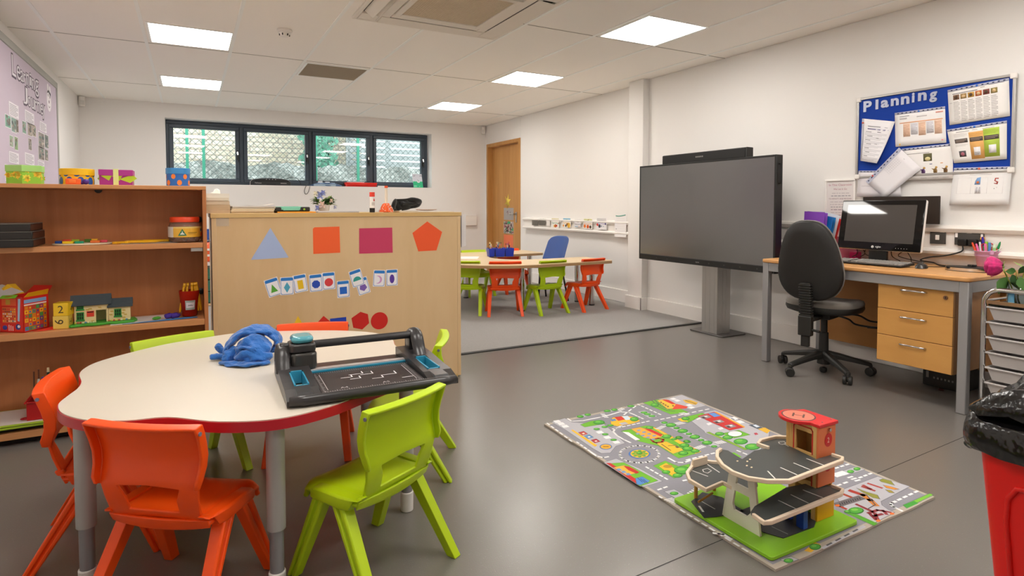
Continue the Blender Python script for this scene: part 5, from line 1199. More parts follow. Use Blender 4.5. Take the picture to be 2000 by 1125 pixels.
# blue adult chair
A, B, C_, D_ = onZ(1002, 583, .0076), onZ(1038, 595, .0076), onZ(1107, 592, .0076), onZ(1068, 579, .0076)
ctr = (A+B+C_+D_)/4
t = thing('blue_chair', 'adult chair with blue plastic shell and black legs behind the corner table', 'chair', (ctr.x+.04, ctr.y, .0078), radians(96))
BC = mat('blue_shell', '#3c5796', .4)
def bshell(u, v):
    x = (u-.5)*.40; 
    if v < .5:
        q = v/.5; return (x, .2-.40*q, .44-.012*(1-(2*u-1)**2)+(-.03*sstep(.25, 0, q)))
    q = (v-.5)/.5; return (x*(1-.06*q-.1*sstep(.8, 1, q)), -.2-.11*q+.05*(2*u-1)**2, .44+.02+.29*q-.03*sstep(.75, 1, q)*(2*u-1)**4)
m = MB(BC); m.grid(bshell, 12, 20); m.build('shell', t, solid=.008, sub=1, smooth=180)
for sx in (1, -1):
    for y0_, y1_ in ((.16, .22), (-.14, -.22)): m = MB(BLACK); m.tube([(sx*.17, y0_, .43), (sx*.21, y1_, .0)], .011, 10); m.build('leg', t, smooth=180)
m = MB(BLACK); m.tube([(-.17, .16, .425), (.17, .16, .425)], .01, 8); m.tube([(-.17, -.14, .425), (.17, -.14, .425)], .01, 8); m.build('seat_frame', t, smooth=180)
# ---------------------------------------------------------------- play rug
RZ_ = .009
A, B, C_, D_ = onZ(1063, 828, RZ_), onZ(1331, 770, RZ_), onZ(1826, 971, RZ_), onZ(1515, 1113, RZ_)
m = MB(RUGP); m.col('#b5aa9c')
def edge(P_, Q_, k=14, s=0): return [P_.lerp(Q_, i/k)+Vector((.002*sin(i*2.1+s), .002*sin(i*1.7+s), 0)) for i in range(k)]
ol = edge(A, D_, 16)+edge(D_, C_, 12, 1)+edge(C_, B, 16, 2)+edge(B, A, 12, 3)
m.prism([(p.x, p.y) for p in ol], .0005, RZ_)
m.plane((0, 0, RZ_), (1, 0, 0), (0, 1, 0), .00012)
def tr(ox, oy, k): return lambda pts: [(lambda p: (p.x, p.y))(onZ(ox+x/k, oy+y/k, RZ_)) for x, y in pts]
TA, TE, TW_, TG, TI = tr(1050, 750, 4.5), tr(1200, 760, 6.667), tr(1290, 780, 3.26), tr(1600, 880, 5.625), (lambda pts: [(lambda p: (p.x, p.y))(onZ(x, y, RZ_)) for x, y in pts])
GRN, ROAD, PAVE, YELW, RED, WHT, DK = '#6fb52c', '#8e8d95', '#b7b6bd', '#f2b92a', '#cf2f26', '#ecebec', '#6a6972'
cen = (A+B+C_+D_)/4; inner = [cen+(p-cen)*k for p, k in zip((A, B, C_, D_), (.968, .968, .968, .968))]
m.pp([(p.x, p.y) for p in inner], ROAD, 1)
def ep(cx, cy, rx, ry, n=20): return [(cx+rx*cos(2*PI*i/n), cy+ry*sin(2*PI*i/n)) for i in range(n)]
def area(T, pts, c, lay=2, out=True):
    q = T(pts); m.pp(q, c, lay)
    if out: m.pl(q, .0022, DK, lay+.5, closed=True)
def bush(T, x, y, rx, ry, lay=6):
    m.pp(T(ep(x, y, rx*1.12, ry*1.12, 14)), '#2f7a2a', lay); m.pp(T(ep(x-rx*.05, y-ry*.1, rx*.95, ry*.9, 14)), '#4fa838', lay+.5); m.pp(T(ep(x-rx*.2, y-ry*.3, rx*.5, ry*.4, 10)), '#79c04a', lay+1)
def dash(T, p, q, n, w=.009, c=WHT, lay=3, duty=.5):
    P_, Q_ = [Vector((*v, 0)) for v in T([p, q])]
    for i in range(n): a = P_.lerp(Q_, i/n); b_ = P_.lerp(Q_, (i+duty)/n); m.pl([(a.x, a.y), (b_.x, b_.y)], w, c, lay)
def zebra(T, p, q, r, n=5, lay=4):
    """bars from p to q, each as long as the step p->r"""
    P_, Q_, R_ = [Vector((*v, 0)) for v in T([p, q, r])]; e = R_-P_
    for i in range(n):
        a = P_.lerp(Q_, i/n); b_ = P_.lerp(Q_, (i+.55)/n); m.pp([(v.x, v.y) for v in (a, b_, b_+e, a+e)], WHT, lay)
def bld(T, pts, wall, lay=6): area(T, pts, wall, lay)
# left end: pavement with shops
area(TA, [(120, 335), (240, 300), (300, 335), (470, 350), (560, 330), (640, 400), (770, 520), (690, 545), (640, 605), (560, 610), (490, 570), (240, 400)], PAVE)
area(TA, [(375, 358), (470, 325), (560, 318), (600, 350), (520, 362), (415, 380)], GRN, 3); bush(TA, 540, 338, 45, 18)
for x, y in ((170, 330), (205, 350), (240, 372), (545, 425), (610, 470), (690, 512)): m.pp(TA([(x-35, y-6), (x+15, y-14), (x+40, y+6), (x-10, y+14)]), WHT, 4)
for x, y in ((520, 397), (595, 443), (668, 492), (590, 378), (640, 365)): bush(TA, x, y, 26, 9)
m.pp(TA([(295, 408), (310, 402), (525, 540), (505, 552)]), YELW, 4)
for x, y, c in ((400, 435, '#c8413c'), (450, 465, '#5f93c6'), (510, 502, '#b52a34')):
    area(TA, [(x-42, y-8), (x+5, y-20), (x+42, y+4), (x-8, y+18)], c, 5); m.pp(TA([(x-12, y), (x+6, y-6), (x+18, y+2), (x, y+8)]), '#e8dccb', 6.2)
m.pp(TA(ep(600, 552, 55, 26)), '#4f78a8', 5); m.pp(TA(ep(600, 552, 46, 20)), '#e5a92c', 6); m.pp(TA([(575, 548), (625, 548), (625, 556), (575, 556)]), '#9a6a1c', 7)
# petrol station
area(TA, [(660, 295), (760, 280), (850, 290), (905, 325), (830, 350), (700, 372), (645, 360), (640, 320)], YELW, 4)
m.pp(TA([(675, 292), (735, 285), (770, 312), (710, 325)]), RED, 5); m.pp(TA([(740, 284), (790, 280), (830, 312), (775, 318)]), '#cfe0ea', 5); m.pp(TA([(640, 312), (680, 306), (695, 322), (650, 330)]), '#5a86b8', 5); bush(TA, 850, 310, 35, 18); m.pp(TA([(715, 345), (770, 335), (800, 350), (740, 362)]), PAVE, 6)
# hedged islands along the back left edge
area(TA, [(330, 285), (420, 262), (470, 275), (380, 300)], PAVE); bush(TA, 375, 287, 28, 11); bush(TA, 440, 271, 26, 10)
area(TA, [(575, 240), (690, 215), (720, 228), (610, 255)], PAVE); bush(TA, 613, 238, 28, 10); bush(TA, 675, 227, 26, 10)
area(TA, [(770, 198), (840, 185), (870, 195), (800, 210)], PAVE); bush(TA, 820, 196, 30, 9)
area(TA, [(875, 245), (940, 232), (1055, 285), (985, 303)], PAVE)
for x, y in ((935, 252), (965, 266), (1005, 283)): bush(TA, x, y, 28, 9)
zebra(TA, (550, 262), (590, 300), (590, 262), 4); zebra(TA, (700, 228), (740, 205), (735, 240), 3)
m.pl(TA([(265, 305), (300, 328), (400, 322), (560, 290), (640, 270), (720, 245), (800, 250), (850, 270)]), .01, WHT, 3)
dash(TA, (85, 345), (320, 520), 6); dash(TA, (345, 510), (480, 605), 4); m.pl(TA([(470, 600), (520, 635), (580, 648), (620, 640)]), .01, WHT, 3)
dash(TA, (860, 275), (940, 312), 3); dash(TA, (880, 178), (1100, 278), 6); dash(TA, (1030, 322), (1240, 280), 4); dash(TA, (660, 395), (1000, 322), 8); dash(TA, (760, 270), (880, 180), 3)
m.pl(TA([(740, 365), (680, 395), (665, 420), (700, 455), (760, 490), (815, 515)]), .01, WHT, 3)
# yellow house and garden
area(TA, [(730, 415), (950, 365), (1010, 370), (1440, 600), (1240, 655), (1060, 545), (870, 500), (905, 485)], GRN, 3)
m.pp(TA([(745, 420), (800, 425), (900, 490), (860, 495)]), WHT, 4)
m.pp(TA([(990, 372), (1040, 385), (1440, 595), (1390, 612)]), YELW, 3.4)
area(TA, [(820, 395), (900, 380), (1110, 450), (1080, 470), (1000, 485), (930, 470)], '#eda93a', 5); m.pp(TA([(930, 390), (1000, 400), (1100, 445), (1080, 462), (990, 420)]), RED, 6.2)
for i in range(4):
    for j in range(2): x, y = 870+i*45-j*10, 405+i*16+j*30; m.pp(TA([(x, y), (x+28, y-5), (x+42, y+5), (x+12, y+12)]), '#7f9cc0', 6.6)
m.pl(TA([(1020, 510), (1000, 490), (1060, 478), (1105, 488), (1095, 510), (1045, 518)]), .012, '#b5382c', 6, closed=True)
area(TA, [(1045, 525), (1130, 505), (1290, 580), (1190, 615)], YELW, 5); m.pl(TA([(1090, 530), (1170, 585)]), .005, '#5b4a2c', 6.4); m.pl(TA([(1150, 545), (1220, 540)]), .005, '#5b4a2c', 6.4); m.pp(TA([(1205, 550), (1230, 545), (1250, 560), (1225, 565)]), '#6a5a3a', 6.4)
for x, y, r in ((985, 385, 30), (1135, 462, 38), (1200, 485, 24), (1240, 470, 26), (1310, 505, 28), (1290, 540, 40), (1320, 570, 45), (1385, 590, 36), (1280, 610, 40)): bush(TA, x, y, r, r*.42)
# roundabout
m.pp(TA(ep(895, 615, 235, 105, 36)), ROAD, 2.2)
for k in range(18):
    a0_, a1_ = 2*PI*k/18, 2*PI*(k+.55)/18; m.pl(TA([(895+172*cos(a), 617+75*sin(a)) for a in (a0_, (a0_+a1_)/2, a1_)]), .011, WHT, 3)
m.pp(TA(ep(895, 615, 97, 43, 28)), '#4f74ae', 5); m.pp(TA(ep(897, 614, 80, 36, 28)), '#e3b52a', 6); m.pp(TA(ep(897, 614, 56, 25, 22)), '#9aa52e', 6.5); bush(TA, 895, 608, 24, 12, 8)
for k in range(8): bush(TA, 897+58*cos(k*PI/4), 614+26*sin(k*PI/4), 12, 6, 7)
# planted boulevard
area(TA, [(1065, 340), (1120, 328), (1610, 545), (1555, 565)], PAVE)
for k, (x, y) in enumerate(((1115, 341), (1172, 362), (1222, 388), (1275, 414), (1330, 440), (1382, 466), (1438, 494), (1490, 518), (1552, 550))): bush(TA, x, y, 42 if k % 2 else 26, 17 if k % 2 else 10)
zebra(TA, (1030, 395), (1090, 365), (1080, 400), 5); zebra(TA, (1185, 345), (1255, 330), (1240, 360), 5); zebra(TA, (1370, 560), (1440, 535), (1420, 575), 5); zebra(TA, (1540, 510), (1620, 495), (1590, 530), 5); zebra(TA, (1240, 255), (1290, 248), (1300, 278), 4)
area(TA, [(1250, 480), (1290, 470), (1340, 515), (1300, 520)], ROAD, 3, False)
for x, y in ((1245, 475), (1315, 510)): bush(TA, x, y, 30, 10)
m.pl(TA([(1150, 650), (1220, 690), (1290, 690), (1340, 672)]), .01, WHT, 3); dash(TA, (1310, 668), (1580, 600), 5)
# station top
area(TA, [(925, 165), (1060, 135), (1330, 250), (1170, 268)], GRN, 3); area(TA, [(1110, 135), (1270, 95), (1480, 190), (1340, 225)], PAVE, 2.5)
area(TA, [(1050, 145), (1130, 135), (1260, 205), (1140, 222)], '#f0bd3a', 5); m.pp(TA([(1090, 138), (1150, 140), (1215, 175), (1180, 178)]), RED, 6); m.pp(TA([(1220, 175), (1320, 200), (1310, 215), (1180, 225)]), '#d9442c', 6)
m.pl(TA([(1005, 145), (1060, 200), (1140, 235), (1205, 240)]), .006, '#5f5a58', 5); m.pl(TA([(1030, 142), (1085, 195), (1160, 228)]), .006, '#5f5a58', 5); bush(TA, 1030, 185, 32, 16)
for x, y in ((1075, 158), (1095, 170), (1115, 182), (1135, 194), (1180, 188)): m.pp(TA([(x, y), (x+14, y-3), (x+22, y+10), (x+6, y+12)]), '#8a6a2a', 6.4)
for x, y in ((1190, 130), (1225, 145), (1330, 185), (1350, 205)): m.pp(TA([(x-30, y), (x+5, y-9), (x+35, y+3), (x, y+12)]), WHT, 4)
m.pp(TA([(1275, 140), (1340, 140), (1410, 165), (1390, 185), (1300, 165)]), '#dcae3a', 6); m.pl(TA([(1300, 145), (1390, 175)]), .008, '#7a5a1e', 7)
# fire station block
area(TE, [(980, 400), (1180, 300), (1310, 275), (2020, 560), (2000, 690), (1890, 800), (1700, 790), (1180, 570), (1165, 545)], PAVE, 2.4)
area(TE, [(820, 390), (1140, 310), (1185, 325), (960, 440)], GRN, 4); m.pp(TE([(820, 390), (900, 375), (960, 420), (880, 425)]), YELW, 4.6); bush(TE, 925, 385, 48, 22)
area(TE, [(1080, 352), (1300, 298), (1690, 500), (1500, 540)], '#c62a2a', 6); m.pp(TE([(1300, 298), (1330, 296), (1700, 492), (1690, 505)]), '#efa52e', 7); m.pp(TE([(1225, 320), (1300, 308), (1385, 350), (1300, 366)]), '#5f93d6', 7)
for x, y in ((1175, 370), (1345, 430), (1500, 490)): m.pp(TE([(x-70, y-12), (x+30, y-34), (x+90, y-2), (x-10, y+22)]), '#8f8c90', 7); m.pp(TE([(x-45, y), (x-5, y-10), (x+25, y+6), (x-15, y+16)]), '#4a2a2c', 7.5); m.pp(TE([(x-15, y-12), (x+25, y-20), (x+45, y-8), (x+5, y)]), '#e9e6e6', 7.5)
for x, y in ((1235, 455), (1385, 515), (1090, 385)): m.pp(TE([(x-40, y-5), (x+15, y-20), (x+40, y), (x-10, y+18)]), '#e2dfe2', 4)
for x, y in ((1520, 395), (1640, 425), (1560, 380)): m.pp(TE([(x-60, y-5), (x, y-20), (x+60, y+8), (x-5, y+24)]), WHT, 4)
m.pp(TE([(1745, 470), (1830, 455), (2010, 540), (1990, 575), (1920, 545)]), '#4f5a6a', 5); m.pp(TE([(1800, 470), (1840, 462), (1895, 490), (1850, 500)]), '#cfd9e6', 6); m.pp(TE([(1870, 520), (1960, 500), (2030, 540), (1990, 580)]), '#e3b02e', 6)
area(TE, [(1390, 580), (1620, 535), (1770, 595), (1560, 640)], GRN, 4); m.pp(TE(ep(1570, 585, 98, 38)), '#5a8a4a', 5); m.pp(TE(ep(1570, 583, 90, 34)), '#e8e6ea', 6)
area(TE, [(1195, 565), (1235, 558), (1740, 785), (1700, 795)], '#86ad2e', 5)
for x, y, r in ((1370, 585, 55), (1475, 630, 62), (1645, 683, 85), (1800, 752, 92)): bush(TE, x, y, r, r*.42)
m.pp(TE([(1815, 575), (1850, 568), (1875, 590), (1835, 600)]), '#b53a4a', 6)
dash(TE, (750, 360), (1270, 250), 6); dash(TE, (1600, 800), (1760, 865), 2); m.pp(TE([(1510, 830), (1560, 825), (1660, 885), (1600, 890)]), GRN, 3)
# front left: school and hospital strip
area(TA, [(580, 690), (690, 655), (890, 740), (1100, 855), (930, 905), (870, 880)], PAVE, 2.6); area(TA, [(620, 700), (760, 690), (1060, 850), (900, 900)], GRN, 3.2)
m.pp(TA([(600, 695), (640, 695), (905, 860), (880, 885)]), '#c42a22', 4.6); area(TA, [(665, 735), (760, 715), (890, 780), (780, 805)], '#eeb13a', 5); m.pp(TA([(755, 722), (800, 725), (895, 775), (870, 790), (800, 760)]), '#c02a26', 6.2)
for i in range(3): m.pp(TA([(690+i*40, 748+i*20), (720+i*40, 742+i*20), (745+i*40, 758+i*20), (712+i*40, 766+i*20)]), '#6f9ad0', 6.4)
area(TA, [(860, 830), (920, 815), (990, 855), (900, 890), (870, 880)], '#4f86c8', 5)
for i in range(3): m.pl(TA([(880+i*25, 828+i*6), (920+i*25, 862+i*5)]), .004, '#2f4f8a', 6)
# park corner by the garage
area(TA, [(1015, 720), (1120, 675), (1240, 725), (1340, 700), (1330, 780), (1200, 830)], GRN, 3); m.pp(TA([(1070, 725), (1130, 695), (1240, 770), (1300, 770), (1200, 820)]), YELW, 4); m.pp(TA(ep(1145, 725, 42, 15)), '#b58a2a', 5)
for x, y, r in ((1275, 760, 70), (1230, 805, 40), (1130, 775, 34)): bush(TA, x, y, r, r*.45)
area(TA, [(1110, 945), (1200, 925), (1310, 985), (1210, 1005)], PAVE, 3); bush(TA, 1200, 963, 35, 14)
dash(TA, (955, 730), (1160, 850), 5); dash(TA, (1060, 930), (1160, 895), 2); zebra(TA, (1105, 1020), (1215, 1060), (1180, 1000), 5); zebra(TA, (1310, 960), (1400, 900), (1400, 990), 5); dash(TA, (1070, 990), (1110, 1012), 1); dash(TA, (1280, 850), (1330, 840), 1)
dash(TW_, (130, 705), (580, 985), 9)
m.pl(TW_([(340, 852), (400, 860), (450, 890)]), .01, WHT, 3)
# right end: dinosaurs' land, cranes, road
area(TG, [(150, 470), (640, 285), (1000, 395), (720, 540), (680, 560), (690, 600), (760, 650), (830, 680), (600, 800), (300, 660)], PAVE, 3)
for pts, c in (([(660, 325), (700, 310), (790, 335), (830, 385), (740, 360), (680, 345)], '#8a8a2a'), ([(410, 412), (520, 455), (640, 490), (668, 535), (590, 520), (470, 455)], '#8f8f34'), ([(725, 430), (790, 440), (830, 470), (770, 462)], '#9a8a2c'), ([(700, 380), (780, 395), (880, 425), (830, 432), (740, 412)], '#d98a2e')): area(TG, pts, c, 5)
for p, q in (((490, 385), (560, 420)), ((545, 365), (680, 410)), ((480, 400), (600, 440))): m.pl(TG([p, q]), .014, '#a8403c', 5)
m.pl(TG([(210, 595), (450, 520)]), .03, '#6a6466', 5)
for i in range(10): m.pl(TG([(225+i*24, 580-i*7), (235+i*24, 600-i*7)]), .004, '#2f2c30', 6)
m.pl(TG([(350, 445), (480, 490), (560, 545), (620, 600)]), .022, '#c97a2c', 6); m.pl(TG([(350, 445), (420, 470)]), .022, '#a83428', 6.5); m.pl(TG([(415, 595), (580, 670)]), .014, '#8a2f34', 6)
for a_, b_ in (((540, 690), (640, 655)), ((640, 655), (780, 680)), ((600, 720), (690, 700)), ((610, 690), (650, 770)), ((560, 700), (620, 760)), ((700, 660), (740, 700))): m.pl(TG([a_, b_]), .012, '#8f3038', 6)
for x, y in ((800, 695), (650, 772), (200, 605)): m.pp(TG(ep(x, y, 26, 12)), '#e2722c', 6.5)
m.pl(TG([(240, 470), (340, 510)]), .016, '#a8442c', 5); m.pl(TG([(190, 600), (290, 640)]), .012, '#b83a2a', 5); m.pl(TG([(520, 490), (620, 600)]), .004, '#4a4448', 6.5); m.pl(TG([(540, 640), (610, 600)]), .004, '#4a4448', 6.5)
bush(TG, 405, 662, 78, 34); bush(TG, 312, 672, 36, 16)
m.pl(TG([(355, 695), (590, 800)]), .026, '#58a52e', 5)
area(TG, [(920, 600), (1215, 470), (1255, 490), (960, 635)], '#78c032', 4); m.pp(TG([(920, 600), (1040, 555), (1090, 580), (965, 635)]), '#3f9a34', 5)
m.pl(TG([(905, 662), (820, 620), (785, 595), (800, 575), (840, 560)]), .011, WHT, 4); dash(TG, (865, 545), (1110, 432), 4)
area(TG, [(165, 255), (400, 175), (505, 210), (275, 280)], PAVE, 3); bush(TG, 345, 232, 36, 17); bush(TG, 415, 203, 36, 17); m.pl(TG([(180, 272), (270, 245)]), .03, WHT, 4)
dash(TG, (180, 195), (350, 140), 3); dash(TG, (200, 385), (340, 335), 2); dash(TG, (440, 300), (600, 240), 3); zebra(TG, (300, 295), (420, 350), (360, 280), 3); 
area(TW_, [(760, 1020), (830, 1000), (880, 1020), (810, 1045)], PAVE, 3); bush(TW_, 815, 1028, 28, 13); m.pp(TW_([(915, 965), (985, 910), (1020, 925), (960, 975)]), YELW, 4); bush(TW_, 985, 940, 34, 18)
m.pp(TW_([(1020, 945), (1200, 850), (1290, 800), (1310, 812), (1200, 870), (1040, 955)]), PAVE, 3); dash(TW_, (1060, 930), (1280, 815), 4, .006, '#55545a', 4)
tag(m.build('play_rug', smooth=0), 'printed road map play rug on the grey floor', 'rug')

# ---------------------------------------------------------------- wooden toy garage on the rug
GZ = RZ_+.0021
g0 = onZ(1500, 1010, GZ)
t = thing('toy_garage', 'wooden toy car park with green base and red lift tower on the rug', 'toy garage', (g0.x, g0.y, GZ))
def gl(pts, z): return [(p.x-g0.x, p.y-g0.y) for p in (onZ(x, y, z) for x, y in pts)]
GRB = mat('toy_green', '#86c021', .35); DKD = mat('deck_grey', '#4a4d4b', .3, bump=(60, .04, .001)); RIMW = wood('birch_rim', '#d8c3a8', '#ead9c4', (9, 9, 9), .5); DKP = mat('dark_play_board', '#34373a', .35)
bp = [(1322, 976), (1400, 948), (1420, 940), (1600, 975), (1662, 1008), (1660, 1018), (1513, 1089), (1500, 1090)]
lx0, ly0 = gl([(1322, 978)], GZ+.012)[0]; lx1, ly1 = gl([(1662, 1010)], GZ+.012)[0]; ly2 = gl([(1507, 1090)], GZ+.012)[0][1]; 
m = MB(GRB); m.prism(rrect(lx0, ly2, lx1, ly0+.02, .012), 0, .0125); m.build('base', t, bevel=.002)
zg = .0127
m = MB(DKP); zz = GZ+zg
m.prism(gl([(1350, 980), (1372, 962), (1410, 972), (1455, 1000), (1400, 1010), (1375, 1012)], zz), zg, zg+.002); m.prism(gl([(1490, 1040), (1530, 1052), (1590, 1030), (1596, 1010), (1560, 990), (1480, 985), (1440, 1000)], zz), zg, zg+.002)
fl_ = m.build('floor_print', t, smooth=0); lab(fl_, 'dark printed parking floor')
m = MB(PAINT); m.plane((0, 0, zg+.0021), (1, 0, 0), (0, 1, 0), .0001); z_ = GZ+zg
m.pl(gl([(1366, 978), (1396, 995)], z_), .004, '#d8d8d4'); m.pl(gl([(1508, 1030), (1538, 1044)], z_), .004, '#9a9c9c'); a_ = gl([(1366, 990), (1373, 1000)], z_); m.pl(a_, .008, '#d8d8d4'); m.build('bay_line', fl_, smooth=0)
D1, D2 = .128, .238
def deck(pts_px, z, name):
    P_ = [Vector((*p, 0)) for p in gl(pts_px, GZ+z)]
    m = MB(DKD); m.prism([(p.x, p.y) for p in P_], z-.009, z, mtop=DKD); m.build(name, t, smooth=30); return [(p.x, p.y) for p in P_]
def rim(pts_px, z, name='rim', w=.011, h=.014):
    P_ = [Vector((*p, 0)) for p in gl(pts_px, GZ+z+.004)]; m = MB(RIMW); rg = []
    for i, p in enumerate(P_):
        d = (P_[min(i+1, len(P_)-1)]-P_[max(i-1, 0)]).normalized(); q = Vector((-d.y, d.x, 0))*w/2
        rg.append([m.addv(p-q+Vector((0, 0, z-.004))), m.addv(p+q+Vector((0, 0, z-.004))), m.addv(p+q+Vector((0, 0, z+h-.004))), m.addv(p-q+Vector((0, 0, z+h-.004)))])
    for a, b_ in zip(rg, rg[1:]): m.bridge(a, b_)
    m.face(rg[0][::-1]); m.face(rg[-1]); lab(m.build(name, t, bevel=.002), 'pale wooden rim')
def TWp(pts): return [(1290+x/3.26, 780+y/3.26) for x, y in pts]
arc2 = TWp([(385, 318), (362, 335), (360, 370), (395, 420), (460, 465), (560, 502), (680, 520), (820, 520), (860, 505), (1000, 450), (1155, 392), (1160, 375), (1090, 352)])
top2 = arc2+TWp([(990, 380), (830, 300), (820, 245), (730, 242), (640, 262), (620, 285), (690, 310), (600, 325), (520, 380), (470, 350), (430, 325)])
deck(top2, D2, 'upper_deck'); rim(arc2, D2); rim(TWp([(820, 243), (730, 240), (640, 262), (620, 285), (692, 310)]), D2)
rt_ = TWp([(1090, 550), (1160, 578), (1150, 600), (700, 780), (660, 785), (590, 735)])
mid = rt_+TWp([(575, 715), (600, 680), (700, 620), (800, 560), (960, 530)])
deck(mid, D1, 'middle_deck'); rim(rt_, D1)
lf_ = TWp([(460, 560), (395, 530), (290, 575), (185, 515), (170, 470), (200, 430), (205, 405), (290, 395), (330, 400), (400, 405)])
deck(lf_+TWp([(520, 420), (600, 480), (620, 540), (560, 590)]), D1-.004, 'side_deck'); rim(lf_, D1-.004)
q0, q1 = gl(TWp([(205, 430), (295, 405)]), GZ+D1)
m = MB(RIMW); v0, v1 = Vector((*q0, 0)), Vector((*q1, 0)); d = (v1-v0).normalized(); m.box(((v0.x+v1.x)/2, (v0.y+v1.y)/2, D1+.012), ((v1-v0).length, .008, .03), (0, 0, atan2(d.y, d.x))); lab(m.build('wall_block', t, bevel=.001), 'upright wooden end block')
# bay lines on the decks
m = MB(PAINT)
m.plane((0, 0, D2+.0002), (1, 0, 0), (0, 1, 0), .0001)
for p, q in (((932, 378), (1035, 418)), ((850, 406), (952, 448)), ((766, 435), (868, 480)), ((684, 458), (730, 505))): m.pl(gl(TWp([p, q]), GZ+D2), .0045, '#d9d9d3')
for x, y in ((490, 393), (550, 422), (570, 382), (580, 433), (553, 395)): m.pp(gl(TWp(ep(x, y, 7, 4, 8)), GZ+D2), '#d5c3a2')
m.pl(gl(TWp([(752, 272), (785, 268), (800, 280), (775, 288), (757, 282)]), GZ+D2), .003, '#d9d9d3', closed=True); m.pl(gl(TWp([(790, 285), (815, 300)]), GZ+D2), .003, '#d9d9d3')
m.plane((0, 0, D1+.0002), (1, 0, 0), (0, 1, 0), .0001)
for p, q in (((910, 578), (1030, 625)), ((832, 608), (940, 660)), ((752, 644), (858, 695))): m.pl(gl(TWp([p, q]), GZ+D1), .0045, '#b9b9b5')
m.plane((0, 0, D1-.0038), (1, 0, 0), (0, 1, 0), .0001)
for p, q in (((205, 455), (300, 490)), ((300, 415), (375, 465))): m.pl(gl(TWp([p, q]), GZ+D1-.004), .004, '#d9d9d3')
m.pl(gl(TWp([(268, 448), (300, 440), (325, 455), (300, 470), (275, 462)]), GZ+D1-.004), .003, '#d9d9d3', closed=True)
m.build('deck_print', t, smooth=0)
# white A shaped support
b0, b1 = gl([(1411, 1006)], GZ+.012)[0], gl([(1487, 1048)], GZ+.012)[0]; t0, t1 = gl([(1430, 924)], GZ+D2-.01)[0], gl([(1474, 940)], GZ+D2-.01)[0]
xs = (b0[0]+b1[0])/2
def side(y0_, y1_, z): q = (z-.0128)/(D2-.0095-.0128); return y0_+(y1_-y0_)*q
ya, yb, yta, ytb = b0[1], b1[1], b0[1]-.035, b1[1]+.03
m = MB(mat('white_plywood', '#e6e0d2', .45)); th = .009
H1 = D2-.0095
def quadp(pts):
    a = [m.addv((xs-th/2, y, z)) for y, z in pts]; b_ = [m.addv((xs+th/2, y, z)) for y, z in pts]; m.face(a); m.face(b_[::-1]); m.bridge(b_, a)
L_ = lambda z: ya+(yta-ya)*(z-.0128)/(H1-.0128); R__ = lambda z: yb+(ytb-yb)*(z-.0128)/(H1-.0128)
zA, zB, zC = .075, .125, .15
wl = .034
quadp([(L_(.0128), .0128), (L_(.0128)-.06, .0128), (L_(.05)-.045, .055), (L_(zA)-wl, zA), (L_(zB)-wl, zB), (L_(zC)-wl, zC), (L_(H1)-wl, H1), (L_(H1), H1)])
quadp([(R__(.0128), .0128), (R__(H1), H1), (R__(H1)+wl*.85, H1), (R__(zC)+wl*.85, zC), (R__(zB)+wl*.85, zB), (R__(zA)+wl*.85, zA), (R__(.05)+.05, .055), (R__(.0128)+.06, .0128)])
quadp([(L_(.0128)-.06, .0128), (R__(.0128)+.06, .0128), (R__(.05)+.05, .055), (L_(.05)-.045, .055)]); quadp([(L_(zB)-wl, zB), (R__(zB)+wl*.85, zB), (R__(zC)+wl*.85, zC), (L_(zC)-wl, zC)])
lab(m.build('support', t, smooth=0), 'white A shaped wooden support')
# posts
m0 = wood('amber_post', '#b8823a', '#d29c4c', (20, 20, 5), .4)
for px, py in ((1359, 972), (1395, 957)): x, y = gl([(px, py)], GZ+.014)[0]; MB(m0).cyl((x, y, .0128), (x, y, D1-.0135), .007, .007, 12).build('post', t)
pa, pb = gl([(1364, 970)], GZ+.05)[0], gl([(1392, 960)], GZ+.05)[0]; MB(m0).tube([(pa[0], pa[1], .03), (pb[0], pb[1], .045)], .004, 6).build('brace', t)
# lift tower
TX0, TX1, TY0, TY1 = 1.873-g0.x, 1.967-g0.x, 1.236-g0.y, 1.349-g0.y; TH = .352-GZ
BE = wood('beech_tower', '#cfa05c', '#deb877', (14, 14, 3), .4); SIDEC = mat('tower_salmon', '#d9774a', .4); SIDEY = mat('tower_yellow', '#e0a21c', .4)
m = MB(BE); w = .008
m.bb(TX0, TX1, TY1-w, TY1, .0128, TH); m.bb(TX1-w, TX1, TY0+w, TY1-w, .0128, TH)
for (za, zb) in ((.0128, D1+.012), (D1+.012, D2+.004), (D2+.004, TH)):
    d0, d1 = TY0+.024, TY1-.028; zt_ = zb-.03 if zb > .3 else zb-.02
    m.bb(TX0, TX0+w, TY0+w, d0, za, zb); m.bb(TX0, TX0+w, d1, TY1-w, za, zb); m.bb(TX0, TX0+w, d0, d1, zt_, zb)
m.bb(TX0, TX0+.012, TY1, TY1+.012, D2+.0005, TH)
tw = m.build('lift_tower', t, bevel=.001)
m = MB(SIDEC); m.bb(TX0, TX1, TY0, TY0+w-.0002, D1+.004, TH); m.use(SIDEY); m.bb(TX0, TX1, TY0, TY0+w-.0002, .0128, D1-.01); lab(m.build('number_panel', tw, bevel=.001), 'salmon and yellow numbered side')
m = MB(GLOSSP); m.plane(((TX0+TX1)/2, TY0-.0003, 0), (1, 0, 0), (0, 0, 1), .0003)
for z, s in ((D2+.052, '2'), (D1+.075, '1')): m.pe(.006, z, .021, .024, '#c01c1c', 1, 24); m.pt(s, .006, z-.009, .018, '#e9c6b4', 2)
m.plane((TX0-.0003, (TY0+TY1)/2+.002, 0), (0, -1, 0), (0, 0, 1), .0003)
for za in (D2+.003, D1+.003):
    hh = .088 if za > .2 else .085; m.pl([(-.036, za), (-.036, za+hh-.008), (-.030, za+hh), (.030, za+hh), (.036, za+hh-.008), (.036, za)], .005, '#c8342a', 1)
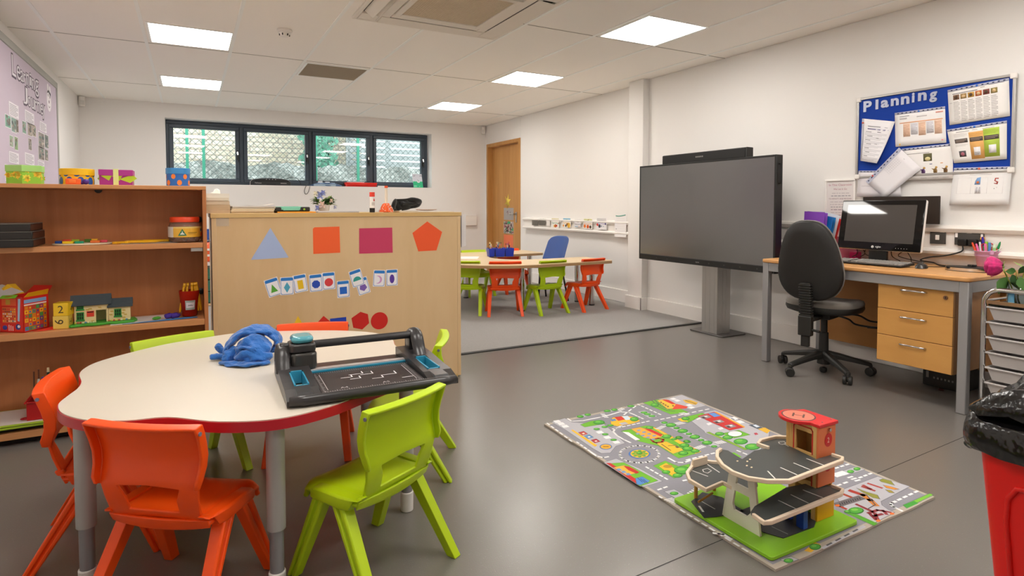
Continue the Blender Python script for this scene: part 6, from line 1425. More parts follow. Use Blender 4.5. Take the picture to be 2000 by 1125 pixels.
lab(m.build('tower_print', tw, smooth=0), 'red door outline and numbers 2 and 1')
RED_ = mat('toy_red_roof', '#cf2a2c', .35)
m = MB(RED_); hx, hy = (TX0+TX1)/2-.025, TY1-.02
rp_ = [(TX1+.006, TY0-.006), (TX1+.006, TY1+.012), (hx+.05, TY1+.02)]+[(hx+.066*cos(radians(a)), hy+.066*sin(radians(a))) for a in range(70, 226, 12)]+[(TX0-.004, TY0+.03), (TX0-.004, TY0-.006)]
m.prism(rp_, TH+.0003, TH+.0115); rf_ = m.build('roof', t, bevel=.0015)
m = MB(GLOSSP); m.plane((hx, hy, TH+.0117), (cos(radians(-60)), sin(radians(-60)), 0), (cos(radians(30)), sin(radians(30)), 0), .0001); m.pe(0, 0, .056, .056, '#5a4440', 1, 36); m.pe(0, 0, .051, .051, '#e3806a', 2, 36); m.pt('H', 0, -.021, .042, '#6a4a40', 3, w=.04); lab(m.build('helipad', rf_, smooth=0), 'pink helipad circle with a letter H')
m = MB(CHROME); m.cyl((TX1-.04, TY0-.001, TH-.014), (TX1-.04, TY0-.008, TH-.014), .006, .006, 12); m.cyl((TX1-.01, TY0+.01, TH+.0117), (TX1-.01, TY0+.01, TH+.013), .003, .003, 8); m.cyl((TX0+.03, TY0+.008, TH+.0117), (TX0+.03, TY0+.008, TH+.013), .003, .003, 8); m.build('screw', t)
m = MB(mat('toy_blue', '#1f3f9a', .35)); x, y = gl([(1566, 1030)], GZ+.014)[0]; m.bb(x-.012, x+.012, y-.014, y+.014, .0148, D1-.012); lab(m.build('fuel_pump', t, bevel=.002), 'blue block under the middle deck')
m = MB(mat('toy_blue', '#1f3f9a', .35)); x, y = gl([(1540, 1012)], GZ+.014)[0]; m.bb(x-.01, x+.01, y-.012, y+.012, .0148, .06); m.build('fuel_pump', t, bevel=.002)
# ---------------------------------------------------------------- interactive display on its column
t = thing('display_screen', 'large black interactive display on a silver floor column', 'display', (4.0, 3.66, 0))
TX, Ya, Yb, Za, Zb = 3.83, 2.905, 4.42, .603, 1.496
m = MB(BLACK); m.bb(TX+.004, TX+.075, Ya, Yb, Za, Zb); bz = m.build('bezel', t, world=True, bevel=.004)
m = MB(BLACK); y0_, y1_, z0_, z1_ = Ya+.016, Yb-.016, Za+.052, Zb-.016
m.bb(TX, TX+.004, Ya, Ya+.016, Za, Zb); m.bb(TX, TX+.004, Yb-.016, Yb, Za, Zb); m.bb(TX, TX+.004, Ya+.016, Yb-.016, Zb-.016, Zb); m.bb(TX-.006, TX+.004, Ya+.016, Yb-.016, Za, Za+.05); m.build('frame', t, world=True, bevel=.002)
m = MB(mat('display_glass', '#2a2522', .24, spec=1.0, ior=1.9, coat=.3, bump=(1400, .04, .0004))); m.bb(TX+.0015, TX+.0038, y0_, y1_, z0_, z1_); m.build('screen', t, world=True)
m = MB(PRINT); m.plane((TX-.0063, 0, 0), (0, -1, 0), (0, 0, 1)); m.pt('iiyama', -(Ya+Yb)/2, Za+.021, .011, '#b9b5b0')
for k in range(4): m.pe(-(Ya+.15+.16*k), Za+.025, .006, .006, '#4d4a48', 1, 10)
for k in range(2): m.pe(-(Yb-.25-.14*k), Za+.025, .005, .005, '#4d4a48', 1, 10)
m.build('front_marking', t, world=True, smooth=0)
m = MB(BLACK); hy = Ya-.018; a_, c_ = onX(1520, 320, TX+.03), onX(1523, 358, TX+.03); m.tube([(TX+.035, Ya+.002, a_.z), (TX+.035, hy, a_.z), (TX+.035, hy, c_.z), (TX+.035, Ya+.002, c_.z)], .008, 8); m.build('grab_handle', t, world=True, bevel=.002)
m = MB(ALU); m.bb(3.94, 4.10, 3.545, 3.715, .012, .80)
for k in range(3): m.bb(3.9385, 3.94, 3.575+.05*k, 3.585+.05*k, .013, .80)
for k in range(3): m.bb(3.965+.04*k, 3.975+.04*k, 3.5435, 3.545, .013, .80)
m.build('column', t, world=True, bevel=.003); m = MB(ALU); m.bb(3.907, 3.94, 3.40, 3.90, .70, 1.2); m.build('mount', t, world=True)
m = MB(mat('base_plate_steel', '#6e6b69', .35, .8)); m.prism(rrect(3.91, 3.46, 4.22, 3.84, .03), .0006, .0115); m.build('base_plate', t, world=True, bevel=.002)
m = MB(BLACK); p_ = onX(1370, 516, TX+.09); 
sb = thing('soundbar', 'long black soundbar above the interactive display', 'soundbar', (TX+.09, 3.71, Zb+.0006))
l_, r_ = onX(1293, 304.5, TX+.06), onX(1456, 287, TX+.06)
m = MB(mat('speaker_cloth', '#201f1e', .8, bump=(900, .4, .001))); m.bb(TX+.06, TX+.14, r_.y, l_.y, Zb+.0006, (l_.z+r_.z)/2); m.build('body', sb, world=True, bevel=.01, seg=3)
m = MB(BLACK); m.bb(TX+.0605, TX+.1395, r_.y-.012, r_.y-.0005, Zb+.0006, (l_.z+r_.z)/2+.001); m.build('end_cap', sb, world=True, bevel=.006)
m = MB(PRINT); m.plane((TX+.0597, 0, 0), (0, -1, 0), (0, 0, 1)); zc = (Zb+(l_.z+r_.z)/2)/2
for k in range(5): m.pr(-(3.76-.018*k), zc-.004, -(3.76-.018*k)+.011, zc+.008, '#8f8c88')
m.build('indicator', sb, world=True, smooth=0)

# ---------------------------------------------------------------- teacher's desk
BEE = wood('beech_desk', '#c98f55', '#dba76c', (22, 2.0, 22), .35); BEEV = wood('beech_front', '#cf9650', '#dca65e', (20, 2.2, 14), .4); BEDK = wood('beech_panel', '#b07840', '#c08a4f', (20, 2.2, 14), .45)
SILV = mat('silver_frame', '#9d9c9d', .4, .3)
DX0, DX1, DYa, DYb, DZ_ = 3.58, 4.265, 1.54, 2.83, .735
dk = thing('desk', 'beech topped desk with silver frame against the right wall', 'desk', ((DX0+DX1)/2, (DYa+DYb)/2, 0))
m = MB(BEE); m.prism(rrect(DX0, DYa, DX1, DYb, .03), DZ_-.025, DZ_); m.build('desktop', dk, world=True, bevel=.007, seg=3)
m = MB(SILV); fz0, fz1 = DZ_-.085, DZ_-.0255
m.bb(DX0+.012, DX0+.042, DYa+.055, DYb-.055, fz0, fz1); m.bb(DX1-.05, DX1-.02, DYa+.055, DYb-.055, fz0, fz1); m.bb(DX0+.055, DX1-.055, DYa+.012, DYa+.042, fz0, fz1); m.bb(DX0+.055, DX1-.055, DYb-.042, DYb-.012, fz0, fz1); m.build('frame', dk, world=True, bevel=.002)
for x in (DX0+.01, DX1-.055):
    for y in (DYa+.01, DYb-.055): m = MB(SILV); m.bb(x, x+.045, y, y+.045, .0006, fz1); m.build('leg', dk, world=True, bevel=.004)
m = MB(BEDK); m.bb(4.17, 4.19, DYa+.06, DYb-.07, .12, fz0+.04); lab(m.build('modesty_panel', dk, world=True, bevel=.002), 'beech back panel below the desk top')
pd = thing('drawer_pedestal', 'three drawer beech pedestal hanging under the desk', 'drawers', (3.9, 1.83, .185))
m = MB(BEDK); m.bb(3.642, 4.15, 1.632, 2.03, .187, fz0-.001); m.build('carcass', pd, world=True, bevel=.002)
for k in range(3):
    z0_ = .19+k*.158; m = MB(BEEV); m.bb(3.62, 3.641, 1.632, 2.03, z0_, z0_+.155); d = m.build('drawer', pd, world=True, bevel=.002)
    m = MB(CHROME); zc = z0_+.118; m.tube(catmull([(3.622, 1.895, zc), (3.60, 1.888, zc+.002), (3.594, 1.83, zc+.004), (3.60, 1.772, zc+.002), (3.622, 1.765, zc)], 4), .0055, 8); m.build('handle', d, world=True, smooth=180)
m = MB(CHROME); m.cyl((3.6195, 1.668, .61), (3.614, 1.668, .61), .0125, .0115, 20); m.use(BLACK); m.bb(3.6128, 3.614, 1.6665, 1.6695, .604, .616); m.build('lock', pd, world=True)
pc = thing('computer_tower', 'black computer case lying on the floor under the drawers', 'computer', (4.1, 1.85, .0006))
m = MB(BLACK); m.bb(4.0, 4.24, 1.74, 1.96, .0006, .16); m.build('case', pc, world=True, bevel=.004)
m = MB(mat('port_grey', '#8b8a88', .4)); m.bb(3.9985, 3.9998, 1.755, 1.77, .05, .09); m.bb(3.9985, 3.9998, 1.925, 1.94, .05, .09); 
for k in range(6): m.bb(3.9987, 3.9998, 1.79+.02*k, 1.80+.02*k, .05, .062)
m.build('port', pc, world=True)
m = MB(mat('dark_red_scrap', '#5a2320', .6)); p_ = onZ(1838, 761, .006); m.sphere((0, 0, .006), 1, 8, 6, s=(.012, .016, .006)); tag(m.build('scrap', loc=(p_.x, p_.y, .0006)), 'tiny dark red scrap on the floor under the drawers', 'scrap')

# monitor
mo = thing('monitor', 'black glossy computer monitor with white back standing on the desk', 'monitor', (4.01, 2.235, DZ_+.0006), radians(87.8))
MW, MH, tl = .545, .335, radians(9.2)
def mon_box(m, x0, x1, y0_, y1_, z0_, z1_):
    m.T = Matrix.Translation((0, .055, .085)) @ Matrix.Rotation(tl, 4, 'X'); m.bb(x0, x1, y0_, y1_, z0_, z1_)
# local +Y looks back at the camera side (-X of the room)
m = MB(mat('monitor_white', '#e8e4e0', .35)); mon_box(m, -MW/2, MW/2, -.03, -.006, 0, MH); m.build('back_shell', mo, bevel=.012, seg=3)
m = MB(mat('monitor_gloss', '#0d0c0c', .03)); mon_box(m, -MW/2+.001, MW/2-.003, -.0055, .004, .002, MH-.002); fr_ = m.build('front', mo, bevel=.006, seg=2)
m = MB(mat('monitor_screen', '#454240', .03, spec=.8)); mon_box(m, -MW/2+.047, MW/2-.047, .0042, .0052, .052, MH-.034); m.build('screen', fr_)
m = MB(PRINT); m.T = Matrix.Translation((0, .055, .085)) @ Matrix.Rotation(tl, 4, 'X'); m.plane((0, .0044, 0), (-1, 0, 0), (0, 0, 1)); m.pt('viglen', .012, .018, .013, '#dcdad6', w=.036); m.pe(-.024, .022, .0085, .0085, '#dcdad6', 1, 20); m.pp([(-.026, .016), (-.021, .016), (-.0225, .029)], '#0d0c0c', 2)
m.build('logo', fr_, smooth=0); m = MB(PRINT); m.T = Matrix.Translation((0, .055, .085)) @ Matrix.Rotation(tl, 4, 'X'); m.plane((0, .0044, 0), (-1, 0, 0), (0, 0, 1))
for k in range(5): m.pe(.125+.017*k, .02, .0018, .0018, '#c9c7c3', 1, 8)
m.build('indicator', fr_, smooth=0)
m = MB(BLACK); m.bb(-.06, .06, .02, .04, .012, .16); m.prism(rrect(-.1, -.055, .1, .1, .02), 0, .014); m.build('stand', mo, bevel=.004)
# dark panel behind the monitor
a_, b_, c_ = onX(1687, 385.5, 4.2), onX(1836.5, 382, 4.2), onX(1830, 437, 4.2)
m = MB(mat('dark_board', '#343230', .5)); m.bb(4.19, 4.208, b_.y, a_.y, .9955, (a_.z+b_.z)/2); tag(m.build('dark_panel', bevel=.003), 'thin dark panel standing on the trunking behind the monitor', 'panel')
# keyboard
ka, kb, kc = onZ(1652, 512, DZ_+.012), onZ(1759, 521.6, DZ_+.012), onZ(1782, 511, DZ_+.012)
kw, kd = .44, .15
kx = kb.x; ky = kb.y
k_ = thing('keyboard', 'black keyboard with grey keys in front of the monitor', 'keyboard', (3.665, 2.02, DZ_+.0006), radians(-90))
kp = onZ(1760, 521, DZ_+.01); k_.location = (kp.x, kp.y, DZ_+.0006)
# local: x runs from the right end to the left end along +Y of the room is mirrored below
m = MB(BLACK); m.prism([(-kw, 0), (0, 0), (0, kd), (-kw, kd)], .004, .012); 
for v in m.v: v.z += .012*(v.y/kd)*(1 if v.z > .005 else .4)
kbdy = m.build('body', k_, bevel=.003)
m = MB(mat('key_grey', '#8d8985', .45))
for r in range(6):
    for c in range(19):
        if c in (14,) or (r == 5 and c > 15): continue
        if r == 0 and 4 <= c <= 8:
            if c == 4: m.box((-.012-.0222*6.2, .016+r*.0225, .0165), (.115, .016, .007), (radians(5), 0, 0))
            continue
        m.box((-.012-.0222*c-.004, .016+r*.0225, .0165+.0017*r), (.0175, .0175, .0075), (radians(5), 0, 0))
m.build('key', k_, bevel=.0015); COL.objects[-1]['kind'] = 'stuff'
# mouse
p_ = onZ(1800, 520, DZ_+.012); mu = thing('mouse', 'black computer mouse on the desk right of the keyboard', 'mouse', (p_.x, p_.y, DZ_+.0006), radians(-75))
m = MB(mat('mouse_black', '#2b2a2a', .3)); m.grid(lambda u, v: (.03*cos(PI*u)*(1-.25*(2*v-1)**2), .055*(2*v-1), .002+.034*sin(PI*u)*(1-(2*v-1)**4)*(1-.25*v)), 14, 14); m.prism([(.03*cos(a)*(1-.1*abs(sin(a))), .055*sin(a)) for a in [2*PI*i/24 for i in range(24)]], 0, .004); m.build('shell', mu, smooth=180)
m = MB(mat('wheel_grey', '#555555', .5)); m.cyl((-.003, .03, .031), (.003, .03, .031), .006, .006, 12); m.build('wheel', mu)
p2 = [Vector((p_.x+.03, p_.y+.03, DZ_+.008)), Vector((p_.x+.1, p_.y-.01, DZ_+.005)), Vector((p_.x+.17, p_.y-.06, DZ_+.005)), Vector((p_.x+.2, p_.y-.12, DZ_+.005))]
cable('mouse_cable', p2, .0024, 'thin black mouse cable on the desk behind the mouse')
r6 = random.Random(6)
m = MB(BLACK)
for k in range(9):
    y = 2.44-.042*k+r6.uniform(-.02, .02); pts = [Vector((4.07, y, DZ_+.09+r6.uniform(0, .03))), Vector((4.06+r6.uniform(-.02, .03), y+r6.uniform(-.06, .06), DZ_+.05)), Vector((4.08+r6.uniform(0, .05), y+r6.uniform(-.08, .08), DZ_+.014)), Vector((4.14, y+r6.uniform(-.05, .05), DZ_+.006))]
    m.tube(catmull(pts, 5), .0028, 5)
tag(m.build('cable_tangle', smooth=180), 'tangle of thin black cables behind the monitor stand', 'cables', kind='stuff')
# oval black base with chrome edge
pl_, pr_ = onZ(1859, 524, DZ_+.01), onZ(1930, 530, DZ_+.01); c_ = onZ(1897, 527, DZ_+.008)
ob = thing('oval_stand', 'flat oval black stand with a chrome rim near the desk corner', 'stand', (c_.x, c_.y, DZ_+.0006), radians(-80))
m = MB(BLACK); m.prism([(.125*cos(a), .075*sin(a)) for a in [2*PI*i/40 for i in range(40)]], 0, .003); m.prism([(.122*cos(a), .072*sin(a)) for a in [2*PI*i/40 for i in range(40)]], .02, .0245); m.prism(rrect(-.02, .0, .02, .03, .006), .0245, .036); m.build('plate', ob, bevel=.001, smooth=50)
m = MB(CHROME); m.prism([(.124*cos(a), .074*sin(a)) for a in [2*PI*i/40 for i in range(40)]], .0031, .0199); m.build('rim', ob, smooth=50)
# pink bucket of pens
bkp = onZ(1927, 524, DZ_); bkt = thing('bucket', 'small pale pink metal bucket of pens and scissors', 'bucket', (bkp.x, bkp.y, DZ_+.0006))
PK = mat('pink_enamel', '#d9a3c9', .3); m = MB(PK); m.lathe([(.043, 0), (.046, .002), (.0615, .098), (.064, .1), (.0655, .104), (.064, .107), (.060, .104), (.0445, .004), (.001, .004)], n=40, caps=False)
m.lathe([(.0605, .079), (.0618, .081), (.0612, .083)], n=40, caps=False); m.lathe([(.0592, .073), (.0606, .075), (.0598, .077)], n=40, caps=False); m.build('bucket_body', bkt, smooth=50)
m = MB(PK); va = atan2(-bkp.y, -bkp.x)+.35; m.box((.063*cos(va), .063*sin(va), .098), (.012, .02, .026), (0, 0, va)); m.build('lug', bkt, bevel=.003)
m = MB(mat('white_wire', '#e9e2e2', .4)); m.tube([(.067*cos(va), .067*sin(va), .1), (.068*cos(va+.5), .068*sin(va+.5), .116), (.066*cos(va+1.1), .066*sin(va+1.1), .125)], .002, 6); m.build('bail', bkt)
GP = 'pens in the pink bucket'; vd = Vector((-bkp.y, bkp.x, 0)).normalized()      # to the left as seen by the camera
def inb(s, d, q): v = Vector((bkp.x, bkp.y, 0))+vd*s+Vector((bkp.x, bkp.y, 0)).normalized()*d; return v.x, v.y, DZ_+.012
def bpen(s, d, L, c, lean, label, cap=None, r=.006):
    x, y, z = inb(s, d, 0); n = Vector((0, 0, 1))+vd*lean; q = n.to_track_quat('Z', 'Y').to_euler()
    t_ = thing('pen', label, 'pen', (x, y, z), 0, GP, rot=q); m = MB(PLAST); m.col(c); m.cyl((0, 0, 0), (0, 0, L), r, r, 10); m.build('barrel', t_)
    m = MB(PLAST); m.col(cap or c); m.cyl((0, 0, L+.0003), (0, 0, L+.02), r*1.05, r*.85, 10); m.build('cap', t_)
bpen(.024, -.01, .13, '#ef5a34', .34, 'orange red pen leaning furthest left in the pink bucket'); bpen(.018, -.016, .12, '#ee6fae', .26, 'pink pen at the left of the pink bucket'); bpen(.016, -.012, .128, '#e9ecec', .14, 'white pen in the pink bucket')
bpen(.01, -.012, .115, '#c72a4a', .14, 'crimson pen in the pink bucket'); bpen(.006, .0, .158, '#3b2aa8', .1, 'tall indigo pen in the pink bucket', None, .007); bpen(.003, -.018, .105, '#3a9a64', .1, 'green pen in the front of the pink bucket')
bpen(.0, -.02, .118, '#ef7ea8', .07, 'rose pink highlighter in the pink bucket', None, .008); bpen(-.005, -.008, .13, '#8ac926', .06, 'lime green highlighter in the pink bucket', None, .008); bpen(-.01, -.012, .125, '#5a93d8', .0, 'pale blue pen in the pink bucket', None, .0075)
bpen(-.02, .0, .14, '#1f8f4f', -.28, 'dark green pen leaning right in the pink bucket', None, .0075); bpen(-.026, -.012, .115, '#a3d68f', -.06, 'pale green highlighter at the right of the pink bucket', '#dcefd0', .009); bpen(-.024, .01, .145, '#6aa32a', -.4, 'grass green pen leaning furthest right in the pink bucket'); bpen(-.018, .012, .12, '#e9a22a', -.2, 'amber pen behind the green pens in the pink bucket')
for s, L, c, r, lean, l in ((.01, .155, '#f0a21c', .0125, .08, 'orange ball topped lollipop stick in the pink bucket'), (-.022, .16, '#b5304a', .0145, -.2, 'crimson ball topped stick at the right of the pink bucket')):
    x, y, z = inb(s, .012, 0); n = Vector((0, 0, 1))+vd*lean; q = n.to_track_quat('Z', 'Y').to_euler(); t_ = thing('ball_stick', l, 'stick', (x, y, z), rot=q); MB(mat('green_stick', '#4f9a3a', .5)).cyl((0, 0, 0), (0, 0, L), .003, .003, 8).build('stick', t_); m = MB(mat('ball_'+c[1:], c, .4)); m.sphere((0, 0, L+r*.9), r, 14, 10); m.build('ball', t_, smooth=180)
for s, d, lean, l in ((-.002, -.006, .05, 'red handled scissors in the middle of the pink bucket'), (-.014, -.008, -.1, 'red handled scissors right of the middle in the pink bucket')):
    x, y, z = inb(s, d, 0); n = Vector((0, 0, 1))+vd*lean; q = (n.to_track_quat('Z', 'Y')).to_euler(); t_ = thing('scissors', l, 'scissors', (x, y, z), 0, 'scissors in the pink bucket', rot=q)
    lv = q.to_matrix().inverted() @ vd; lv.z = 0; lv.normalize()
    for e, zz in ((.010, .125), (-.010, .102)):
        m = MB(mat('scissor_red', '#d4382c', .35)); cc = lv*e+Vector((0, 0, zz)); m.tube([cc+lv*.0115*cos(a)+Vector((0, 0, .0135*sin(a))) for a in [2*PI*i/16 for i in range(16)]], .0032, 6, closed=True); m.build('handle', t_, smooth=180)
    m = MB(CHROME); m.box((0, 0, .045), (.008, .003, .09)); m.build('blade', t_)
# sockets on the trunking
def plate(px0, px1, label, name='socket'):
    XS = XR-.0402; a_, b_ = onX(px0, 452, XS), onX(px1, 452, XS); t_ = thing(name, label, 'socket', (XS, (a_.y+b_.y)/2, .87)); m = MB(mat('socket_dark', '#4a4845', .4)); m.bb(XS-.010, XS-.0005, b_.y, a_.y, .868, .952); m.build('face_plate', t_, world=True, bevel=.002); return t_, a_.y, b_.y, XS-.0102
t_, ya, yb, xs = plate(1818, 1848.5, 'dark single switch plate with white rocker beside the monitor', 'switch_plate')
m = MB(WHITE); yc = (ya+yb)/2; m.bb(xs-.006, xs, yc-.011, yc+.011, .893, .925); m.build('rocker', t_, world=True, bevel=.002); m = MB(PAPER); m.bb(xs-.0005, xs, yb+.005, yb+.032, .942, .949); lab(m.build('sticker', t_, world=True), 'white sticker')
t_, ya, yb, xs = plate(1866, 1923.5, 'dark double socket above the pink bucket with a plug in it')
m = MB(PAPER); m.bb(xs-.0005, xs, ya-.018, ya-.004, .915, .945); m.bb(xs-.0005, xs, yb+.004, yb+.016, .915, .94); m.bb(xs-.0005, xs, (ya+yb)/2-.015, (ya+yb)/2+.012, .942, .950); lab(m.build('sticker', t_, world=True), 'white sticker')
for k, (px, l) in enumerate(((1880, 'black mains plug with a cable in the left half of the double socket'), (1900, 'black mains plug in the right half of the double socket'))):
    c_ = onX(px, 470, xs-.02); t_ = thing('plug', l, 'plug', (xs, c_.y, .885), 0, 'plugs in the double socket'); m = MB(BLACK); m.prism(rrect(-.022, -.024, .022, .024, .008), 0.0006, .034); m.build('plug_body', t_, rot=(0, radians(-90), 0), bevel=.006)
cp_ = onX(1880, 478, xs-.03)
zt = DZ_+.006
def wp(px, py, x): return onX(px, py, x)
pts = [Vector((xs-.028, cp_.y, .868)), wp(1879, 488, 4.19), wp(1868, 500, 4.15), wp(1848, 504, 4.12)]
pts = [Vector((xs-.028, cp_.y, .864)), Vector((xs-.035, cp_.y+.003, .83)), Vector((4.17, 1.93, .80)), Vector((4.15, 2.01, .785)), Vector((4.10, 2.04, .765)), onZ(1823, 513, zt+.008), onZ(1835, 518, zt), onZ(1860, 520, zt), onZ(1888, 520.5, zt), onZ(1900, 518.5, DZ_+.038)]
cable('power_cable', pts, .0045, 'thick black power cable looping from the plug to the oval stand', k=8)
# wallet rack
wr_ = onZ(1618, 500, DZ_); tk = thing('wallet_rack', 'pink see-through rack holding coloured wallets on the desk behind the chair', 'rack', (4.10, 2.71, DZ_+.0006))
m = MB(mat('pink_clear', '#e58aa8', .25, alpha=.55)); 
for s in (-.2, .2): m.bb(-.11, .11, s-.002, s+.002, .003, .15)
m.bb(.108, .11, -.2, .2, .003, .15); m.build('rack_side', tk)
m = MB(mat('magenta_plastic', '#b01263', .35)); m.bb(-.112, .112, -.203, .203, 0, .0028); m.bb(-.112, -.11, -.203, .203, .003, .055); m.build('rack_base', tk)
for k, (px1, py, c, l, tilt) in enumerate(((1611, 414, '#7a3fb4', 'purple plastic wallet furthest left in the rack', 2), (1617, 416, '#9a5fd0', 'shiny violet wallet beside the purple one in the rack', 5), (1628, 424, '#1f6fc0', 'blue wallet in the middle of the rack', 9), (1633, 425, '#2f86cc', 'second blue wallet right of the first in the rack', 11), (1641, 421, '#e9eef4', 'clear wallet with blue edge in the rack', 13), (1645, 428, '#ec4444', 'bright red wallet nearest the monitor in the rack', 15))):
    x = 4.03+.022*k; q = onX(px1, py, x); h = q.z-DZ_-.006; w_ = .16
    m = MB(mat('wallet_'+c[1:], c, .22)); m.bb(-.0012, .0012, -w_/2, w_/2, 0, h/cos(radians(tilt)))
    tag(m.build('plastic_wallet', loc=(x, q.y+w_/2+h*math.tan(radians(tilt)), DZ_+.0045+.5*w_*sin(radians(tilt))), rot=(radians(tilt), 0, 0)), l, 'wallet', 'plastic wallets in the rack')
m = MB(mat('magenta_box', '#b0125f', .4)); p_ = onZ(1648, 500, DZ_+.003); m.bb(-.03, .03, -.025, .025, 0, .055); tag(m.build('pot', loc=(4.1, 2.46, DZ_+.0006), bevel=.003), 'small magenta pot at the left end of the keyboard', 'pot')
for k in range(2): cable('power_cable', [onX(1524, 485+3*k, 4.2), onX(1530, 488+6*k, 4.16), onX(1545, 492+4*k, 4.14)], .003, ['upper thin black cable behind the display edge', 'lower thin black cable behind the display edge'][k])
# ---------------------------------------------------------------- planning notice board
XW = XR-.0215
def pb(x, y): return onX(1640+x/3.75, 120+y/3.75, XW)
BY0, BY1, BZ0, BZ1 = 1.63, 2.566, 1.312, 1.888
nb = thing('notice_board', 'blue felt notice board with a silver frame on the right wall', 'notice board', (XR, (BY0+BY1)/2, BZ0))
m = MB(mat('blue_felt', '#123c9c', .95, bump=(700, .3, .001))); m.bb(XW+.0015, XR-.0005, BY0+.012, BY1-.012, BZ0+.012, BZ1-.012); m.build('felt', nb, world=True)
m = MB(ALU); fx = XW-.006
for a in ((BY0, BY0+.016, BZ0, BZ1), (BY1-.016, BY1, BZ0, BZ1)): m.bb(fx, XR-.0005, *a)
for a in ((BY0+.016, BY1-.016, BZ0, BZ0+.016), (BY0+.016, BY1-.016, BZ1-.016, BZ1)): m.bb(fx, XR-.0005, *a)
m.build('frame', nb, world=True, bevel=.003)
for y in (BY0+.012, BY1-.012):
    for z in (BZ0+.012, BZ1-.012): m = MB(WHITE); m.box((XW, y, z), (.022, .034, .034)); m.build('corner', nb, world=True, bevel=.006)
def bsheet(pts, label, lay=1, col='#eeebec', draw=None, curl=0, strip='top', pin=None):
    """a sheet pinned to the board; pts = its four corners (bl, br, tr, tl) measured on the board plane"""
    x = XW-.0008-.0016*lay
    P_ = [onX(1640+a/3.75, 120+b_/3.75, x) for a, b_ in pts]; bl, br, tr_, tl = P_
    m = MB(PRINT); m.col(col); n = 6
    def S(u, v, off=0):
        p = bl.lerp(br, u).lerp(tl.lerp(tr_, u), v); return Vector((p.x-off-curl*(1-v)**2*(.3+.7*u)-.0008*lay*(1-v), p.y, p.z))
    m.grid(lambda u, v: S(u, v), n, n)
    if draw:
        class D:                                                 # drawing helper: unit square of the sheet
            def r(s, u0, v0, u1, v1, c, l=1): m.poly([S(u, v, .0002*l) for u, v in ((u0, v0), (u1, v0), (u1, v1), (u0, v1))], None, c)
            def p(s, q, c, l=1):
                ar = sum(q[i-1][0]*q[i][1]-q[i][0]*q[i-1][1] for i in range(len(q))); q = q if ar > 0 else q[::-1]; m.poly([S(u, v, .0002*l) for u, v in q], None, c)
            def e(s, u, v, a, b_, c, l=1, k=14): s.p([(u+a*cos(2*PI*i/k), v+b_*sin(2*PI*i/k)) for i in range(k)], c, l)
            def lines(s, u0, v0, u1, v1, k, c='#b9b4b4', l=2):
                h = (v1-v0)/k
                for i in range(k): s.r(u0, v0+h*(i+.3), u0+(u1-u0)*(1 if i % 3 else .8), v0+h*(i+.62), c, l)
        draw(D())
    if strip == 'top':
        for i in range(1): m.poly([S(u, v, .0003) for u, v in ((0, .93), (1, .93), (1, 1), (0, 1))], None, '#b9bcd0')
        for k in range(11):
            if k == 5: continue
            u = .07+.086*k; m.poly([S(a, b_, .0005) for a, b_ in ((u-.017, .952), (u+.017, .952), (u+.017, .978), (u-.017, .978))], None, '#1b2350')
    elif strip == 'left':
        m.poly([S(u, v, .0003) for u, v in ((0, 0), (.05, 0), (.05, 1), (0, 1))], None, '#c2c4d4')
        for k in range(11): v = .06+.088*k; m.poly([S(a, b_, .0005) for a, b_ in ((.012, v-.014), (.035, v-.014), (.035, v+.014), (.012, v+.014))], None, '#1b2350')
    o = tag(m.build('pinned_sheet', solid=.0004, smooth=30), label, 'paper', 'sheets pinned to the blue board')
    if pin:
        a, b_, c = pin; p = S(a, b_, .0012); q = MB(PLAST); q.col(c); q.sphere(p+Vector((-.004, 0, 0)), .0065, 10, 8, s=(.7, 1, 1)); tag(q.build('push_pin'), label.replace('sheet', 'sheet', 1) and 'small %s push pin holding the %s' % ({'#2f6fd0': 'blue', '#e8633a': 'orange', '#d8433a': 'red'}[c], label.split(' pinned')[0]), 'push pin', 'push pins on the blue board')
    return o
TXT = '#b3adad'
def d1(D):
    D.r(.08, .84, .5, .86, '#7a7474'); D.r(.55, .89, .62, .905, '#8a8484'); D.r(.68, .92, .93, .935, '#7a7474')
    for i, c in enumerate(('#8a6a54', '#a88a5a', '#c79a4a', '#c86a3a', '#8a4a44', '#9a8a54')): u = .09+.125*i; D.r(u, .68, u+.105, .82, c, 2); D.e(u+.05, .75, .03, .045, '#e0c090' if i % 2 else '#5a4434', 3); D.lines(u, .06 if i else .1, u+.105, .64, 13, '#aaa4a2')
    D.r(.02, .6, .07, .61, TXT)
bsheet([(805, 467), (1248, 400), (1240, 120), (790, 210)], 'large white planning sheet with six pictures pinned at top right', 1, '#efece9', d1, 0, 'top', (.5, .96, '#2f6fd0'))
def d2(D):
    D.r(.1, .86, .3, .875, '#7a7a86'); D.r(.1, .78, .25, .83, '#cfcacc'); D.r(.45, .8, .65, .83, '#cfcacc'); D.r(.82, .85, .96, .89, '#eea79a'); D.r(.1, .66, .95, .69, '#efb28a')
    for i in range(5): u = .17+.155*i; c = '#f1cdb4' if i % 2 == 0 else '#e6e3e8'; D.r(u, .27+.04*(i % 2), u+.14, .65, c); D.lines(u+.01, .3, u+.13, .63, 9, '#d3a78c' if i % 2 == 0 else '#b9b6c0')
    D.e(.09, .06, .02, .025, '#ecbf5a'); D.e(.93, .09, .02, .02, '#ef9aa8')
bsheet([(410, 626), (782, 595), (772, 328), (403, 378)], 'white sheet with orange table columns pinned at board centre', 2, '#f0eeee', d2, 0, 'top', (.5, .96, '#2f6fd0'))
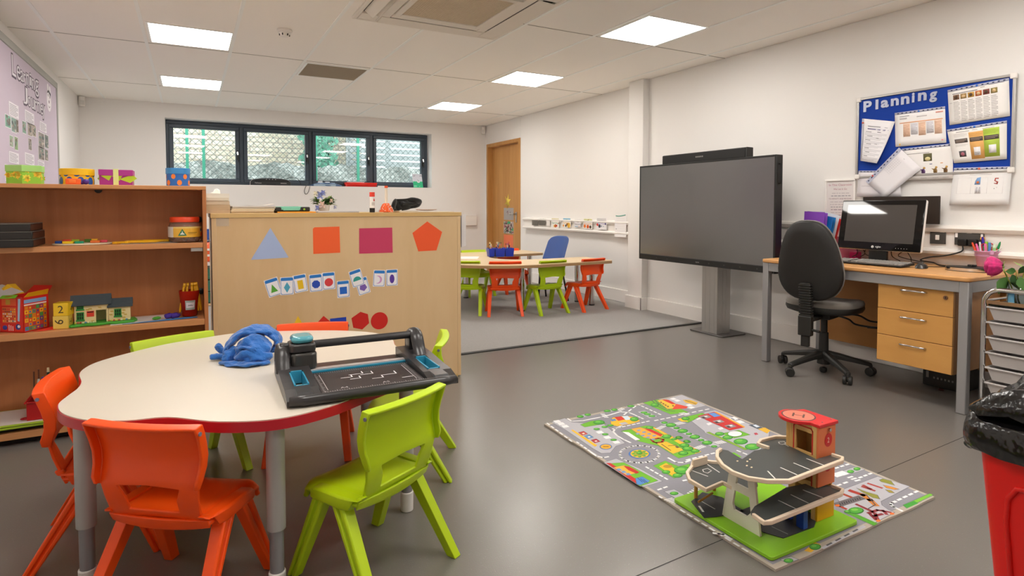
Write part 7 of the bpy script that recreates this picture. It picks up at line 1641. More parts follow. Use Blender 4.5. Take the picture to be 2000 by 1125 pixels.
def d3(D):
    D.r(.2, .83, .62, .845, '#6f6f7a'); D.r(.75, .83, .85, .84, '#9a9aa5'); D.r(.2, .76, .9, .79, '#9a96b8')
    for i in range(7): D.r(.15+.06*(i % 2), .70-.095*i, .35+.06*(i % 2), .71-.095*i, '#4a4a55'); D.lines(.12, .62-.095*i, .9, .69-.095*i, 3, '#c3c0c6')
    for i in range(3): D.r(.55, .71-.14*i, .68, .722-.14*i, '#4a4a55')
bsheet([(160, 728), (300, 748), (405, 440), (165, 418)], 'curled white sheet with typed lines pinned at the left of the board', 3, '#efedf1', d3, .045, 'left', (.04, .9, '#e8633a'))
def d4(D):
    D.r(.1, .8, .55, .815, '#8a8484'); D.r(.43, .55, .6, .78, '#5e5a3a', 2); D.e(.515, .62, .055, .06, '#e6d9a0', 3); D.r(.55, .45, .6, .47, '#3b4a8a'); D.r(.76, .46, .81, .48, '#d88a2a')
    for u, c in ((.42, '#6a4a7a'), (.66, '#8a6a3a'), (.86, '#7a5a34')): D.e(u, .24, .04, .09, c, 2); D.p([(u-.08, .33), (u, .3), (u+.02, .2)], c, 2); D.e(u+.02, .35, .025, .035, '#c9a05a', 3); D.r(u-.06, .05, u+.06, .06, TXT)
bsheet([(470, 872), (830, 858), (830, 600), (455, 640)], 'white sheet with bird pictures pinned below the board centre', 1, '#efecea', d4, 0, 'top')
def d5(D):
    D.r(.15, .87, .38, .885, '#8a8484'); D.r(.43, .88, .52, .89, '#8a8484'); D.r(.6, .88, .8, .89, '#8a8484'); D.lines(.1, .74, .33, .84, 4, '#c9c4c2')
    D.r(.36, .07, .61, .83, '#e9b26a'); D.r(.61, .1, .88, .87, '#b6cf52')
    for u0, u1 in ((.1, .33), (.37, .6), (.62, .87)): D.r(u0, .56, u1, .68, '#5a524e', 2); D.lines(u0+.02, .58, u1-.02, .66, 2, '#b09a8a', 3)
    D.r(.14, .16, .27, .33, '#4e4a4c', 2); D.e(.205, .24, .035, .055, '#b56a7a', 3); D.r(.42, .17, .54, .4, '#eceaec', 2); D.r(.69, .2, .82, .42, '#eceaec', 2); D.lines(.37, .7, .6, .8, 4, '#d49a54', 2); D.lines(.62, .72, .87, .84, 4, '#a3bb45', 2); D.lines(.1, .46, .33, .54, 3, '#c9c4c2'); D.lines(.43, .19, .53, .27, 3, '#7a7474', 3)
bsheet([(838, 745), (1225, 715), (1225, 432), (785, 500)], 'white sheet with orange and green columns pinned at right', 2, '#efece8', d5, 0, 'top', (.48, .96, '#2f6fd0'))
def d6(D):
    D.r(.3, .8, .68, .812, TXT); 
    for u0, v0, u1, v1 in ((.1, .3, .34, .72), (.34, .3, .62, .72), (.62, .3, .88, .72)):
        for a in ((u0, v0, u1, v0+.004), (u0, v1, u1, v1+.004), (u0, v0, u0+.003, v1), (u1, v0, u1+.003, v1)): D.r(*a, '#d3d0d2')
    D.p([(.4, .54), (.5, .54), (.5, .74), (.44, .72), (.41, .64)], '#7fa8d8', 2); D.e(.455, .6, .025, .035, '#e0793a', 3); D.r(.42, .3, .52, .5, '#e3e2e6', 2); D.lines(.44, .32, .46, .48, 6, '#55555f', 3); D.lines(.485, .32, .505, .48, 6, '#55555f', 3)
    D.p([(.73, .56), (.79, .54), (.8, .61), (.75, .64), (.76, .69), (.8, .68), (.8, .71), (.74, .71), (.73, .63), (.77, .6), (.77, .575), (.73, .58)], '#b5483c', 2); D.e(.74, .43, .006, .012, '#333333', 2); D.e(.78, .46, .004, .008, '#333333', 2)
bsheet([(805, 1052), (1243, 1050), (1262, 768), (838, 780)], 'white sheet with an S picture hanging below the board', 1, '#efeeee', d6, .01, 'top', (.46, .96, '#e8633a'))
def d7(D):
    for k in range(14): D.r(.12, .42+.033*k, .62, .422+.033*k, '#d9d6da'); D.r(.12+.036*k, .42, .122+.036*k, .86, '#d9d6da')
    D.r(.7, .7, .715, .92, '#a9a5aa')
bsheet([(330, 1002), (605, 785), (435, 630), (190, 880)], 'tilted white sheet with a faint grid pinned at the lower left of the board', 5, '#e9e6ea', None, .004, 'none', (.2, .95, '#d8433a'))
o = COL.objects[-2]
def d8(D): D.r(.1, .4, .3, .41, '#9a8a94'); D.e(.28, .6, .02, .03, '#8a3a4a')
bsheet([(125, 990), (450, 990), (440, 800), (138, 800)], 'white sheet half covered by the tilted sheet under the board', 0, '#e3dfe3', d8, 0, 'top')
# loose grid lines and binding strip on the tilted sheet
x = XW-.0008-.0016*5-.0022
g = [onX(1640+a/3.75, 120+b_/3.75, x) for a, b_ in ((190, 880), (435, 630), (455, 648), (212, 898))]
m = MB(PRINT); m.poly(g[::-1] if (g[1]-g[0]).cross(g[2]-g[0]).x > 0 else g, None, '#b9bccf')
def qd(a, b_, w=1.2, c='#c9c6cc'):
    p, q = [onX(1640+i/3.75, 120+j/3.75, x-.0003) for i, j in (a, b_)]; d = (q-p).normalized(); n_ = Vector((0, -d.z, d.y))*w*.0007; f = [p-n_, q-n_, q+n_, p+n_]
    if (f[1]-f[0]).cross(f[2]-f[0]).x > 0: f = f[::-1]
    m.poly(f, None, c)
for k in range(9): qd((325+11*k, 790-10*k), (400+11*k, 865-10*k-4), .9)
for k in range(8): qd((330+11*k, 790+10*k), (420+11*k, 705+10*k), .9)
for k in range(10): qd((208+23*k, 878-23.4*k), (216+23*k, 870-23.4*k), 5, '#1b2350')
qd((468, 712), (515, 755), 1.6, '#9a969c')
o2 = m.build('printed_grid', o if o.type == 'MESH' else None, world=True, smooth=0) if o.get('label', '').startswith('tilted') else tag(m.build('grid_strip', smooth=0), 'blue binding strip and faint grid on the tilted sheet', 'strip')
# silver letters Planning
LET = mat('glitter_letter', '#b9bfd4', .4, .3, bump=(900, .4, .001)); 
def letter(ch, x0, y0, x1, y1, label, grp, plane_x=XW, mt=LET, lean=0, back=None):
    p0 = onX(1640+x0/3.75, 120+y1/3.75, plane_x); p1 = onX(1640+x1/3.75, 120+y0/3.75, plane_x); w, h = p0.y-p1.y, p1.z-p0.z
    vs, fs, a0_, a1_, b0_, b1_ = _text_geo(ch, .035); m = MB(mt); kx, kz = w/(a1_-a0_), h/(b1_-b0_)
    ids = [(Vector((plane_x-.004, p0.y-(vx-a0_)*kx, p0.z+(vy-b0_)*kz)), ) for vx, vy in vs]
    fr_ = [m.addv(q[0]) for q in ids]
    for f in fs: m.face([fr_[i] for i in f])
    o = m.build('cut_out_letter', smooth=0); s = o.modifiers.new('solid', 'SOLIDIFY'); s.thickness = .003; s.offset = -1; return tag(o, label, 'letter', grp)
GPL = 'silver letters spelling Planning'
for ch, x0, y0, x1, y1, l in (('P', 175, 285, 238, 372, 'silver capital letter P starting the word on the blue board'), ('l', 264, 278, 286, 352, 'silver letter l, second in the word on the blue board'), ('a', 303, 278, 362, 342, 'silver letter a, third in the word on the blue board'), ('n', 376, 265, 436, 328, 'first silver letter n in the word on the blue board'), ('n', 450, 250, 514, 318, 'second silver letter n in the word on the blue board'), ('i', 530, 228, 552, 302, 'silver letter i in the word on the blue board'), ('n', 575, 222, 640, 292, 'last silver letter n in the word on the blue board'), ('g', 658, 218, 716, 302, 'silver letter g ending the word on the blue board')):
    letter(ch, x0, y0, x1, y1, l, GPL)
# framed quotation print
q0, q1 = onX(1612, 352, XR-.012), onX(1671, 349, XR-.012); zq = (q0.z+q1.z)/2; zb_ = .9975
t = thing('framed_print', 'white framed print of quotations on the wall left of the monitor', 'picture', (XR, (q0.y+q1.y)/2, zb_))
m = MB(WHITEG); w = .012
m.bb(XR-.016, XR-.0006, q1.y, q0.y, zq-w, zq); m.bb(XR-.016, XR-.0006, q1.y, q0.y, zb_, zb_+w); m.bb(XR-.016, XR-.0006, q1.y, q1.y+w, zb_+w, zq-w); m.bb(XR-.016, XR-.0006, q0.y-w, q0.y, zb_+w, zq-w); m.build('frame', t, world=True, bevel=.002)
m = MB(PRINT); m.col('#e2dcda'); m.bb(XR-.008, XR-.0006, q1.y+w, q0.y-w, zb_+w, zq-w); m.plane((XR-.0082, q0.y-w, zb_+w), (0, -1, 0), (0, 0, 1)); Wq, Hq = q0.y-q1.y-2*w, zq-zb_-2*w
LN = [('In This Classroom', .020, '#b5657c'), ('We Let It Go', .018, '#a8586f'), ('', .010, '#b9b0b4'), ('', .011, '#8a8a92'), ('TO INFINITY AND BEYOND', .012, '#8a4a62'), ('', .009, '#b9b0b4'), ('', .009, '#b9b0b4'), ('', .010, '#8a8a92'), ('', .011, '#8a7a8a'), ('', .009, '#b9b0b4'), ('', .010, '#9a8a94'), ('', .009, '#b9b0b4'), ('Magic', .016, '#8a7280')]
z_ = Hq-.035; r7 = random.Random(2)
for s, h, c in LN:
    if s: m.pt(s, Wq/2, z_, h*.72, c, 1, w=Wq*(.84 if len(s) > 12 else .5 if len(s) > 6 else .3))
    else:
        x = Wq*r7.uniform(.1, .2)
        while x < Wq*.84: k = r7.uniform(.012, .03); m.pr(x, z_+h*.15, min(x+k, Wq*.9), z_+h*.6, c); x += k+.006
    z_ -= h+.0105
m.build('print', t, world=True, smooth=0)

# ---------------------------------------------------------------- cards on the far trunking
XT = XF-.062
def tc(x, y): return onX(1020+x/9.09, 400+y/9.09, XT)
def tcard(x0, y0, x1, y1, label, col, draw=None, name='season_card', grp='season cards on the far trunking', cat='card', lay=0):
    a = onX(1020+x0/9.09, 400+y1/9.09, XT-.001*lay); b_ = onX(1020+x1/9.09, 400+y0/9.09, XT-.001*lay)
    m = sheet('s', a, (0, -1, 0), (0, 0, 1), a.y-b_.y, b_.z-a.z, col, .0012)
    if draw: draw(m, a.y-b_.y, b_.z-a.z)
    return tag(m.build(name, smooth=0), label, cat, grp)
def dcard(word, wc, sky, hill, blobs):
    def f(m, w, h):
        m.pr(w*.05, h*.72, w*.95, h*.97, sky); m.pp([(w*.05, h*.72), (w*.95, h*.72), (w*.5, h*.86)], hill, 2)
        for u, v, r, c in blobs: m.pe(u*w, v*h, r*w, r*w*.9, c, 1, 12)
        m.pt(word, w/2, h*.44, h*.17, wc, 3, w=w*.86)
    return f
for k, (x0, x1) in enumerate(((172, 280), (297, 410))):
    def dd(m, w, h):
        for u in (.12, .5, .88): m.pr(w*(u-.05), h*.82, w*(u+.05), h, '#e9e5e2')
        m.pr(0, h*.5, w, h*.52, '#7a736b')
    tcard(x0, 248, x1, 362, ['dark grey socket plate at the left end of the far trunking', 'dark grey socket plate beside the first one on the far trunking'][k], '#6d6861', dd, 'socket_plate', 'dark socket plates on the far trunking', 'socket')
tcard(428, 258, 492, 372, 'plain white switch plate on the far trunking', '#ebe6e2', None, 'switch_plate', None, 'socket')
tcard(516, 238, 655, 408, 'season card reading Spring with a green hill', '#f2efe9', dcard('Spring', '#3f9a6a', '#e6ddb4', '#6fb040', [(.55, .22, .13, '#d8682c'), (.4, .2, .1, '#ecb23a'), (.7, .24, .08, '#d83a2c'), (.95, .5, .05, '#c8402c')]))
tcard(718, 236, 862, 402, 'season card reading Summer with blue sky and orange sun', '#f3eee4', dcard('Summer', '#eeb02c', '#8fc3e0', '#7fb53a', [(.75, .25, .2, '#efb83a'), (.1, .2, .09, '#ef9a2a'), (.4, .2, .1, '#4a4a44'), (.55, .34, .1, '#b5642c')]))
tcard(925, 262, 1040, 398, 'small card reading The Seasons in dark letters', '#ece8ea', lambda m, w, h: (m.pt('The', w*.5, h*.62, h*.2, '#45424a'), m.pt('Seasons', w*.5, h*.32, h*.22, '#45424a', w=w*.9), m.pr(w*.1, h*.06, w*.6, h*.16, '#8fb0c4'), m.pr(w*.6, h*.06, w*.9, h*.14, '#c9a08a')))
tcard(1085, 248, 1245, 430, 'season card reading Autumn with orange pumpkins', '#f3eee6', dcard('Autumn', '#e0784a', '#dcdca0', '#86b83c', [(.16, .28, .13, '#ef7a24'), (.5, .25, .14, '#d85a1c'), (.78, .22, .12, '#4a382c'), (.55, .86, .06, '#ef8a2c')]))
tcard(1318, 235, 1500, 436, 'season card reading Winter with pale grey sky', '#efecee', dcard('Winter', '#6a5ab0', '#d9d6d6', '#cfccd0', [(.1, .42, .1, '#d8402c'), (.3, .3, .12, '#3a3a48'), (.88, .5, .07, '#2a2a55'), (.5, .3, .06, '#8a9ab8'), (.7, .28, .05, '#b0b8c8')]))
def dls(m, w, h):
    for k in range(9): m.pr(w*.2, h*(.12+.095*k), w*.9, h*(.125+.095*k), '#c3bfc0')
    m.pe(w*.14, h*.38, w*.04, h*.018, '#3a4a4a', 1, 10)
tcard(1640, 205, 1845, 565, 'long white list hanging at the right end of the far trunking', '#f2eff0', dls, 'hanging_list', None, 'paper', 1)
m = MB(mat('teal_pen', '#5aa394', .4)); a, b_ = tc(1665, 195), tc(1830, 182); m.tube(catmull([a, tc(1720, 200), tc(1790, 190), b_], 4), .006, 8); tag(m.build('clip', smooth=180), 'teal clip across the top of the hanging list', 'clip')

# ---------------------------------------------------------------- lilac display board on the left wall
XB = XL+.03
def lp(x, y): return onX(x/4.018, 80+y/4.018, XB)
LY0, LY1, LZ0, LZ1 = 4.75, 7.36, .95, 2.335
db = thing('display_board', 'lilac display board with grey frame on the left wall', 'display board', (XL, 6, LZ0))
m = MB(mat('lilac_backing', '#c9bccb', .85, bump=(6, .25, .01))); m.bb(XL+.0006, XB, LY0, LY1-.02, LZ0, LZ1-.02); m.build('backing', db, world=True)
m = MB(mat('grey_border', '#a8a8a2', .6, bump=(20, .4, .006))); m.bb(XL+.0006, XB+.008, LY0, LY1, LZ1-.06, LZ1); m.bb(XL+.0006, XB+.008, LY1-.045, LY1, LZ0, LZ1-.06); m.build('border', db, world=True, bevel=.004)
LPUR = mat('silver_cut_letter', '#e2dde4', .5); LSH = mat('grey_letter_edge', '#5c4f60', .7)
def lletter(ch, x0, y0, x1, y1, label):
    p0, p1 = lp(x0, y1), lp(x1, y0); w, h = abs(p1.y-p0.y), p1.z-p0.z
    t_ = thing('cut_out_letter', label, 'letter', (XB, (p0.y+p1.y)/2, p0.z), 0, 'letters of the lilac board title')
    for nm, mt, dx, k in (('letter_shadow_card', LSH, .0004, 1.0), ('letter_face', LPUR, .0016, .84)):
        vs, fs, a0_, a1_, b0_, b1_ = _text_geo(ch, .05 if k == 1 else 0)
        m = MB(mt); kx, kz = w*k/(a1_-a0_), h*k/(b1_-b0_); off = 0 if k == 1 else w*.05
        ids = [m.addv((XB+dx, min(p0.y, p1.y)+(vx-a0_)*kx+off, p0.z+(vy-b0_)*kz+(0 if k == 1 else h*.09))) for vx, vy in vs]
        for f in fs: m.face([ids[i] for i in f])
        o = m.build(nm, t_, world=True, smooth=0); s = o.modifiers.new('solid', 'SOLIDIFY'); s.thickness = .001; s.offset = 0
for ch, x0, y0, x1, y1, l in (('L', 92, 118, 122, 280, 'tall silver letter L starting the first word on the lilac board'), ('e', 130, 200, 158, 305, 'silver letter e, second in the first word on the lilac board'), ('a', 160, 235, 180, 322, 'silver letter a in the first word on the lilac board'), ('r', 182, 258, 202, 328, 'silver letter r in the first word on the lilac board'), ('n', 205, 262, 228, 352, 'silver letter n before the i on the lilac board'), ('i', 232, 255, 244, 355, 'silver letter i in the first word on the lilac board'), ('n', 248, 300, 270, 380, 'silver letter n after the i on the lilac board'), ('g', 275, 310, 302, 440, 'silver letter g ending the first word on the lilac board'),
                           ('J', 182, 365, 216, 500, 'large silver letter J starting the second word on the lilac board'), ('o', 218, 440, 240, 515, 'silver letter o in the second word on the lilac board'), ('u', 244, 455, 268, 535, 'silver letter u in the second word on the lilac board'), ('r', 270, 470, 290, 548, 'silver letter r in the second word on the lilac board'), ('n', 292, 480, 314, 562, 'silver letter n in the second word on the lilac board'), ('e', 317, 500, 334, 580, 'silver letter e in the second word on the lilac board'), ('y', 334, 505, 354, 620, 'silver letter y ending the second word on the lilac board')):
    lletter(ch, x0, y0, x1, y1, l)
def lsheet(x0, y0, x1, y1, label, col, kind):
    a, b_ = lp(x0, y1), lp(x1, y0); w, h = abs(b_.y-a.y), lp(x0, y0).z-a.z
    m = sheet('s', (XB+.0013, a.y, a.z), (0, 1, 0), (0, 0, 1), w, h, col, .001); r = random.Random(x0*7+y0)
    if kind == 'text':
        for k in range(7): m.pr(w*.08, h*(.1+.12*k), w*(.92 if k % 3 else .75), h*(.14+.12*k), '#8a838c')
    else:
        m.pr(w*.06, h*.05, w*.94, h*.95, kind)
        for k in range(9): m.pe(w*r.uniform(.2, .8), h*r.uniform(.15, .85), w*r.uniform(.06, .2), h*r.uniform(.05, .16), r.choice(['#8a8078', '#b5aaa0', '#6f8a80', '#c9beb4', '#7a6a64', '#5f6a6a']), 2+.2*k, 10)
    return tag(m.build('display_text' if kind == 'text' else 'photograph', smooth=0), label, 'paper' if kind == 'text' else 'photograph', 'text cards on the lilac board' if kind == 'text' else 'photographs on the lilac board')
for x0, y0, x1, y1, l, c, k in ((70, 470, 142, 578, 'text card under the first word, left column of the lilac board', '#e9e4ea', 'text'), (196, 535, 264, 635, 'text card at the top of the middle column of the lilac board', '#e9e4ea', 'text'), (312, 625, 362, 700, 'text card at the top of the right column of the lilac board', '#e9e4ea', 'text'), (70, 862, 145, 950, 'lower text card in the left column of the lilac board', '#e9e4ea', 'text'), (196, 872, 266, 962, 'lower text card in the middle column of the lilac board', '#e9e4ea', 'text'), (296, 935, 346, 1000, 'lower text card in the right column of the lilac board', '#e9e4ea', 'text'),
                             (38, 568, 82, 672, 'green toned photograph at the left edge of the lilac board', '#e6e1e6', '#7fae9a'), (88, 590, 126, 712, 'grey green photograph right of the green toned one on the lilac board', '#e6e1e6', '#8aa39a'), (128, 612, 142, 718, 'narrow dark photograph ending the left photo row on the lilac board', '#dcd6da', '#7f7468'), (175, 622, 202, 722, 'narrow green photograph in the middle column of the lilac board', '#e6e1e6', '#86a594'), (216, 640, 248, 740, 'brown photograph in the middle column of the lilac board', '#e6e1e6', '#a3988c'), (250, 652, 280, 745, 'beige photograph ending the middle photo row on the lilac board', '#e6e1e6', '#b0a494'),
                             (74, 735, 102, 828, 'pale green lower photograph in the left column of the lilac board', '#e6e1e6', '#9ab098'), (114, 745, 138, 855, 'bright green lower photograph in the left column of the lilac board', '#e6e1e6', '#8aa878'), (222, 758, 246, 855, 'tall grey photograph alone in the middle column of the lilac board', '#e6e1e6', '#9a928c'), (300, 705, 346, 830, 'large photograph at the top of the right column of the lilac board', '#e6e1e6', '#9c9490'), (350, 728, 378, 838, 'dark photograph at the right edge of the lilac board', '#dcd6da', '#7d857f'), (300, 825, 346, 930, 'lower large photograph in the right column of the lilac board', '#e6e1e6', '#98908a'), (350, 845, 376, 938, 'lower dark photograph at the right edge of the lilac board', '#dcd6da', '#858078'),
                             (40, 965, 145, 1100, 'wide photograph low in the left column behind the star box', '#e6e1e6', '#8d7f72'), (200, 972, 250, 1060, 'photograph low in the middle column behind the star box', '#dcd6da', '#7d7468')): lsheet(x0, y0, x1, y1, l, c, k)
# small round paper face at the right of the title
c_ = lp(383, 470); m = MB(PRINT); m.plane((XB+.0013, c_.y, c_.z), (0, 1, 0), (0, 0, 1)); m.pe(0, 0, .1, .1, '#efe9ee', 2, 24); m.pe(-.04, .11, .04, .045, '#efe9ee', 2, 14); m.pe(.05, .1, .04, .045, '#efe9ee', 2, 14)
for u, v in ((-.03, .05), (.04, .04)): m.pe(u, v, .012, .016, '#5a4a58', 3, 10)
m.pe(0, -.01, .02, .015, '#7a6a78', 3, 12); m.pl([(-.03, -.05), (0, -.065), (.035, -.05)], .008, '#7a6a78', 3); tag(m.build('face_cutout', smooth=0), 'white paper face cut-out at the right of the title on the lilac board', 'paper face')
# ---------------------------------------------------------------- office chair
ocx, ocy = 3.70, 2.42
t = thing('office_chair', 'black swivel office chair with grey seat and five castors at the desk', 'office chair', (ocx, ocy, 0), radians(-78))
FAB = mat('grey_seat_cloth', '#6a645d', .95, bump=(600, .5, .002), sheen=.3); PB = mat('chair_black', '#232220', .45)
# local +Y is the way the sitter faces
for k in range(5):
    a = radians(90+14+72*k); d = Vector((cos(a), sin(a), 0))
    m = MB(PB); rings = []
    for q, w, z, h in ((.02, .026, .125, .05), (.10, .024, .115, .038), (.19, .021, .095, .03), (.265, .019, .078, .026), (.285, .017, .068, .03)):
        s = Vector((-d.y, d.x, 0)); c = d*q+Vector((0, 0, z)); rings.append([m.addv(c+s*w*cx+Vector((0, 0, h/2*cz))) for cx, cz in ((-1, -1), (1, -1), (1, .4), (.55, 1), (-.55, 1), (-1, .4))])
    for a_, b_ in zip(rings, rings[1:]): m.bridge(a_, b_)
    m.face(rings[0][::-1]); m.face(rings[-1]); st = m.build('base_arm', t, bevel=.003)
    m = MB(PB); c = d*.28+Vector((0, 0, .0285)); s = Vector((cos(a+.9), sin(a+.9), 0)); m.cyl(c-s*.026, c-s*.006, .028, .028, 18); m.cyl(c+s*.006, c+s*.026, .028, .028, 18); m.cyl(c-s*.006, c+s*.006, .012, .012, 8)
    m.cyl(c+Vector((0, 0, .018)), c+Vector((0, 0, .045)), .012, .010, 10); m.build('castor', st, bevel=.004)
m = MB(PB); m.cyl((0, 0, .06), (0, 0, .145), .04, .034, 20); m.cyl((0, 0, .145), (0, 0, .27), .03, .028, 20); m.cyl((0, 0, .27), (0, 0, .385), .0205, .0205, 20); m.build('gas_column', t, bevel=.002)
m = MB(PB); m.bb(-.08, .08, -.12, .12, .375, .41); m.bb(-.035, .035, -.25, -.1, .375, .40); m.build('mechanism', t, bevel=.008)
m = MB(PB); m.tube(catmull([(.06, .02, .39), (.13, .05, .37), (.16, .09, .335), (.24, .12, .325)], 5), .006, 8); m.box((.255, .125, .324), (.07, .018, .012), (0, 0, .4)); m.tube(catmull([(.06, .09, .39), (.15, .16, .385), (.21, .2, .35), (.28, .24, .345)], 5), .006, 8); m.build('lever', t, smooth=180)
def sh(a, rx, ry, e=2.6): c, s = cos(a), sin(a); return rx*abs(c)**(2/e)*(1 if c > 0 else -1), ry*abs(s)**(2/e)*(1 if s > 0 else -1)
N = 40
m = MB(PB); prof = [(.80, .412), (.96, .425), (1.0, .445), (.99, .462)]; rg = [[m.addv((*sh(2*PI*i/N, .225*k, .215*k), z)) for i in range(N)] for k, z in prof]
for a_, b_ in zip(rg, rg[1:]): m.bridge(a_, b_)
m.face(rg[0][::-1]); m.face(rg[-1]); se = m.build('seat_pan', t, smooth=60)
m = MB(FAB); rg = []
for k, z in ((.985, .4605), (1.0, .475), (.97, .492), (.85, .500), (.5, .496), (.1, .494)):
    q = []
    for i in range(N): x, y = sh(2*PI*i/N, .225*k, .215*k); q.append(m.addv((x, y, z-.03*sstep(.1, .215, y)*(1 if z > .47 else .3))))
    rg.append(q)
for a_, b_ in zip(rg, rg[1:]): m.bridge(a_, b_)
m.face(rg[0][::-1]); m.face(rg[-1]); lab(m.build('seat_cushion', t, smooth=70), 'worn grey cloth seat cushion')
# back: curved plastic shell outside, cloth pad inside
def back_out(a, k): 
    x, z = sh(a, .194, .255, 2.7); w = 1.07-.27*sstep(-.16, .255, z); return x*k*w, z*k
def bk_pt(x, z, off): return Vector((x, -.235-.06*max(0, (z+.26)/.52)**1.4*.9+.18*x*x*2.2-off, .765+z))
m = MB(mat('chair_shell_black', '#201e1d', .5, bump=(500, .15, .001))); rg = []
for k, off in ((1.0, .0), (1.0, .018), (.95, .034), (.7, .045), (.35, .048), (.05, .05)): rg.append([m.addv(bk_pt(*back_out(2*PI*i/N, k), off)) for i in range(N)])
for a_, b_ in zip(rg, rg[1:]): m.bridge(b_, a_)
m.face(rg[0]); m.face(rg[-1][::-1]); m.build('back_shell', t, smooth=60)
m = MB(FAB); rg = []
for k, off in ((1.0, -.001), (1.015, -.012), (.98, -.03), (.8, -.042), (.4, -.046), (.05, -.047)): rg.append([m.addv(bk_pt(*back_out(2*PI*i/N, k), off)) for i in range(N)])
for a_, b_ in zip(rg, rg[1:]): m.bridge(a_, b_)
m.face(rg[0][::-1]); m.face(rg[-1]); lab(m.build('back_cushion', t, smooth=70), 'grey cloth back cushion')
m = MB(PB); n = 13
for k in range(n): z = .42+.016*k; m.box((0, -.282-.001*k, z), (.075, .045, .0095)); m.box((0, -.282-.001*k, z+.008), (.062, .035, .008))
lab(m.build('bellows', t, bevel=.002), 'ribbed black bellows'); m = MB(PB); m.bb(-.04, .04, -.31, -.262, .29, .415); m.bb(-.025, .025, -.30, -.272, .22, .29); m.build('back_bracket', t, bevel=.005)
m = MB(PB); m.cyl((.04, -.285, .33), (.085, -.285, .325), .008, .008, 10); m.lathe([(.01, 0), (.021, .006), (.024, .018), (.021, .032), (.012, .036)], (0, 0, 0), 14); k = m.build('knob', t, loc=(.085, -.285, .325), rot=(0, radians(90), 0)) if False else m.build('knob', t)

# ---------------------------------------------------------------- trolley of trays
TX0_, TX1_, TYa, TYb = 3.585, 3.96, 1.02, 1.497
tr_ = thing('tray_trolley', 'chrome framed trolley of grey plastic trays at the right edge', 'trolley', ((TX0_+TX1_)/2, (TYa+TYb)/2, .0006))
zt = .695
for x in (TX0_+.014, TX1_-.014):
    m = MB(CHROME); m.tube([(x, TYb-.014, .03), (x, TYb-.014, zt-.08)]+[(x, TYb-.014-.07*(1-cos(a)), zt-.08+.07*sin(a)) for a in [PI/2*i/6 for i in range(1, 7)]]+[(x, TYa+.084, zt-.01)]+[(x, TYa+.014+.07*(1-sin(a)), zt-.08+.07*cos(a)) for a in [PI/2*i/6 for i in range(1, 7)]]+[(x, TYa+.014, .03)], .0125, 14); m.build('frame', tr_, world=True, smooth=180)
for y in (TYa+.014, TYb-.014):
    for z in (.06, .62): MB(CHROME).tube([(TX0_+.014, y, z), (TX1_-.014, y, z)], .007, 8).build('crossbar', tr_, world=True)
MB(mat('brass_strip', '#c9a48a', .25, .9)).bb(TX0_+.004, TX0_+.008, TYa+.03, TYb-.028, .61, .628).build('front_strip', tr_, world=True)
m = MB(mat('trolley_top', '#2c2826', .2, coat=.3)); m.bb(TX0_+.03, TX1_-.03, TYa+.024, TYb-.024, .598, .606); lab(m.build('top_shelf', tr_, world=True, bevel=.002), 'dark glossy top shelf')
TG_ = mat('tray_grey', '#bfbab8', .35, trans=.0)
for k in range(6):
    z = .594-.0785*k; m = MB(TG_); yc = (TYa+TYb)/2; hw, hl, dp = (TYb-TYa)/2-.034, (TYb-TYa)/2-.055, .066; xa, xb = TX0_+.012, TX1_-.02
    hi = [(xa, yc-hw), (xb, yc-hw), (xb, yc+hw), (xa, yc+hw)]; lo = [(xa+.012, yc-hl), (xb-.012, yc-hl), (xb-.012, yc+hl), (xa+.012, yc+hl)]
    A_ = [m.addv((*p, z)) for p in hi]; B_ = [m.addv((*p, z-dp)) for p in lo]; m.bridge(B_, A_); m.face(B_[::-1])
    ins = lambda q, e: [(x+(e if x < (xa+xb)/2 else -e), y+(e if y < yc else -e)) for x, y in q]
    A2 = [m.addv((*p, z)) for p in ins(hi, .003)]; B2 = [m.addv((*p, z-dp+.003)) for p in ins(lo, .003)]; m.bridge(A2, B2); m.face(B2); m.bridge(A_, A2); o = m.build('tray', tr_, world=True, smooth=0)
    m = MB(TG_); m.bb(xa-.010, xa+.001, yc-hw-.006, yc+hw+.006, z-.006, z+.002); m.bb(xb, xb+.008, yc-hw-.006, yc+hw+.006, z-.006, z+.002)
    for s in (1, -1): m.bb(xa+.001, xb, yc+s*hw, yc+s*(hw+.008), z-.004, z+.002)
    m.build('rim', o, world=True, bevel=.0015)
    m = MB(CHROME)
    for s in (1, -1): m.tube([(TX0_+.014, yc+s*(hw+.010), z-.008), (TX1_-.014, yc+s*(hw+.010), z-.008)], .0035, 6)
    m.build('runner', tr_, world=True)
m = MB(mat('red_paper_bit', '#c8442c', .6)); m.bb(TX0_+.05, TX0_+.12, TYb-.15, TYb-.1, .305, .312); tag(m.build('paper_scrap', smooth=0), 'red paper in the fourth trolley tray', 'paper')
m = MB(BLACK)
for x in (TX0_+.014, TX1_-.014):
    for y in (TYa+.014, TYb-.014): m.cyl((x, y-.01, .0155), (x, y+.01, .0155), .015, .015, 12)
m.build('castor', tr_, world=True)

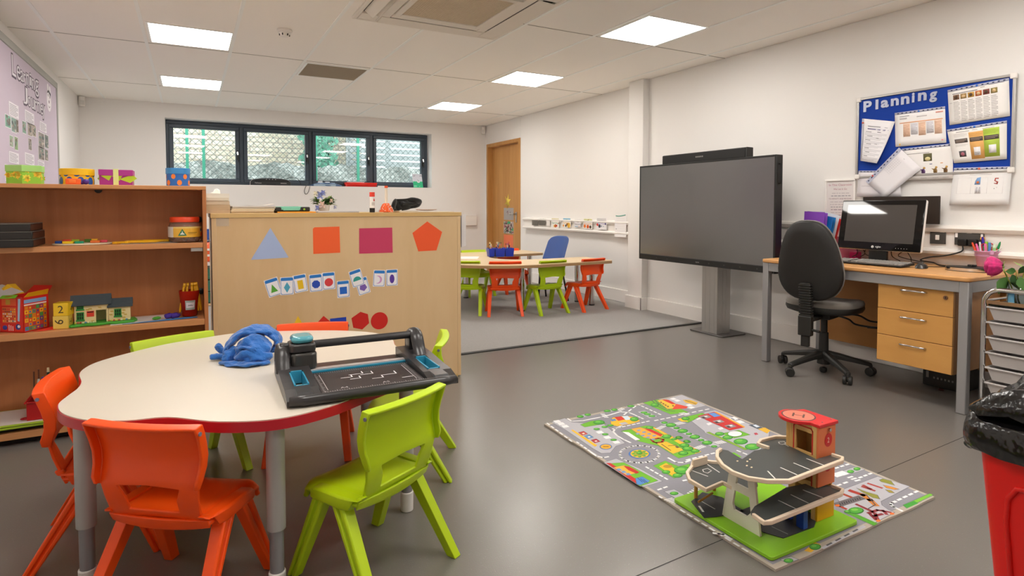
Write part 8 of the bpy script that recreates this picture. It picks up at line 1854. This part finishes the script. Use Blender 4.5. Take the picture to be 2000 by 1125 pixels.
# glass of flowers on the trolley
v = onZ(1981, 598, .607); vt = thing('glass_vase', 'clear glass tumbler of water holding rose stems on the trolley', 'vase', (v.x+.02, v.y, .607))
GL = mat('clear_glass', '#f4faf8', .02, trans=1.0, ior=1.3)
m = MB(GL); m.lathe([(.034, 0), (.037, .004), (.043, .125), (.0405, .125), (.0345, .01), (.0, .01)], n=32, caps=False); m.build('tumbler', vt, smooth=60)
m = MB(mat('vase_water', '#eef6f4', .02, trans=1, ior=1.2)); m.cyl((0, 0, .0105), (0, 0, .06), .034, .0365, 28); m.build('water', vt, smooth=60)
m = MB(mat('blue_sticker', '#5fa7cf', .4, alpha=.9)); cylwrap(m, .0415, .02, .085, radians(150), radians(190), '#5fa7cf', 8); m.build('sticker', vt, smooth=60)
STEM = mat('rose_stem', '#8f9a3a', .5)
rp = onX(1944, 521, v.x-.03); base = Vector((v.x+.02, v.y, .62))
rt = thing('rose', 'deep pink rose drooping left from the glass tumbler', 'rose', tuple(base))
cal_ = onX(1957, 521, v.x-.025); pth = [base, base+Vector((-.005, .015, .07)), onX(1967, 541, v.x-.0), onX(1962, 531, v.x-.02), cal_]
m = MB(STEM); m.tube(catmull(pth, 6), .0035, 8); m.build('stem', rt, world=True, smooth=180)
m = MB(mat('deep_pink_petal', '#c41a6c', .6, sheen=.2, var=(70, .3))); ax_ = (rp-cal_).normalized(); up = Vector((0, 0, 1)); sx = ax_.cross(up).normalized(); uy = sx.cross(ax_).normalized(); R_ = .044
for ring, (n, r0, op, ln) in enumerate(((5, 1.0, .95, .048), (5, .9, .8, .056), (5, .74, .62, .063), (4, .54, .42, .067), (3, .3, .22, .064))):
    for i in range(n):
        a = 2*PI*i/n+ring*.63
        def pet(u, q, a=a, op=op, ln=ln, r0=r0, n=n):
            b = (u-.5)*2; g = a+b*(PI/n)*1.35; rad = R_*r0*(.2+.82*sin(PI*(.1+(.5+.16*(1-op))*q)))*(1-.10*b)+.009*op*max(0, q-.7)*3.3*(1-.3*b*b)+.0025*sin(5*g)*q
            return cal_+ax_*(ln*1.1*q*(1-.12*b*b)-.004)+(sx*cos(g)+uy*sin(g))*rad
        m.grid(pet, 7, 7)
lab(m.build('bloom', rt, world=True, solid=.0012, smooth=180), 'deep pink rose bloom')
m = MB(LEAFS[2])
for i in range(5): a = 2*PI*i/5; leaf(m, cal_, (sx*cos(a)+uy*sin(a))*.9-ax_*.35, .036, .009, LEAFS[2], .1)
m.sphere(cal_-ax_*.003, .008, 10, 8); m.build('sepal', rt, world=True, smooth=180)
m = MB(LEAFS[0])
for px, py, L_, w_, dx, dz, mt in ((1968, 541, .085, .06, (-.25, .2, -.62), 0, LEAFS[0]), (1977, 536, .07, .045, (.1, -.2, -.5), 0, LEAFS[1]), (1989, 534, .06, .045, (.1, -.3, .55), 0, LEAFS[1]), (1993, 541, .06, .05, (.0, -.2, -.7), 0, LEAFS[0]), (1984, 530, .05, .035, (-.6, .4, .1), 0, LEAFS[0])):
    q = onX(px, py, v.x-.012); leaf(m, q, dx, L_, w_, mt, .15, (.8, -.55, .25)); m.tube([q, onX(px+3, py+22, v.x+.012)], .0018, 5, STEM)
lab(m.build('leaf', rt, world=True, smooth=180), 'veined green rose leaves')
r2_ = thing('flower', 'second green flower stem leaning right out of the glass tumbler', 'stem', tuple(base+Vector((.012, -.008, 0))))
m = MB(STEM); m.tube(catmull([base+Vector((.012, -.008, 0)), onX(1988, 575, v.x), onX(1997, 545, v.x+.0), onX(2004, 522, v.x)], 6), .003, 8); leaf(m, onX(2003, 524, v.x), (.1, .6, .25), .06, .02, LEAFS[2], -.1); m.build('stem', r2_, world=True, smooth=180)

# ---------------------------------------------------------------- red bin with a black liner
bx, by, bz = 1.605, .68, .60
bn = thing('bin', 'tall red plastic bin in the right foreground', 'bin', (bx+.17, by-.2, 0), radians(-13)); 
BR = mat('bin_red', '#e21a16', .38, bump=(300, .05, .001)); c0 = Vector((bx, by, 0))
W_, L_, tp_ = .33, .42, .045
o_ = Vector((bn.location.x, bn.location.y, 0)); Rm = Euler((0, 0, radians(-13))).to_matrix()
# far left top corner sits at (bx, by): local corner
lc = Rm.inverted() @ (c0-o_); x0, y1 = lc.x, lc.y; x1, y0 = x0+W_, y1-L_
def lvl(z, e=0): k = tp_*(1-z/bz); return [(x, y, z) for x, y in rrect(x0+k+e, y0+k+e, x1-k-e, y1-k-e, .035, 5)]
m = MB(BR); rg = [[m.addv(p) for p in lvl(z)] for z in (.0006, .02, .3, bz-.05, bz-.012)]
for a_, b_ in zip(rg, rg[1:]): m.bridge(a_, b_)
m.face(rg[0][::-1]); ri = [[m.addv(p) for p in lvl(z, .004)] for z in (bz-.012, .02)]; m.bridge(rg[-1], ri[0]); m.bridge(ri[0], ri[1]); m.face(ri[1]); bb_ = m.build('bin_body', bn, smooth=40)
m = MB(BR); 
# raised border and recessed panel line on the side facing the rug
def sd(u, z, off): k = tp_*(1-z/bz); return (x0+k-off, y1-k-u*(L_-2*k), z)
pth = [(.15, .01), (.15, .40), (.17, .455), (.22, .485), (.30, .495), (.70, .495), (.78, .485), (.83, .455), (.85, .40), (.85, .01)]
m.tube([sd(u, z, .0005) for u, z in pth], .006, 8); lab(m.build('panel_rib', bn, smooth=180), 'arched moulded rib')
m = MB(BR); rg = [[m.addv(p) for p in lvl(bz+dz, e)] for dz, e in ((-.03, -.002), (-.03, -.012), (0, -.012), (0, .004))]
for a_, b_ in zip(rg, rg[1:]): m.bridge(a_, b_)
m.build('rim', bn, smooth=30)
LN_ = mat('bin_liner', '#0f0e0f', .2, spec=.6, bump=(15, .7, .022))
m = MB(LN_); nA = 72; r8 = random.Random(14); ph = [r8.random()*6 for _ in range(6)]
def per(a, e, z):
    c, s = cos(a), sin(a); k = 9; rr = 1/((abs(c))**k+(abs(s))**k)**(1/k); return Vector(((x0+x1)/2+(W_/2+e)*rr*c, (y0+y1)/2+(L_/2+e)*rr*s, z))
def wob(a, q): return sin(7*a+ph[0]+q*3)*.5+sin(13*a+ph[1]-q*5)*.35+sin(23*a+ph[2]+q*7)*.25
prof = [(.019, -.055, .5), (.026, -.045, .6), (.03, -.02, .7), (.024, .012, .8), (.012, .03, 1), (-.012, .04, 1), (-.05, .02, 1.4), (-.1, -.06, 1.4), (-.13, -.2, 1)]
rg = []
for i, (e, dz, k) in enumerate(prof):
    q = []
    for j in range(nA):
        a = 2*PI*j/nA; w = wob(a, i*.3)
        hem = -.012*sin(2*a+1.0)+.012*sin(5*a) if i < 2 else 0
        q.append(m.addv(per(a, e+.006*k*w if i != 0 else e+.003*w, bz+dz+.012*k*wob(a+.7, i*.5)+hem)))
    rg.append(q)
for a_, b_ in zip(rg, rg[1:]): m.bridge(a_, b_)
ln = m.build('liner', bn, smooth=180, sub=1); lab(ln, 'crumpled shiny black bin liner')
m = MB(LN_)
def puff(u, v): a = PI*.35+PI*1.0*u; p = per(a, .02-.11*v, 0); return (p.x, p.y, bz+.04+.085*sin(PI*v)*(.7+.3*sin(5*a))+.012*wob(a, v*3))
m.grid(puff, 30, 10); m.build('liner_fold', bn, solid=.001, smooth=180)
m = MB(LN_); kn = per(radians(132), .014, 0); m.sphere((kn.x, kn.y, bz-.052), 1, 14, 10, s=(.012, .016, .012))
for p in m.v: p += Vector((sin(p.z*190), cos(p.x*170), sin(p.y*210)))*.004
m.build('liner_knot', bn, smooth=180)

# ---------------------------------------------------------------- camera, daylight
cd = bpy.data.cameras.new('camera'); co = bpy.data.objects.new('camera', cd); COL.objects.link(co); SC.camera = co
cd.sensor_fit = 'HORIZONTAL'; cd.sensor_width = 36; cd.lens = FPX/2000*36; cd.shift_x = 0; cd.shift_y = (PCY-562.5)/2000
co.location = CAM; co.rotation_euler = (radians(90)-PITCH, 0, -YAW); cd.clip_start = .02
w = bpy.data.worlds.new('overcast_sky'); SC.world = w; w.use_nodes = True
bg = w.node_tree.nodes['Background']; bg.inputs['Color'].default_value = (.86, .94, 1, 1); bg.inputs['Strength'].default_value = 2.6
sd_ = bpy.data.lights.new('sun', 'SUN'); sd_.energy = .8; sd_.angle = radians(30); so_ = bpy.data.objects.new('sun', sd_); COL.objects.link(so_); so_.rotation_euler = (radians(-48), radians(12), 0); so_.location = (0, 14, 9); so_.rotation_euler = (radians(50), 0, radians(170))
SC.view_settings.view_transform = 'Standard'; SC.view_settings.look = 'None'; SC.view_settings.exposure = 1.28; SC.view_settings.gamma = 1.0
SC.view_settings.use_curve_mapping = False
SC.cycles.use_denoising = True; SC.cycles.max_bounces = 8; SC.cycles.diffuse_bounces = 5; SC.cycles.transparent_max_bounces = 12; SC.cycles.caustics_reflective = False; SC.cycles.caustics_refractive = False
